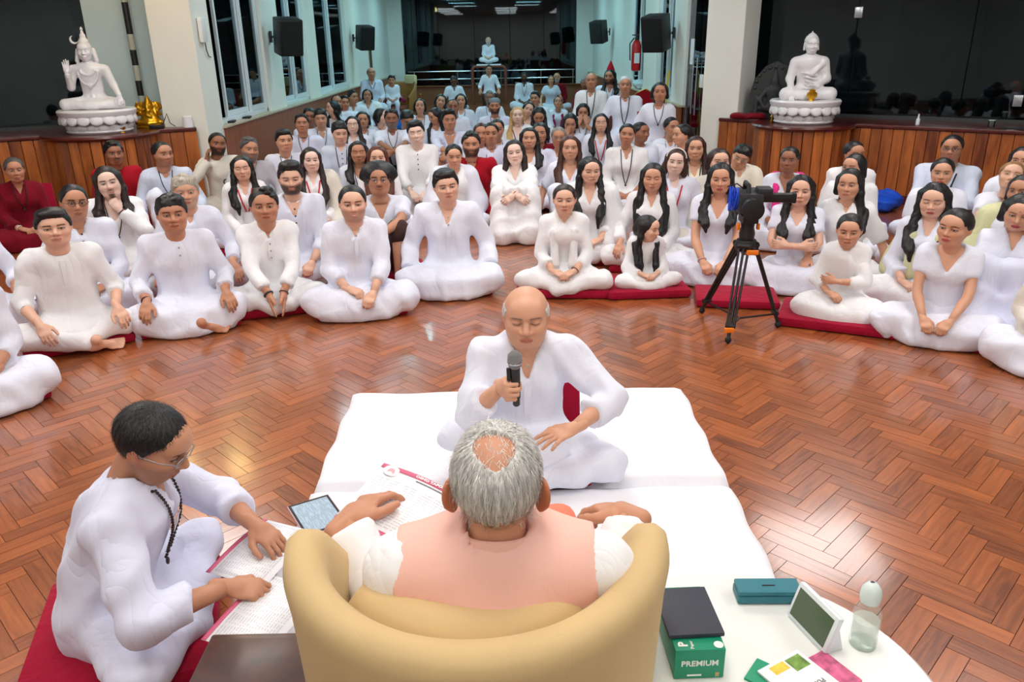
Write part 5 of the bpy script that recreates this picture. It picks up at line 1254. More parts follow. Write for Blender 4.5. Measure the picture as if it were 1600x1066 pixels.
P(689, 158, .84, 'f', 'woman with long dark hair leaning to the right near the back', lod=3, skin='m', hair='wavy', arms='lap', htil=.3),
P(680, 181, .82, 'f', 'woman whose black hair hides her turned face', lod=3, skin='t', hair='longfront', arms='lap', hyaw=-1.0, hpit=.3),
P(708, 167, .88, 'm', 'balding man in white behind the young man with tousled hair', lod=3, skin='d', hair='reced', arms='lap'),
P(720, 157, .88, 'f', 'upright long-haired woman in white beside the balding man', lod=3, skin='m', hair='longback', mala=MALA_S, arms='lap'),
P(596, 182, .82, 'f', 'woman with long dark hair seen in profile facing right', lod=3, skin='l', hair='longback', arms='lap', hyaw=1.1, shawl=('scarf', 'mg')),
P(520, 169, .84, 'f', 'woman in profile facing left with long dark hair by the panelling', lod=3, skin='l', hair='wavy', arms='lap', hyaw=-1.2, hpit=-.1, top='b'),
P(526, 160, .86, 'm', 'balding man in white behind the woman in profile by the panelling', lod=3, skin='t', hair='reced', hyaw=.4, mala=MALA, arms='lap'),
P(538, 161, .84, 'm', 'dark-haired man right of the balding man by the panelling', lod=3, skin='t', hair='short', hyaw=.3, arms='lap'),
P(551, 152, .86, 'm', 'man with neat black hair against the panelling, looking right', lod=3, skin='t', hair='short', hyaw=.7, arms='knees'),
P(574, 149, .86, 'f', 'woman with shoulder-length hair in pleated white shawl below the old man', lod=3, skin='t', hair='longback', shawl=('wrap', 'n'), arms='lap'),
P(1001, 207, .82, 'f', 'dark woman with red and black lanyard turning to the right', lod=2, skin='d', hair='tied', lany=RIB, arms='lap', hyaw=.8),
P(1029, 180, .80, 'f', 'woman bending forward so her loose black hair covers her face', lod=2, skin='t', hair='wavy', arms='knees', hpit=1.0, lean=.22, hy=-.05, hyaw=.2),
P(1049, 199, .82, 'f', 'woman with short dark hair turning towards her neighbour on the right', lod=2, skin='t', hair='tied', arms='lap_up', hyaw=.5, mala=MALA_S),
P(1066, 211, .82, 'f', 'woman in profile facing left with black hair tied back', lod=2, skin='m', hair='tied', arms='lap', hyaw=-1.1, smile=.5),
# far end and chairs
P(580, 114, 1.22, 'm', 'old bald man in white robe with blue ribbon on a chair by the left wall', lod=3, skin='t', hair='fringe', hair_col=GRY, legs='chair', robe=True, arms='lap', lany=(.14, (40, 50, 90), False), top='b', bot='b', dyaw=.15),
P(612, 126, 1.02, 'm', 'boy sitting on the wicker armchair at the far left', lod=3, skin='t', hair='fringe_cut', child=True, hs=.9, legs='chair', z0=.50, arms='lap'),
P(617, 140, .82, 'f', 'girl in magenta jacket in front of the wicker armchair', lod=3, skin='t', hair='tied', top='mg', bot='w', child=True, hs=.88, legs='chair', z0=.30, arms='cheek', hyaw=.4, lean=.12),
P(709, 126, .84, 'm', 'dark man with bowed head sitting below the railing', lod=3, skin='k', hair='crop', arms='knees', hpit=.55, legs='cross'),
P(764, 109, 1.10, 'm', 'man in white shirt and brown trousers seated under the arched stand', lod=3, skin='t', hair='short', arms=('knees', 'knees'), bot='br', legs='chair', z0=.40, htil=.15, bot_name='trousers'),
P(819, 121, .87, 'm', 'dark bearded man with beads on a maroon seat below the railing', lod=3, skin='k', hair='short', beard='full', mala=MALA, arms='lap', legs='cross', robe=True, z0=.07),
P(861, 125, .84, 'f', 'woman in pale blue T-shirt seated below the railing', lod=3, skin='m', hair='longback', top='b', sleeve=-.6, style='tee', arms='knees', legs='cross', vneck=.1),
P(870, 121, .88, 'm', 'white-bearded old man behind the woman in pale blue T-shirt', lod=3, skin='t', hair='fringe', hair_col=SIL, beard='full', beard_col=SIL, top='mr', arms='lap'),
P(913, 131, .86, 'f', 'person in maroon half hidden beside the bald man on a chair', lod=3, skin='d', hair='short', hair_col=GRY, top='mr', bot='mr', arms='lap', z0=.07),
P(924, 126, 1.24, 'm', 'bald man with long beads sitting upright on a chair', lod=3, skin='t', hair='fringe', hair_col=SALT, legs='chair', robe=True, mala=(.33, DK, .006), arms='lap', top='n', bot='n', dyaw=-.1),
P(953, 120, 1.22, 'm', 'long-haired bearded man in a red pointed hat', lod=3, skin='t', hair='mens_long', beard='full', hat=True, legs='chair', robe=True, arms='lap', shawl=('scarf', 'n'), mala=MALA_S, hyaw=-.3),
P(977, 133, 1.22, 'm', 'white-haired man with long beads on a chair near the red banquet chair', lod=3, skin='t', hair='crop', hair_col=SIL, legs='chair', robe=True, mala=(.33, DK, .006), arms=('knees', 'lap'), sleeve=.8),
P(1031, 144, 1.20, 'f', 'woman with dark hair propped on one arm beside the red banquet chair', lod=3, skin='t', hair='longback', legs='chair', robe=True, arms=('side', 'lap'), sleeve=-.9, slx=.05, lean=.10, mala=MALA_S),
]
for S_ in PPL: build_person(S_)
# ------------------------------------------------------------------ statues and things on the counters
M_MARBLE = plain('white_marble', (232, 230, 232), .35, var=.03, vscale=5, coat=.15); M_GOLD = plain('gilded', (212, 160, 40), .28, metal=.85, bump=.2, bscale=60); M_BRASS = plain('brass', (200, 150, 50), .25, metal=.9)
M_STONE = plain('dark_stone', (46, 48, 48), .6, bump=.5, bscale=60, var=.25)
def lotus(root, r, h, mat, n=18):
    MB().lathe([(r * .80, 0), (r * .86, .02), (r * .80, .05), (r * .74, h * .35), (r * .92, h * .62), (r * 1.0, h * .80), (r * 1.02, h * .93), (r * .98, h)], (0, 0, 0), 48).build('pedestal', mat, root)
    F = Field(); F.ell((0, 0, 0), (.5, .20, .52), .05); V, Q = F.mesh(.085); V = V * np.array((r * .36, r * .36, h * .46))
    up = mesh_from('petal', V, Q); up.materials.append(mat)
    for i in range(n):
        a = 2 * PI * i / n; o = bpy.data.objects.new('petal', up); COL.objects.link(o); o.parent = root; o.location = (math.cos(a) * r * .93, math.sin(a) * r * .93, h * .60); o.rotation_euler = (-.30, 0, a + PI / 2)
        if i % 2 == 0 or True:
            a += PI / n; o = bpy.data.objects.new('petal', up); COL.objects.link(o); o.parent = root; o.location = (math.cos(a) * r * .80, math.sin(a) * r * .80, h * .26); o.rotation_euler = (.25, 0, a + PI / 2); o.scale = (.9, .9, .62)
def FS(o, k=.87):
    o.scale = (k, k, k); o.location = (0, 0, .25 * (1 - k)); return o
def figure_mesh(F, res, parts=()):
    V, Q = F.mesh(res, zmin=.0); B = Joiner(); B.add(V, Q, None, (1, 1, 1))
    for v, q in parts: B.add(v, q, None, (1, 1, 1))
    return B.mesh('figure')
def place_head(c, sc, pit=0.0, yaw=0.0):
    V, Q = head_template('f', 1); R = np.array(Matrix.Rotation(yaw, 3, 'Z') @ Matrix.Rotation(pit, 3, 'X')); return (V * sc) @ R.T + np.array(c), Q
def place_hand(pose, W, f, n, sd, sc):
    V, Q = hand_template(pose, 1); V = V.copy()
    if sd > 0: V[:, 0] *= -1; Q = Q[:, ::-1]
    return (V * sc) @ frame(f, n).T + np.array(W), Q
# seated deity with raised hand (left bay)
aL = math.atan2(nL.x, -nL.y); t = thing('deity_statue', 'white statue of a seated deity with raised palm and topknot on lotus base', 'statue', (SHIVA[0], SHIVA[1], LZ + .003), aL * .4 + .05)
lotus(t, .40, .25, M_MARBLE)
F = Field(); z = .25
F.ell((0, .02, z + .07), (.19, .15, .09), .05)
for q in (-1, 1):
    F.cone((q * .10, 0, z + .075), (q * .31, -.14, z + .07), .085, .068, .04); F.cone((q * .31, -.14, z + .065), (-q * .04, -.22, z + .05), .062, .045, .03); F.ell((-q * .10, -.22, z + .05), (.07, .035, .03), .02)
F.cone((0, .03, z + .12), (0, .02, z + .27), .125, .112, .04, .75); F.cone((0, .02, z + .27), (0, .0, z + .43), .112, .145, .05, .68); F.cone((-.155, .0, z + .475), (.155, .0, z + .475), .060, .060, .05); F.cone((0, .0, z + .50), (0, -.01, z + .60), .052, .046, .03)
F.cone((-.19, 0, z + .47), (-.235, -.03, z + .27), .056, .046, .03); F.cone((-.235, -.03, z + .27), (-.215, -.16, z + .42), .046, .034, .02)
F.cone((.19, 0, z + .47), (.26, -.02, z + .28), .056, .046, .03); F.cone((.26, -.02, z + .28), (.335, -.17, z + .16), .044, .032, .02)
F.ell((0, .01, z + .80), (.062, .062, .05), .02); F.ell((0, .01, z + .865), (.036, .036, .042), .015)
for q in (-1, 1): F.cone((q * .085, .02, z + .70), (q * .115, .0, z + .58), .032, .026, .02); F.ell((q * .092, 0, z + .66), (.014, .02, .045), .01)
for i in range(22):   # necklace beads and garland in relief
    a = PI * i / 21; F.ell((.085 * math.cos(a), -.085 - .012 * math.sin(a), z + .47 - .06 * math.sin(a)), (.013, .013, .013), .006); F.ell((.115 * math.cos(a), -.080 - .020 * math.sin(a), z + .45 - .16 * math.sin(a)), (.012, .012, .012), .006)
F.ell((0, -.105, z + .285), (.026, .014, .034), .01)
for i in range(12): a = 2 * PI * i / 12; F.ell((.125 * math.cos(a), .03 + .095 * math.sin(a), z + .155), (.022, .018, .018), .01)
fig = link('figure', figure_mesh(F, .0115, [place_head((0, -.02, z + .695), (1.10, 1.02, .98), .06), place_hand('flat', (-.215, -.165, z + .43), (.02, .05, 1), (.1, -1, 0), -1, .98), place_hand('relax', (.335, -.17, z + .16), (.15, -.55, -.8), (0, .2, -1), 1, .95)]), M_MARBLE, t); FS(fig)
FS(MB().tube([(-.10 + .045 * math.cos(a), .0, z + .83 + .045 * math.sin(a)) for a in np.linspace(PI * .62, PI * 1.85, 12)], [.003 + .011 * math.sin(PI * i / 11) for i in range(12)], 7).build('crescent', M_MARBLE, t))
FS(MB().lathe([(.004, 0), (.02, .0), (.02, .01), (.012, .04), (.02, .05), (.004, .08)], (0, .01, z + .895), 10).build('finial', M_MARBLE, t))
# seated sage figure with earth-touching hand (right bay)
aR = math.atan2(nR.x, -nR.y); t = thing('buddha_statue', 'white seated statue touching the ground with one hand, on lotus base before dark glass', 'statue', (BUDDHA[0], BUDDHA[1], RZ + .003), aR * .25)
lotus(t, .385, .26, M_MARBLE)
F = Field(); z = .26
F.ell((0, .03, z + .075), (.20, .15, .09), .05)
for q in (-1, 1):
    F.cone((q * .11, 0, z + .08), (q * .275, -.12, z + .075), .090, .078, .05); F.cone((q * .275, -.12, z + .07), (-q * .06, -.19, z + .06), .072, .045, .05)
F.cone((0, .03, z + .13), (0, .02, z + .29), .128, .122, .05, .76); F.cone((0, .02, z + .29), (0, .0, z + .43), .122, .145, .05, .7); F.cone((-.145, .0, z + .465), (.145, .0, z + .465), .066, .066, .06); F.cone((0, .0, z + .50), (0, -.01, z + .585), .052, .043, .03)
F.cone((-.185, 0, z + .46), (-.225, -.0, z + .26), .060, .052, .04); F.cone((-.225, .0, z + .26), (-.215, -.16, z + .10), .050, .034, .03)
F.cone((.185, 0, z + .46), (.225, -.0, z + .26), .064, .060, .04); F.cone((.225, .0, z + .26), (.08, -.13, z + .17), .056, .036, .04)
F.cone((.17, -.04, z + .46), (.03, -.115, z + .32), .030, .028, .03)
for q in (0, 1, 2): F.cone((-.11 + .03 * q, -.095, z + .34 - .05 * q), (.10, -.115, z + .30 - .05 * q), .010, .010, .02)
for q in (-1, 1): F.cone((q * .083, .005, z + .70), (q * .086, .0, z + .615), .013, .015, .01)
F.ell((0, .015, z + .785), (.048, .048, .034), .012); F.cone((0, .015, z + .81), (0, .015, z + .855), .014, .004, .008)
rr = np.random.RandomState(4)
for i in range(90):   # curls of hair
    a = 2.399 * i; v = .12 + .86 * i / 90; rad = math.sqrt(max(0, 1 - v * v)); F.ell((.083 * rad * math.cos(a), .012 + .096 * rad * math.sin(a), z + .685 + .018 + .098 * v), (.0125, .0125, .0125), .006)
fig = link('figure', figure_mesh(F, .0115, [place_head((0, -.02, z + .675), (1.06, 1.0, .96), .10), place_hand('flat', (-.215, -.165, z + .11), (.02, -.35, -.9), (0, .9, -.35), -1, .98), place_hand('cup', (.08, -.15, z + .165), (-1, -.1, 0), (0, .1, 1), 1, .98)]), M_MARBLE, t); FS(fig)
MB().lathe([(.006, 0), (.035, 0), (.03, .02), (.055, .05), (.058, .08), (.03, .105), (.04, .12), (.005, .13)], (0, 0, 0), 18).build('offering_pot', M_GOLD, None, (BUDDHA[0] - .03, BUDDHA[1] - .27, RZ + .262)); tag(bpy.data.objects['offering_pot'], 'gold pot set on the lap edge of the right white statue', 'pot')
MB().lathe([(.01, 0), (.04, 0), (.035, .02), (.05, .05), (.045, .09), (.025, .11), (.045, .125), (.035, .135)], (0, 0, 0), 16).build('brass_pot', M_BRASS, None, (-4.30, 9.02, LZ + .002)); tag(bpy.data.objects['brass_pot'], 'small brass pot at the foot of the left white statue', 'pot')
# golden elephant-headed figure
t = thing('elephant_deity_figure', 'small golden elephant-headed figure beside the left pillar', 'statue', (-4.22, 9.62, LZ), .1)
F = Field(); F.cone((0, 0, .0), (0, 0, .03), .14, .13, .02, .8); F.ell((0, -.01, .12), (.085, .075, .08), .03)
for q in (-1, 1):
    F.cone((q * .05, -.02, .06), (q * .125, -.06, .06), .038, .032, .02); F.cone((q * .125, -.06, .055), (0, -.09, .045), .03, .025, .02); F.ell((q * .075, .005, .245), (.038, .016, .048), .012); F.cone((q * .07, 0, .175), (q * .125, -.02, .15), .026, .02, .02); F.cone((q * .125, -.02, .15), (q * .11, -.06, .19), .02, .016, .01); F.cone((q * .07, .01, .18), (q * .14, .0, .23), .024, .018, .02); F.cone((q * .14, 0, .23), (q * .12, -.02, .28), .018, .014, .01); F.cone((q * .025, -.06, .215), (q * .045, -.085, .20), .009, .005, .006)
F.cone((0, 0, .17), (0, 0, .19), .06, .055, .03); F.ell((0, -.01, .245), (.055, .052, .055), .02); F.cone((0, -.05, .24), (.01, -.08, .19), .024, .020, .015); F.cone((.01, -.08, .19), (.0, -.085, .14), .020, .016, .015); F.cone((0, -.085, .14), (.035, -.085, .125), .016, .012, .01); F.cone((0, .0, .285), (0, .0, .345), .045, .012, .015)
V, Q = F.mesh(.0085, zmin=0); link('figure', mesh_from('figure', V, Q), M_GOLD, t); MB().box((0, 0, .012), (.28, .22, .024), ch=.006).build('plinth', M_GOLD, t)
# dark stone relief leaning behind the right pillar
rp = Vector((3.24, 9.98, RZ + .003)); t = thing('stone_relief', 'dark carved stone stele with seated figure leaning beside the right pillar', 'sculpture', rp, aR * .5)
pts = [(-.26, 0), (.26, 0), (.29, .25), (.24, .46), (.13, .60), (0, .66), (-.13, .60), (-.24, .46), (-.29, .25)]
MB().prism(pts, -.04, .04, Matrix.Rotation(PI / 2, 4, 'X')).build('slab', M_STONE, t, smooth=False)
F = Field(); F.ell((0, -.05, .12), (.17, .06, .05), .03); F.cone((0, -.06, .14), (0, -.07, .33), .075, .085, .03, .6); F.ell((0, -.075, .43), (.045, .045, .055), .02); F.cone((0, -.06, .48), (0, -.06, .56), .035, .012, .02)
for q in (-1, 1): F.cone((q * .09, -.06, .34), (q * .16, -.06, .22), .028, .024, .02); F.cone((q * .16, -.06, .22), (q * .10, -.09, .13), .024, .02, .02); F.cone((q * .2, -.05, .05), (q * .2, -.05, .26), .03, .022, .02)
for i in range(11): a = PI * i / 10; F.ell((.225 * math.cos(a), -.045, .36 + .24 * math.sin(a)), (.026, .02, .026), .01)
V, Q = F.mesh(.014); link('carved_figure', mesh_from('carved_figure', V, Q), M_STONE, t)
# cloth heap, candle stand, bottle, card, power strip, tape box
F = Field(); rr = np.random.RandomState(11)
for i in range(9): a = rr.uniform(-.16, .16); F.ell((a, rr.uniform(-.05, .05), .02 + rr.uniform(0, .025)), (rr.uniform(.05, .09), .05, .025), .03)
F.extra = folds(31, .008, 60, 50, 30); V, Q = F.mesh(.010, zmin=.0); tag(link('cloth_bundle', mesh_from('cloth_bundle', V, Q), clothmat('mr'), None, (2.95, 9.98, RZ + .003), -.5), 'crumpled dark red cloth on the corner of the right counter', 'cloth')
t = thing('candle_holder', 'small brass candle holder on the right counter near the red cloth', 'candle', (3.09, 9.52, RZ + .003)); MB().lathe([(.022, 0), (.024, .008), (.008, .015), (.008, .05), (.02, .06), (.018, .07)], (0, 0, 0), 12).build('stand', M_BRASS, t); MB().lathe([(.009, .068), (.009, .12), (.002, .125)], (0, 0, 0), 10).build('candle', plain('wax', (236, 220, 190), .5), t)
pb = RA + uR * 2.25 + nR * -.10; t = thing('dropper_bottle', 'small white squeeze bottle on the right counter', 'bottle', (pb.x, pb.y, RZ + .002)); MB().lathe([(.02, 0), (.022, .01), (.022, .06), (.010, .075)], (0, 0, 0), 12).build('bottle_body', M_FRAME, t); MB().lathe([(.010, .075), (.008, .11), (.003, .118)], (0, 0, 0), 10).build('cap', M_FRAME, t)
for i, (e, d) in enumerate(((2.95, .18), (3.9, .16))):
    p = RA + uR * e - nR * d; t = thing('glass_tumbler', ('small clear tumbler at the near end of the glass leaf', 'small clear tumbler at the far right of the right counter')[i], 'glass', (p.x, p.y, RZ + .002), 0, 'tumblers on the right counter'); MB().lathe([(.030, 0), (.034, .07), (.031, .07), (.027, .008)], (0, 0, 0), 14).build('tumbler_wall', glassmat('tumbler_glass', (.9, .95, .95)), t); MB().lathe([(.034, .07), (.0345, .074), (.031, .074)], (0, 0, 0), 14).build('rim', M_FRAME, t)
p = RA + uR * 3.25 - nR * .12; tag(MB().box((0, 0, .006), (.42, .10, .012), ch=.003).build('letter_tray', M_BLACK, None, (p.x, p.y, RZ + .002), math.atan2(uR.y, uR.x)), 'flat black tray lying along the right counter', 'tray')
p = LA + uL * .42 - nL * .10; t = thing('power_adapter', 'black power adapter with cable beside the left pillar foot', 'adapter', (p.x, p.y, LZ + .002), .2); MB().box((0, 0, .02), (.16, .07, .04), ch=.008).build('case', M_BLACK, t); MB().tube([(.06, 0, .02), (.10, .02, .10), (.13, .0, .16), (.15, .02, .05), (.2, .03, .012)], .005, 6).build('cable', M_BLACK, t)
tag(MB().lathe([(.055, 0), (.055, .12), (.050, .125), (.005, .125)], (0, 0, 0), 18).build('paper_roll', MATS['paper_white'], None, (-3.74, 9.50, LZ + .002)), 'white paper roll standing against the left pillar', 'paper roll')
for i, (x, y) in enumerate(((-3.60, 10.55), (-3.58, 11.15))): tag(MB().box((0, 0, .012), (.12, .22, .024), ch=.005).build('power_box', M_BLACK, None, (x, y, .877), .2), ('flat black box on the sill nearest the left pillar', 'second flat black box along the left sill')[i], 'box', 'black boxes on the sill')
# striped pole behind the golden figure
pp = LA - nL * .62 + uL * .52; t = thing('striped_pole', 'tall pole painted with black and white stripes leaning at the left alcove wall', 'pole', (pp.x, pp.y, LZ)); n = 14; hh = 2.4
for i in range(n): z0_, z1_ = hh * i / n, hh * (i + 1) / n; MB().lathe([(.036, z0_), (.036, z1_)], (0, 0, 0), 14).build('stripe', M_BLACK if i % 2 == (0 if i < 7 else 1) and i < 8 else plain('pole_pale', (176, 180, 170), .6), t)
p = LA + uL * 2.62 - nL * .25; tag(MB().lathe([(.05, 0), (.05, .14), (.04, .15)], (0, 0, 0), 14).build('wax_candle', plain('yellow_wax', (196, 160, 80), .5), None, (p.x, p.y, LZ + .002)), 'thick yellow candle at the left end of the left counter', 'candle')
# small things on the right sill of the hall, yellow pole
F = Field()
rr = np.random.RandomState(5)
for j, (y, lab) in enumerate(((13.6, 'heap of white plastic bags on the right sill, nearer heap'), (16.4, 'heap of white plastic bags on the right sill, farther heap'))):
    F = Field()
    for i in range(8): F.ell((rr.uniform(-.05, .05), rr.uniform(-.3, .3), .06 + rr.uniform(0, .06)), (.08, .12, .06), .05)
    F.extra = folds(40 + j, .014, 40, 30, 40); V, Q = F.mesh(.02, zmin=0.0); tag(link('plastic_bags', mesh_from('plastic_bags', V, Q), plain('bag_white', (205, 222, 230), .4), None, (XR + .06, y, .878)), lab, 'bags', 'bag heaps')
tag(MB().tube([(0, 0, 0), (.12, .10, 1.35)], .016, 10).build('broom_stick', plain('yellow_paint', (214, 190, 40), .5), None, (2.30, 12.3, .002)), 'yellow stick leaning on the right wall beside the glass door', 'stick')
F = Field()
for i in range(6): F.ell((rr.uniform(-.16, .16), rr.uniform(-.08, .08), .08 + rr.uniform(0, .06)), (.13, .11, .08), .05)
F.extra = folds(77, .012, 40, 30, 40); V, Q = F.mesh(.018, zmin=0.0); bp_ = spot(1392, 322, .10); tag(link('blue_bag', mesh_from('blue_bag', V, Q), plain('bag_blue', (14, 84, 214), .45), None, (bp_.x, bp_.y + .25, .002)), 'bright blue bag on the floor against the right wooden wall', 'bag')
# ------------------------------------------------------------------ foreground: mattresses, armchair, table, three speakers
M_SHEET = cloth('mattress_white', (240, 240, 246), .02, .10)
def mattress(y0, y1, label):
    F = Field(); xs, ys = (-.845, .895), (y0, y1); m = .045; h = .125
    bm = bmesh.new(); bmesh.ops.create_grid(bm, x_segments=46, y_segments=26, size=.5)
    W, D = xs[1] - xs[0], y1 - y0; rs = np.random.RandomState(int(y0 * 100))
    top = []
    V = []; Q = []; nx, ny = 60, 34
    for j in range(ny + 1):
        for i in range(nx + 1):
            u, v = i / nx * 2 - 1, j / ny * 2 - 1; eu, ev = min(1, (1 - abs(u)) * W / 2 / .05), min(1, (1 - abs(v)) * D / 2 / .05)
            z = h * math.sqrt(max(0, 1 - (1 - eu) ** 2)) * math.sqrt(max(0, 1 - (1 - ev) ** 2)); z = z * .75 + (h * .25 if eu > 0 and ev > 0 else h * .22)
            x = (xs[0] + xs[1]) / 2 + u * W / 2 + .006 * math.sin(9 * v + y0); y = (y0 + y1) / 2 + v * D / 2 + .006 * math.sin(7 * u + y0)
            z += .004 * math.sin(7 * x + 4 * y) * eu * ev + .003 * math.sin(19 * x - 11 * y + 2 * math.sin(5 * y)) * eu * ev
            V.append((x, y, max(z, .03)))
    for j in range(ny):
        for i in range(nx): a = j * (nx + 1) + i; Q.append((a, a + 1, a + nx + 2, a + nx + 1))
    b = len(V); ring = [i for i in range(nx + 1)] + [j * (nx + 1) + nx for j in range(1, ny + 1)] + [ny * (nx + 1) + i for i in range(nx - 1, -1, -1)] + [j * (nx + 1) for j in range(ny - 1, 0, -1)]
    for r in ring: V.append((V[r][0], V[r][1], .001))
    n = len(ring); Q += [(ring[(i + 1) % n], ring[i], b + i, b + (i + 1) % n) for i in range(n)]; bm.free()
    o = link('mattress', mesh_from('mattress', V, Q), M_SHEET); return tag(o, label, 'mattress', 'white floor mattresses')
mattress(2.775, 3.72, 'white floor mattress under the man speaking into the microphone')
mattress(1.83, 2.765, 'white floor mattress nearer the armchair, with the tablet on it')

# barrel armchair, seen from behind
M_VELVET = cloth('beige_velvet', (206, 178, 130), .04, .05); ac = (-.075, 1.315)
t = thing('armchair', 'beige velvet barrel armchair seen from behind', 'armchair', (ac[0], ac[1], 0))
V = []; Q = []; nu = 64; sec = []
def rim_h(a):
    k = max(0, (abs(a) - 1.45)) / .75; return .925 - .30 * min(1, k) ** 1.6 - .012 * math.cos(a)
for i in range(nu + 1):
    a = -2.15 + 4.3 * i / nu; h = rim_h(a); ro, th = .368, .07
    dx, dy = math.sin(a), -math.cos(a); sy = 1.0
    prof = [(ro * .70, .10), (ro * .83, .30), (ro * .97, .60), (ro, h - .10), (ro + .006, h - .045), (ro, h - .016), (ro - .018, h), (ro - .050, h), (ro - .068, h - .018), (ro - .076, h - .05), (ro - .082, h - .12), (ro - .085, .55), (ro - .10, .36), (ro - .10, .10)]
    if i in (0, nu): cx_ = ro - .038; prof = [(cx_ + (r - cx_) * .5, .10 + (z - .10) * .97) for r, z in prof]
    for r, z in prof: V.append((dx * r, dy * r * sy, z))
    m = len(prof)
for i in range(nu):
    for k in range(m): k2 = (k + 1) % m; Q.append((i * m + k, i * m + k2, (i + 1) * m + k2, (i + 1) * m + k))
me = bpy.data.meshes.new('shell'); me.from_pydata(V, [], Q + [tuple(range(m)), tuple(nu * m + k for k in reversed(range(m)))]); me.polygons.foreach_set('use_smooth', [True] * len(me.polygons)); link('shell', me, M_VELVET, t)
F = Field(); F.ell((0, -.02, .40), (.27, .29, .085), .03); F.ell((0, .12, .40), (.25, .22, .08), .04); V, Q = F.mesh(.018); link('seat_cushion', mesh_from('seat_cushion', V, Q), M_VELVET, t)
F = Field()
for i in range(13): a = -1.0 + 2.0 * i / 12; F.ell((.225 * math.sin(a), -.225 * math.cos(a), .665), (.075, .062, .20), .06)
V, Q = F.mesh(.014); link('back_cushion', mesh_from('back_cushion', V, Q), M_VELVET, t)
for x, y in ((-.2, -.2), (.2, -.2), (-.2, .22), (.2, .22)): MB().lathe([(.018, 0.002), (.026, .11)], (x, y, 0), 12).build('leg', plain('chair_leg_wood', (60, 34, 22), .4), t)

# round side table and its things
TC, TZ = (.475, 1.245), .55
M_TABLE = plain('table_lacquer', (238, 240, 236), .22, coat=.3)
t = thing('side_table', 'round white lacquered side table beside the armchair', 'table', (TC[0], TC[1], 0)); MB().lathe([(.005, TZ - .03), (.37, TZ - .03), (.388, TZ - .018), (.388, TZ - .008), (.378, TZ), (.005, TZ)], (0, 0, 0), 64).build('tabletop', M_TABLE, t); MB().lathe([(.035, .02), (.03, TZ - .03)], (0, 0, 0), 20).build('pedestal', M_TABLE, t); MB().lathe([(.22, 0.001), (.22, .012), (.03, .025)], (0, 0, 0), 40).build('base', M_TABLE, t)
Z1 = TZ + .001
p = spot(1200, 938, TZ); t = thing('spectacle_case', 'teal hinged spectacle case on the white table', 'case', (p.x, p.y + .01, Z1), -.02); MT = plain('teal_leather', (44, 118, 132), .5, bump=.2, bscale=200); MB().box((0, 0, .012), (.152, .056, .022), ch=.006).build('case_bottom', MT, t); MB().box((0, 0, .029), (.150, .054, .012), ch=.006).build('case_lid', MT, t); MB().box((0, -.002, .0355), (.030, .004, .0012)).build('stamped_mark', M_BLACK, t)
# box of copy paper with dark notebook on top
p = spot(1090, 1064, TZ); bx_, by_ = p.x, p.y + .105; M_GREEN = plain('carton_green', (0, 140, 104), .45); t = thing('paper_box', 'green printed carton of copy paper reading PREMIUM on the white table', 'box', (bx_, by_, Z1), .03)
MB().box((0, .0, .0375), (.105, .20, .075), ch=.003).build('carton', M_GREEN, t); M_INK = plain('print_white', (238, 240, 236), .5)
put_text('lettering', 'PREMIUM', .019, M_INK, Matrix.Translation((0, -.1007, .040)) @ Matrix.Rotation(PI / 2, 4, 'X'), t, .0003); put_text('lettering', 'P', .026, M_INK, Matrix.Translation((-.033, -.083, .0756)) @ Matrix.Rotation(PI / 2, 4, 'Z'), t, .001)
MB().lathe([(.002, .0753), (.010, .0753), (.010, .0758), (.002, .0758)], (.040, -.087, 0), 18).build('round_emblem', M_INK, t); MB().box((-.01, -.1006, .010), (.03, .001, .004)).build('small_print', M_INK, t); MB().box((.038, -.1006, .010), (.008, .001, .010)).build('small_print', plain('print_tan', (190, 170, 120), .5), t); put_text('lettering', 'Paper', .010, M_INK, Matrix.Translation((-.016, -.085, .0756)) @ Matrix.Rotation(PI / 2, 4, 'Z'), t)
tag(MB().box((0, 0, .005), (.118, .150, .010), ch=.002).build('notebook', plain('notebook_charcoal', (52, 54, 66), .55, bump=.15, bscale=90), None, (bx_ - .002, by_ + .008, Z1 + .0765), .05), 'charcoal notebook lying on the green paper carton', 'notebook')
# tilted clock display
p = spot(1275, 1015, TZ); t = thing('digital_clock', 'white-framed digital clock display standing tilted on the table', 'clock', (p.x - .004, p.y + .045, Z1), -1.28)
R3 = Matrix.Rotation(-.30, 3, 'X'); MB().box(tuple(R3 @ Vector((0, 0, .046)) + Vector((0, .0, .002))), (.136, .016, .090), rot=R3, ch=.006).build('case', M_FRAME, t); MB().box(tuple(R3 @ Vector((0, -.0085, .047))), (.116, .002, .070), rot=R3).build('screen', plain('lcd_green', (82, 98, 74), .18), t); MB().prism([(-.005, 0), (.045, 0), (.024, .075)], -.062, .062, Matrix.Rotation(PI / 2, 4, 'Z') @ Matrix.Rotation(PI / 2, 4, 'X')).build('foot', M_FRAME, t, smooth=False)
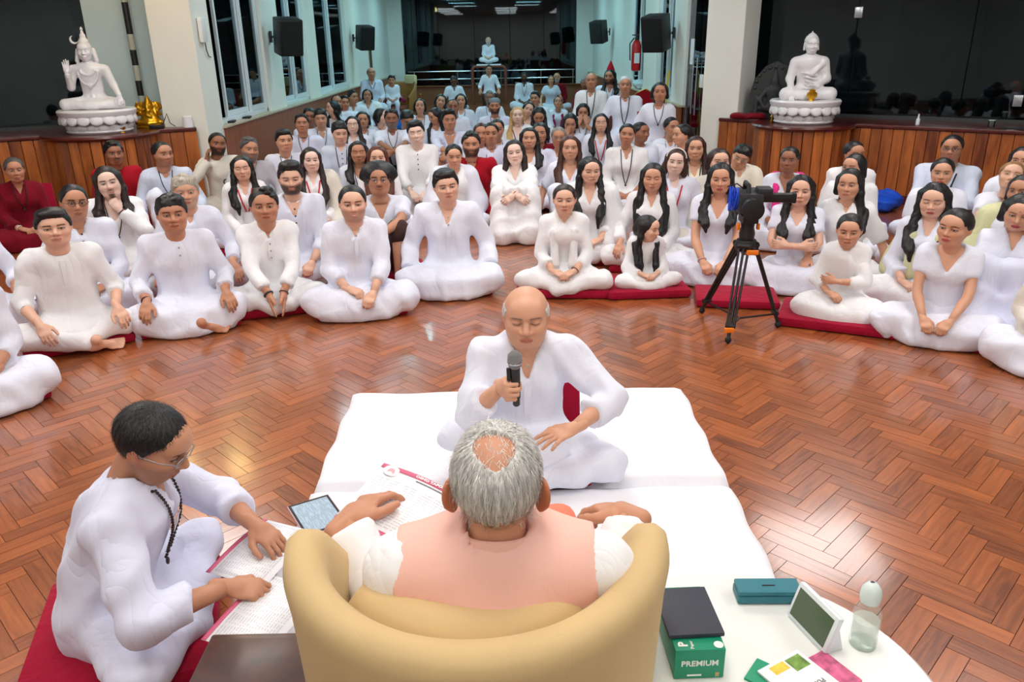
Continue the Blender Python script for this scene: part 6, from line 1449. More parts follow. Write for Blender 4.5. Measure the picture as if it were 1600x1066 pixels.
# glass bottle with domed stopper
p = spot(1351, 1012, TZ); t = thing('water_bottle', 'clear glass bottle of water with a domed stopper on the table', 'bottle', (p.x, p.y + .012, Z1)); t.scale = (.95, .95, .86)
M_BG = hazeglass('bottle_glass', (226, 236, 228), .16); M_WATER = hazeglass('water', (214, 226, 216), .42)
MB().lathe([(.0295, 0), (.031, .006), (.031, .095), (.026, .112), (.015, .124), (.014, .132)], (0, 0, 0), 28).build('bottle_wall', M_BG, t); MB().lathe([(.0285, .003), (.029, .078)], (0, 0, 0), 28).build('water', M_WATER, t); MB().lathe([(.0285, .0005), (.028, .010), (.005, .006)], (0, 0, 0), 24).build('bottle_foot', plain('glass_green_foot', (186, 206, 190), .1), t)
MB().lathe([(.014, .126), (.021, .132), (.0235, .150), (.021, .170), (.012, .184), (.002, .188)], (0, 0, 0), 24).build('stopper', plain('frosted_stopper', (214, 226, 222), .25), t); MB().lathe([(.0015, .1875), (.005, .1872), (.001, .190)], (0, .002, 0), 10).build('vent_hole', plain('purple_dot', (70, 36, 60), .4), t)
# booklets at the lower edge of the table
def booklet(px_, py_, w, d, rz, z, mat, name, label, band=None):
    p = spot(px_, py_, TZ + z); t = thing(name, label, 'booklet', (p.x, p.y, TZ + z), rz, 'booklets on the white table'); MB().box((0, 0, .003), (w, d, .006), ch=.001).build('pages', mat, t)
    return t
bk = booklet(1248, 1062, .120, .115, -2.62, .0065, MATS['paper_white'], 'booklet', 'white booklet with coloured cover picture at the table edge'); put_text('lettering', 'PUSCHELIT', .016, plain('print_grey', (120, 120, 118), .5), Matrix.Translation((0, .030, .0064)), bk)
MB().box((-.03, -.03, .0063), (.04, .035, .0008)).build('cover_picture', plain('cover_green', (120, 160, 70), .5, var=.5, vscale=60), bk); MB().box((.015, -.038, .0063), (.04, .022, .0008)).build('cover_picture', plain('cover_yellow', (226, 196, 70), .5, var=.2, vscale=60), bk)
booklet(1290, 1056, .10, .10, .5, .0, plain('cover_pink', (196, 90, 130), .5, var=.5, vscale=50), 'booklet', 'pink and grey booklet under the white one'); booklet(1205, 1062, .07, .09, .9, .0, plain('cover_green_dark', (20, 150, 110), .5), 'booklet', 'green booklet corner peeping out at the table edge')
# dark wooden stool-table at the lower left
DZ = .44; p = spot(350, 990, DZ); t = thing('wooden_table', 'low dark wooden table with moulded edge at the bottom of the view', 'table', (p.x, p.y, 0)); M_WAL = wood('walnut', (44, 20, 14), (92, 48, 34), 6, .35, .3, gv=(3, 8, 8), rnd=.1)
MB().box((.27, -.30, DZ - .016), (.60, .60, .032), ch=.008).build('tabletop', M_WAL, t); MB().box((.27, -.30, DZ + .003), (.53, .55, .006), ch=.002).build('inset_panel', wood('walnut_burl', (40, 20, 16), (84, 46, 36), 14, .4, .2, rnd=.1), t); MB().box((.27, -.30, DZ - .07), (.52, .52, .08)).build('apron', M_WAL, t)
for x, y in ((.03, -.06), (.51, -.06), (.03, -.54), (.51, -.54)): MB().box((x, y, (DZ - .03) / 2 + .001), (.045, .045, DZ - .035), ch=.005).build('leg', M_WAL, t)

# ---- printed sheets
M_PINK = plain('print_pink', (206, 96, 128), .6); M_PAPER = plain('sheet_paper', (246, 246, 250), .6)
def ruled(name, scale, c0=(.88, .88, .91, 1), c1=(.66, .66, .71, 1)):
    if name in MATS: return MATS[name]
    m, nt, b = newmat(name); tc = N(nt, 'ShaderNodeTexCoord'); wv = N(nt, 'ShaderNodeTexWave', i_Scale=scale, i_Distortion=0.0); wv.bands_direction = 'Y'; L(nt, tc.outputs['Object'], wv.inputs['Vector'])
    nz = N(nt, 'ShaderNodeTexNoise', i_Scale=170.0, i_Detail=2.0); mp = N(nt, 'ShaderNodeMapping'); mp.inputs['Scale'].default_value = (1, .15, 1); L(nt, tc.outputs['Object'], mp.inputs['Vector']); L(nt, mp.outputs['Vector'], nz.inputs['Vector'])
    a = N(nt, 'ShaderNodeMath', operation='GREATER_THAN'); L(nt, wv.outputs['Fac'], a.inputs[0]); a.inputs[1].default_value = .62; c = N(nt, 'ShaderNodeMath', operation='GREATER_THAN'); L(nt, nz.outputs['Fac'], c.inputs[0]); c.inputs[1].default_value = .46
    mu = N(nt, 'ShaderNodeMath', operation='MULTIPLY'); L(nt, a.outputs[0], mu.inputs[0]); L(nt, c.outputs[0], mu.inputs[1]); mx = N(nt, 'ShaderNodeMixRGB'); L(nt, mu.outputs[0], mx.inputs[0]); mx.inputs[1].default_value = c0; mx.inputs[2].default_value = c1
    L(nt, mx.outputs[0], b.inputs['Base Color']); b.inputs['Roughness'].default_value = .6; MATS[name] = m; return m
M_RULED = ruled('sheet_text', 34.0)
def sheet_at(M, w, h, label, title=None, photo=False, bands=(1, 1), curl=.010):
    """thin printed sheet in its own plane: x across, y up"""
    t = bpy.data.objects.new('printed_sheet', None); COL.objects.link(t); t.matrix_world = M; tag(t, label, 'paper', 'printed sheets')
    def strip(nm, x0, x1, y0, y1, z, mat, parent=t):
        V = []; Q = []; n = 14
        for i in range(n + 1):
            x = x0 + (x1 - x0) * i / n; zz = z + curl * math.sin(PI * (x / w + .5))
            V += [(x, y0, zz), (x, y1, zz), (x, y0, zz - .0006), (x, y1, zz - .0006)]
        for i in range(n): a = 4 * i; Q += [(a, a + 4, a + 5, a + 1), (a + 2, a + 3, a + 7, a + 6), (a, a + 2, a + 6, a + 4), (a + 1, a + 5, a + 7, a + 3)]
        me = bpy.data.meshes.new(nm); me.from_pydata(V, [], Q + [(0, 1, 3, 2), (4 * n, 4 * n + 2, 4 * n + 3, 4 * n + 1)]); me.polygons.foreach_set('use_smooth', [True] * len(me.polygons)); return link(nm, me, mat, parent)
    strip('page', -w / 2, w / 2, -h / 2, h / 2, 0, M_PAPER); strip('text_block', -w * .46, w * .46, -h * .40, h * (.28 if title else .40), .0008, M_RULED)
    if bands[0]: strip('border_band', -w / 2, w / 2, h * .43, h / 2, .0009, M_PINK)
    if bands[1]: strip('border_band', -w / 2, w / 2, -h / 2, -h * .45, .0009, M_PINK)
    if title:
        put_text('lettering', title, h * .048, plain('print_white', (238, 240, 236), .5), Matrix.Translation((w * .13, h * .464, curl * .95 + .0018)), t, .0004, sx=1.15); strip('subtitle', -w * .05, w * .36, h * .385, h * .400, .0012, plain('print_grey', (120, 120, 118), .5))
    if photo:
        c = (-w * .355, h * .405); zz = curl * .45 + .0022
        MB().lathe([(h * .088, 0), (h * .088, .0006)], (c[0], c[1], zz), 28).build('portrait_disc', plain('portrait_pale', (236, 226, 230), .6), t); MB().lathe([(h * .05, 0), (h * .05, .0005)], (c[0], c[1] - h * .012, zz + .0006), 20, sx=.8).build('portrait_face', plain('portrait_rose', (222, 160, 170), .6), t); MB().lathe([(h * .028, 0), (h * .028, .0004)], (c[0], c[1] - h * .05, zz + .0012), 16, sx=1.1).build('portrait_beard', plain('portrait_grey', (222, 218, 224), .6), t)
    return t
def plane_M(o, xdir, ydir):
    x = Vector(xdir).normalized(); y = Vector(ydir); y = (y - x * y.dot(x)).normalized(); z = x.cross(y); m = Matrix((x, y, z)).transposed().to_4x4(); m.translation = o; return m
# sheet held by the man in the armchair
def ray_at(px_, py_, y):
    d = _F + _R * ((px_ - 800) / CAM_F) - _U * ((py_ - 533) / CAM_F); k = y / d.y; return Vector((d.x * k, y, CAM_H + d.z * k))
A_ = ray_at(600, 724, 1.72); B_ = ray_at(700, 768, 1.66); C_ = ray_at(572, 822, 1.50)
xd = (B_ - A_); yd = (A_ - C_); wS = .225; hS = (A_ - C_).length * 1.02; xn = xd.normalized(); yn = (yd - xn * yd.dot(xn)).normalized()
sheet_at(plane_M(A_ + xn * wS / 2 - yn * hS / 2, xd, yd), wS, hS, 'printed sheet with pink heading OSHO TAPOBAN held over the armchair arm', 'OSHO TAPOBAN', True, (1, 1))
# ---- the man in the armchair, from behind
hp = ray_at(776, 752, 1.235)
LH = ray_at(540, 816, 1.50); RH = ray_at(985, 806, 1.52)
build_person(person(0, 0, hp.z, 'm', 'grey-haired man with bald crown in pink waistcoat, seated in the armchair from behind', at=hp, yaw=PI - .02, lod=0, legs='chair', z0=.43, lean=-.10, skin='t', hair='crown', hair_col=(196, 194, 190), vest='sal', top='n', bot='sh', wide=1.16, fat=1.1,
    arms=(((RH.x, RH.y, RH.z), (-.55, .75, -.25), (-.3, 0, -1), 'relax', (-.35, -.3, -1.0)), ((LH.x, LH.y, LH.z), (.55, .80, .16), (.45, .15, -.85), 'relax', (.35, -.3, -1.0))), sleeve=.90, loose=1.0, collar_h=.040, collar_r=.006, collar_z=.012, nkr=.053, hands=1.0, s=1.0, hs=.97, robe=True, vneck=0, feet=False, group='people on and around the white mattresses', fw=.90, big_ears=True))
# orange cloth on his lap
F = Field(); q = ray_at(858, 822, 1.36)
for i in range(5): F.ell((q.x + .014 * (i - 2), q.y + .012 * i, q.z - .02 + .010 * (i % 2)), (.034, .034, .020), .02)
F.extra = folds(3, .007, 60, 50, 30); V, Q = F.mesh(.007); V = V - np.array(tuple(q)); tag(link('orange_cloth', mesh_from('orange_cloth', V, Q), cloth('coral', (244, 130, 104)), None, q), 'coral orange cloth by the right shoulder of the armchair man', 'cloth')
# ---- the man with the microphone
MH = .125; hp = ray_at(822, 494, 2.86)
g = ray_at(806, 606, 2.58); h2 = ray_at(880, 680, 2.56)
build_person(person(0, 0, hp.z - MH, 'm', 'elderly balding man in white kurta speaking into a microphone on the mattress', at=hp, floor=MH, yaw=.03, lod=0, skin='m', hair='fringe', hair_col=SIL, closed=True, smile=.45, brow_col=(120, 100, 92), s=.97, hs=1.0, lean=.06, style='kurta', sleeve=.55, loose=1.12, wide=1.0, vneck=.13, buttons=('grey', 1), hpit=.05, hyaw=-.05,
    arms=(((g.x - .052, g.y + .062, g.z - .022), (.25, -.95, .15), (1, .28, 0), 'fist', (-.55, .3, -.8)), ((h2.x + .05, h2.y + .06, h2.z), (-.80, -.45, -.12), (0, .2, -1), 'splay', (.9, .3, -.2))),
    legj=[[(-.09, -.02, .12), (-.285, -.20, .235), (-.12, -.30, .06)], [(.09, -.02, .12), (.31, -.20, .09), (-.06, -.27, .05)]], bare_legs=-1, feet=True, robe=False, group='people on and around the white mattresses', fold=.010))
t = thing('microphone', 'black handheld microphone with grey ball head and clip', 'microphone', g, 0); R3 = Matrix.Rotation(.12, 3, 'X') @ Matrix.Rotation(-.02, 3, 'Y')
MB().lathe([(.010, -.075), (.0135, -.07), (.0135, -.045), (.0165, -.04), (.0175, .065), (.019, .085)], (0, 0, 0), 20, M=R3).build('handle', M_BLACK, t); MB().lathe([(.019, .085), (.0245, .095), (.027, .115), (.0245, .135), (.014, .147), (.002, .150)], (0, 0, 0), 20, M=R3).build('ball_head', plain('mic_mesh', (150, 150, 150), .5, metal=.6, bump=.8, bscale=600), t); MB().lathe([(.0265, .104), (.0278, .108), (.0265, .112)], (0, 0, 0), 20, M=R3).build('collar_ring', M_STEEL, t); MB().box(tuple(R3 @ Vector((-.024, -.004, .06))), (.014, .012, .05), rot=R3, ch=.003).build('clip', M_BLACK, t)
# maroon floor seat behind him
def floor_seat(p, rz, label, w=.52, h=.46, back_off=.22, z=.0):
    t = thing('legless_chair', label, 'floor seat', (p[0], p[1], z), rz, 'maroon floor seats'); R3 = Matrix.Rotation(-.22, 3, 'X'); MB().box((0, 0, .032), (w, .46, .06), ch=.022).build('seat_pad', clothmat('mr2'), t); MB().box((0, back_off + .03, .05 + h / 2), (w, .05, h), rot=R3, ch=.02).build('back_pad', clothmat('mr2'), t)
floor_seat((hp.x, hp.y + .08), .03, 'maroon floor seat behind the man with the microphone', .50, .30, .22, MH + .001)
# ---- the reader on the left
hp = ray_at(238, 692, 2.07)
l1 = spot(396, 838, .33); l2 = spot(372, 926, .30)
build_person(person(0, 0, hp.z, 'm', 'man with short black hair and bead necklace reading printed sheets, left foreground', at=hp, yaw=PI / 2 + .12, lod=0, skin='t', hair='crop', beard='stubble', glasses=(150, 150, 155), s=.98, lean=.20, hpit=.48, hyaw=-.18, arms=(((l2.x - .03, l2.y, l2.z + .02), (.92, .05, -.15), (.1, .3, -.95), 'clasp', (-.3, -.8, -.5)), ((l1.x, l1.y + .02, l1.z + .03), (.75, -.5, -.28), (0, .1, -1), 'relax', (-.2, .9, -.4))),
    sleeve=.55, loose=1.15, wide=1.06, bot='v', top='v', mala=(.30, (40, 18, 22), .0052), vneck=.10, vw=.25, kw=.05, style='kurta', group='people on and around the white mattresses', feet=False, fold=.011))
r_ = PEOPLE_ROOTS['man with short black hair and bead necklace reading printed sheets, left foreground']
tag(MB().box((0, 0, .035), (.60, .56, .065), ch=.026).build('floor_cushion', clothmat('mr2'), None, (r_.location.x + .04, r_.location.y + .02, .002), PI / 2 + .30), 'large maroon patterned cushion under the reading man', 'cushion', 'maroon floor cushions')
# his sheets
def lay(c0, cx, cy, z0_, z1_, w, h, label, **k):
    p0 = spot(*c0, z0_); px1 = spot(*cx, z0_); py1 = spot(*cy, z1_); sheet_at(plane_M((p0 + px1) / 2 + ((p0 + px1) / 2 - (p0 + px1) / 2) + (py1 - p0) / 2, px1 - p0, py1 - p0), w, h, label, **k)
u1 = spot(400, 868, .285); sheet_at(plane_M(u1 + Vector((.02, .02, 0)), (0.35, 1.0, 0), (-1, .35, .05)), .30, .21, 'printed sheet with pink border under the far hand of the reading man', bands=(1, 0))
u2 = spot(418, 955, .275); sheet_at(plane_M(u2 + Vector((.0, -.01, 0)), (0.35, 1.0, 0), (-1, .35, .05)), .30, .21, 'printed sheet with pink border under the near hand of the reading man', bands=(1, 0))
# tablet on the mattress
p = (spot(456, 797, .135) + spot(533, 800, .135)) / 2; a0 = spot(456, 797, .135); a1 = spot(522, 777, .135); ang = math.atan2((a1 - a0).y, (a1 - a0).x)
pc = spot(496, 806, .135); t = thing('tablet', 'tablet with text on screen lying at the mattress edge', 'tablet', (pc.x, pc.y, MH + .006), ang); MB().box((0, 0, .005), (.165, .235, .009), ch=.003).build('case', plain('tablet_rose', (216, 178, 190), .4), t); MB().box((0, 0, .0099), (.158, .228, .0008)).build('bezel', M_BLACK, t, smooth=False); M_SCR = ruled('screen_text', 44.0, (.42, .54, .66, 1), (.20, .27, .34, 1)); M_SCR.node_tree.nodes['Principled BSDF'].inputs['Emission Color'].default_value = (.55, .75, .9, 1); M_SCR.node_tree.nodes['Principled BSDF'].inputs['Emission Strength'].default_value = .05; MB().box((0, 0, .0106), (.140, .204, .0006)).build('screen', M_SCR, t, smooth=False)
# loose strands over the grey head and the black head
def strands(key, n, hcol, seed, ln=.035, keep=lambda p: True):
    root = PEOPLE_ROOTS[key]; hair = [c for c in root.children if c.name.startswith('hair')][0]; me = hair.data; rs = np.random.RandomState(seed)
    co = np.zeros(len(me.vertices) * 3); me.vertices.foreach_get('co', co); co = co.reshape(-1, 3); no = np.zeros(len(me.vertices) * 3); me.vertices.foreach_get('normal', no); no = no.reshape(-1, 3)
    c = co.mean(0); pick = rs.choice(len(co), n); V = []; Q = []
    for i in pick:
        p, m = co[i], no[i]
        if (p - c) @ m < 0: continue
        ax = np.array((p[0] - c[0], p[1] - c[1] - .02, 0.)); d = np.array((0, 0, -1.)) + nrm(ax) * .35 + rs.normal(size=3) * .22; d = nrm(d - m * (d @ m)); sd = nrm(np.cross(d, m)) * .00055; b = len(V)
        l = ln * rs.uniform(.5, 1.2)
        for k in range(4):
            u = k / 3; q = p + d * l * u + m * (.0012 + .0035 * math.sin(PI * u * .9)) - m * (l * u) ** 2 * 5.0; w_ = sd * (1 - .7 * u); V.append(q - w_); V.append(q + w_)
        for k in range(3): Q.append((b + 2 * k, b + 2 * k + 1, b + 2 * k + 3, b + 2 * k + 2))
    o = link('hair_strands', mesh_from('hair_strands', np.array(V), np.array(Q)), hairmat(hcol), root); o['kind'] = 'stuff'
strands('grey-haired man with bald crown in pink waistcoat, seated in the armchair from behind', 5200, (216, 214, 210), 3)
_r = PEOPLE_ROOTS['grey-haired man with bald crown in pink waistcoat, seated in the armchair from behind']; _b = [c for c in _r.children if c.name.startswith('body')][0]; _co = np.zeros(len(_b.data.vertices) * 3); _b.data.vertices.foreach_get('co', _co); _co = _co.reshape(-1, 3); _top = _co[_co[:, 2] > _co[:, 2].max() - .055]; _no = nrm((0, 0, 1)); rs_ = np.random.RandomState(8); V = []; Q = []
for i in rs_.choice(len(_top), 420):
    p = _top[i]; d = nrm(np.array((rs_.normal() * .5, .8 + rs_.normal() * .2, -.1))); m_ = nrm(p - (_top.mean(0) - np.array((0, 0, .07)))); d = nrm(d - m_ * (d @ m_)); sd_ = nrm(np.cross(d, m_)) * .0004; b_ = len(V); l_ = rs_.uniform(.02, .05)
    for k in range(4): u_ = k / 3; q_ = p + d * l_ * u_ + m_ * .0016 - m_ * (l_ * u_) ** 2 * 6; V += [q_ - sd_, q_ + sd_]
    for k in range(3): Q.append((b_ + 2 * k, b_ + 2 * k + 1, b_ + 2 * k + 3, b_ + 2 * k + 2))
o_ = link('thin_crown_hair', mesh_from('thin_crown_hair', np.array(V), np.array(Q)), hairmat((216, 214, 210)), _r); o_['kind'] = 'stuff'
strands('man with short black hair and bead necklace reading printed sheets, left foreground', 2600, (24, 22, 24), 4, .018)
# ------------------------------------------------------------------ camera on tripod, chairs, stand, odds and ends
t = thing('video_camera', 'black video camera with blue cable coil on the tripod', 'video camera', (1.50, 4.88, .635), -.12)
M_GREY = plain('camera_grey', (38, 38, 42), .5); M_ORANGE = plain('orange_plastic', (244, 130, 24), .4); M_BLUE = plain('blue_cable', (20, 80, 220), .4); M_LENS = plain('lens_glass', (10, 12, 18), .06, coat=.6)
MB().box((0, .06, .20), (.15, .26, .13), ch=.02).build('body', M_GREY, t); MB().lathe([(.048, 0), (.055, .02), (.055, .12), (.050, .13)], (-.01, -.06, .19), 24, M=Matrix.Rotation(PI / 2, 3, 'X')).build('lens_barrel', M_BLACK, t); MB().lathe([(.062, 0), (.066, .03), (.058, .032)], (-.01, -.17, .19), 24, M=Matrix.Rotation(PI / 2, 3, 'X')).build('lens_hood', M_BLACK, t); MB().lathe([(.002, 0), (.050, 0), (.048, .006), (.002, .012)], (-.01, -.185, .19), 20, M=Matrix.Rotation(PI / 2, 3, 'X')).build('lens_front', M_LENS, t)
MB().tube([(-.02, -.04, .26), (-.02, -.03, .31), (-.02, .10, .31), (-.02, .12, .26)], .014, 8).build('carry_handle', M_BLACK, t); MB().box((.16, -.02, .235), (.20, .055, .055), ch=.012).build('viewfinder', M_BLACK, t); MB().box((.255, -.02, .235), (.03, .062, .062), ch=.01).build('eyecup', M_RUBBER, t); MB().box((.08, .0, .27), (.09, .12, .05), ch=.01).build('control_panel', M_GREY, t)
P_ = []
for i in range(150): a = i * .40; P_.append((-.100 + .026 * math.cos(a * .37) , .01 + (.030 + .012 * math.sin(a * .23)) * math.cos(a), .22 + (.058 + .018 * math.sin(a * .17)) * math.sin(a)))
MB().tube(P_, .0038, 6).build('cable_coil', M_BLUE, t); MB().tube([(-.06, -.05, .30), (-.10, -.08, .33), (-.16, -.10, .315)], .004, 6).build('microphone_wire', M_BLACK, t)
t = thing('tripod', 'black video tripod with orange clamps standing on the parquet', 'tripod', (1.50, 4.88, 0), 0)
MB().box((0, 0, .735), (.10, .12, .05), ch=.01).build('head_plate', M_BLACK, t); MB().lathe([(.045, .60), (.05, .64), (.04, .68), (.045, .71)], (0, 0, 0), 20).build('fluid_head', M_BLACK, t); MB().lathe([(.06, .53), (.075, .56), (.06, .60)], (0, 0, 0), 20).build('bowl', M_BLACK, t); MB().tube([(.03, .05, .70), (.05, .30, .60)], .009, 8).build('pan_handle', M_BLACK, t)
for q in (-1, 1): MB().box((q * .062, -.01, .685), (.018, .03, .04), ch=.005).build('side_clamp', M_ORANGE, t)
MB().box((.02, -.085, .535), (.075, .02, .030), ch=.006).build('bowl_clamp', M_ORANGE, t)
for (fx, fy) in ((-.17, .31), (-.14, -.27), (.26, .0)):
    n_ = Vector((fx, fy, 0)).normalized(); sd = Vector((-n_.y, n_.x, 0)); top = n_ * .055 + Vector((0, 0, .57)); foot = Vector((fx, fy, .03))
    lg = MB()
    leg = MB()
    for q in (-1, 0, 1):
        leg.tube([tuple(top + sd * q * .030), tuple(top.lerp(foot, .86) + sd * q * .022)], .0085, 8)
    leg.tube([tuple(top.lerp(foot, .55)), tuple(foot)], .012, 8); c = top.lerp(foot, .86); leg.tube([tuple(c - sd * .03), tuple(c + sd * .03)], .018, 8); leg.tube([tuple(top - sd * .04), tuple(top + sd * .04)], .022, 8)
    lo = leg.build('leg', M_BLACK, t); MB().ball(tuple(foot - Vector((0, 0, .008))), .021, 10, 8).build('rubber_foot', M_RUBBER, lo)
    c2 = top.lerp(foot, .80)
    if fy < -.1: MB().box(tuple(top.lerp(foot, .90) + n_ * .02), (.06, .02, .03), ch=.005).build('leg_clamp', M_ORANGE, lo)
    MB().tube([tuple(top.lerp(foot, .88)), (0, 0, .07)], .007, 6).build('spreader_arm', M_BLACK, lo)
# empty cushion behind the tripod
p = spot(1150, 458, .06); tag(MB().box((0, 0, .032), (.58, .40, .06), ch=.026).build('floor_cushion', clothmat('mr2'), None, (p.x, p.y, .002), -.18), 'empty maroon floor cushion behind the tripod', 'cushion', 'maroon floor cushions')
# floor seats with backs
for lab, key, w in (('maroon floor seat with back behind the older woman in dark red', 'older woman in dark red dress with beads on a maroon floor seat', .62), ('maroon floor seat of the dark bearded man below the railing', 'dark bearded man with beads on a maroon seat below the railing', .5), ('maroon floor seat behind the half hidden person in maroon', 'person in maroon half hidden beside the bald man on a chair', .5)):
    r_ = PEOPLE_ROOTS[key]; floor_seat((r_.location.x, r_.location.y, 0), r_.rotation_euler.z, lab, w, .50, .20, .001)
# chairs under the people seated high
M_CHW = wood('chair_wood', (80, 36, 18), (140, 76, 40), 5, .35, .2, gv=(6, 6, 1), rnd=.1); M_RED = cloth('banquet_red', (160, 10, 30)); M_GILT = plain('gilt_frame', (196, 160, 70), .35, metal=.7)
def chair(p, rz, label, frame_m, pad_m, z=.44, back=.50, banquet=False):
    t = thing('chair', label, 'chair', (p[0], p[1], .001), rz, 'chairs at the back of the hall'); MB().box((0, .0, z - .03), (.44, .44, .06), ch=.02).build('seat', pad_m, t)
    for x in (-.19, .19):
        for y in (-.19, .19): MB().tube([(x, y, 0), (x * .97, y * .97, z - .05)], .016, 8).build('leg', frame_m, t)
    if banquet:
        pts = [(-.20, 0), (.20, 0), (.23, .30), (.15, .45), (0, .52), (-.15, .45), (-.23, .30)]; MB().prism(pts, -.022, .022, Matrix.Translation((0, .23, z)) @ Matrix.Rotation(PI / 2, 4, 'X')).build('backrest', pad_m, t, smooth=False); MB().tube([(x, .23, z + zz) for x, zz in pts], .015, 6, closed=True).build('back_frame', frame_m, t)
    else:
        MB().box((0, .225, z + back / 2 + .06), (.42, .03, back - .12), ch=.012).build('backrest', pad_m, t)
        for x in (-.2, .2): MB().tube([(x, .22, z - .05), (x, .235, z + back)], .016, 8).build('back_post', frame_m, t)
def under(key, label, *a, **k):
    r_ = PEOPLE_ROOTS[key]; v = Matrix.Rotation(r_.rotation_euler.z, 3, 'Z') @ Vector((0, .06, 0)); chair((r_.location.x + v.x, r_.location.y + v.y), r_.rotation_euler.z, label, *a, **k)
under('old bald man in white robe with blue ribbon on a chair by the left wall', 'wooden chair of the old man by the left wall', M_CHW, M_CHW); under('girl in magenta jacket in front of the wicker armchair', 'low red stool seat of the girl in magenta', M_CHW, M_RED, z=.28, back=.2)
under('man in white shirt and brown trousers seated under the arched stand', 'low chair of the man under the arched stand', M_CHW, M_CHW, z=.38, back=.3); under('bald man with long beads sitting upright on a chair', 'wooden chair of the bald man with beads', M_CHW, M_CHW); under('long-haired bearded man in a red pointed hat', 'chair of the man in the red pointed hat', M_CHW, M_RED); under('white-haired man with long beads on a chair near the red banquet chair', 'chair of the white-haired man with beads', M_CHW, M_CHW); under('woman with dark hair propped on one arm beside the red banquet chair', 'chair of the woman propped on one arm', M_CHW, M_RED)
p = ray_at(1003, 172, 13.4); chair((p.x, p.y), -.35, 'red banquet chair with gilt frame and pointed back', M_GILT, M_RED, banquet=True, z=.50)
# wicker armchair with cushion and brass stands, blue box
r_ = PEOPLE_ROOTS['boy sitting on the wicker armchair at the far left']; t = thing('wicker_armchair', 'gold-brown wicker armchair with cream cushion at the far left', 'armchair', (r_.location.x + .08, r_.location.y + .12, .001), -.5); M_WICK = plain('wicker', (150, 104, 40), .5, bump=.8, bscale=120, var=.25, vscale=40)
V = []; Q = []; nn = 24
for i in range(nn + 1):
    a = -1.9 + 3.8 * i / nn; hh = .98 - .30 * (max(0, abs(a) - .9)) ** 1.3
    for r, z in ((.40, .0), (.43, .45), (.46, hh - .04), (.43, hh), (.40, hh - .04), (.37, .45), (.35, .0)): V.append((math.sin(a) * r, math.cos(a) * r, z))
for i in range(nn):
    for k in range(7): Q.append((i * 7 + k, i * 7 + (k + 1) % 7, (i + 1) * 7 + (k + 1) % 7, (i + 1) * 7 + k))
Q = [tuple(reversed(q)) for q in Q]
link('shell', mesh_from('shell', np.array(V), np.array(Q)), M_WICK, t); MB().lathe([(.34, .36), (.36, .42), (.34, .47), (.01, .48)], (0, -.02, 0), 24).build('seat', plain('wicker_seat', (130, 60, 30), .6), t); MB().box((.12, .40, 1.02), (.34, .10, .20), rz=-.2, ch=.04).build('cushion', cloth('cream_cushion', (214, 206, 160)), t)
for i in range(3):
    p = ray_at(642 + 8 * i, 165, 20.6 - .1 * i); t2 = thing('brass_stand', ('first brass stand beside the wicker armchair', 'middle brass stand beside the wicker armchair', 'last brass stand beside the wicker armchair')[i], 'stand', (p.x, p.y, .001), 0, 'brass stands'); MB().lathe([(.07, 0), (.06, .015), (.012, .03), (.012, .70), (.02, .72)], (0, 0, 0), 12).build('stem', M_BRASS, t2)
    for z in (.25, .45, .60): MB().ball((0, 0, z), .028, 10, 6).build('knob', M_BRASS, t2)
p = ray_at(626, 172, 18.2); t = thing('blue_crate', 'bright blue plastic crate in front of the wicker armchair', 'crate', (p.x, p.y, .001), .1); MB().box((0, 0, .11), (.34, .26, .20), ch=.02).build('box', plain('crate_blue', (20, 120, 230), .4), t); MB().box((0, 0, .22), (.37, .29, .025), ch=.01).build('lid', plain('crate_blue', (20, 120, 230), .4), t)
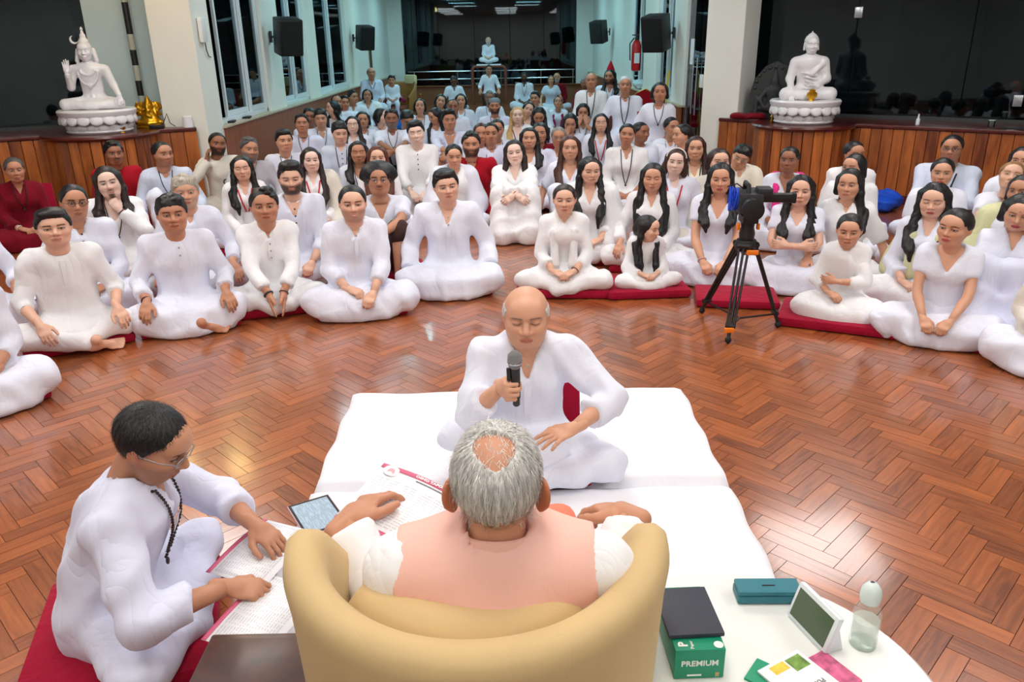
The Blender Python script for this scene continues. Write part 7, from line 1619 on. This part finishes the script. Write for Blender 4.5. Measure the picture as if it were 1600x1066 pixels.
# arched stand with the seated portrait figure
sx_, sy_ = ray_at(764, 104, 25.2).x, 25.2; t = thing('arched_stand', 'tall reddish wooden arched stand at the far end', 'stand', (sx_, sy_, .001)); M_ST = plain('stand_wood', (132, 72, 56), .45)
P_ = [(-.50, 0, 0), (-.50, 0, .98)] + [(-.38 - .12 * math.cos(a), 0, .98 + .12 * math.sin(a)) for a in np.linspace(.3, 1.5, 5)] + [(.38 + .12 * math.sin(a), 0, .98 + .12 * math.cos(a)) for a in np.linspace(.05, 1.3, 5)] + [(.50, 0, .98), (.50, 0, 0)]
for y in (-.18, .18): MB().tube([(x, y, z) for x, _, z in P_], .04, 8).build('arch', M_ST, t)
MB().box((0, 0, 1.105), (.80, .44, .04), ch=.01).build('shelf', M_ST, t)
S_ = person(0, 0, .66, 'm', 'small seated figure of a white-bearded man in white on the arched stand', at=(sx_, sy_ - .02, 1.80), floor=1.165, yaw=0, lod=3, skin='l', hair='fringe', hair_col=(196, 196, 196), beard='full', beard_col=(190, 205, 215), top='w', bot='w', arms='lap', name='portrait_figure', cat='figure', group='figures on stands', hs=.92); build_person(S_)
tag(MB().box((0, 0, .02), (.74, .42, .038), ch=.01).build('figure_base', MATS['paper_white'], None, (sx_, sy_, 1.126)), 'white slab under the small seated figure on the arched stand', 'slab')
# small lamps and bowls along the far ledge, candle glow near the bald man
for i, x in enumerate((-2.2, -1.9, -.95, .3, .62)):
    t = thing('far_bowl', ('dark bowl on the far ledge, left of the pair', 'dark bowl on the far ledge, right of the pair', 'small white bowl on the far ledge near the bowed man', 'small white bowl right of the arched stand', 'small white bowl near the bearded man')[i], 'bowl', (x, YE - .02, .532), 0, 'bowls on the far ledge'); MB().lathe([(.03, 0), (.07, .05), (.075, .06), (.06, .055), (.02, .015)], (0, 0, 0), 14).build('bowl_wall', M_BLACK if i < 2 else MATS['paper_white'], t); MB().lathe([(.03, .001), (.028, .012)], (0, 0, 0), 10).build('foot_ring', M_BLACK, t)
# sweatshirt print
r_ = PEOPLE_ROOTS['bearded man in cream sweatshirt leaning his cheek on one hand by the panelling']
put_text('lettering', 'Gea', .085, M_BLACK, Matrix.Translation((.07, -.205, .40)) @ Matrix.Rotation(PI / 2, 4, 'X'), r_, .002)
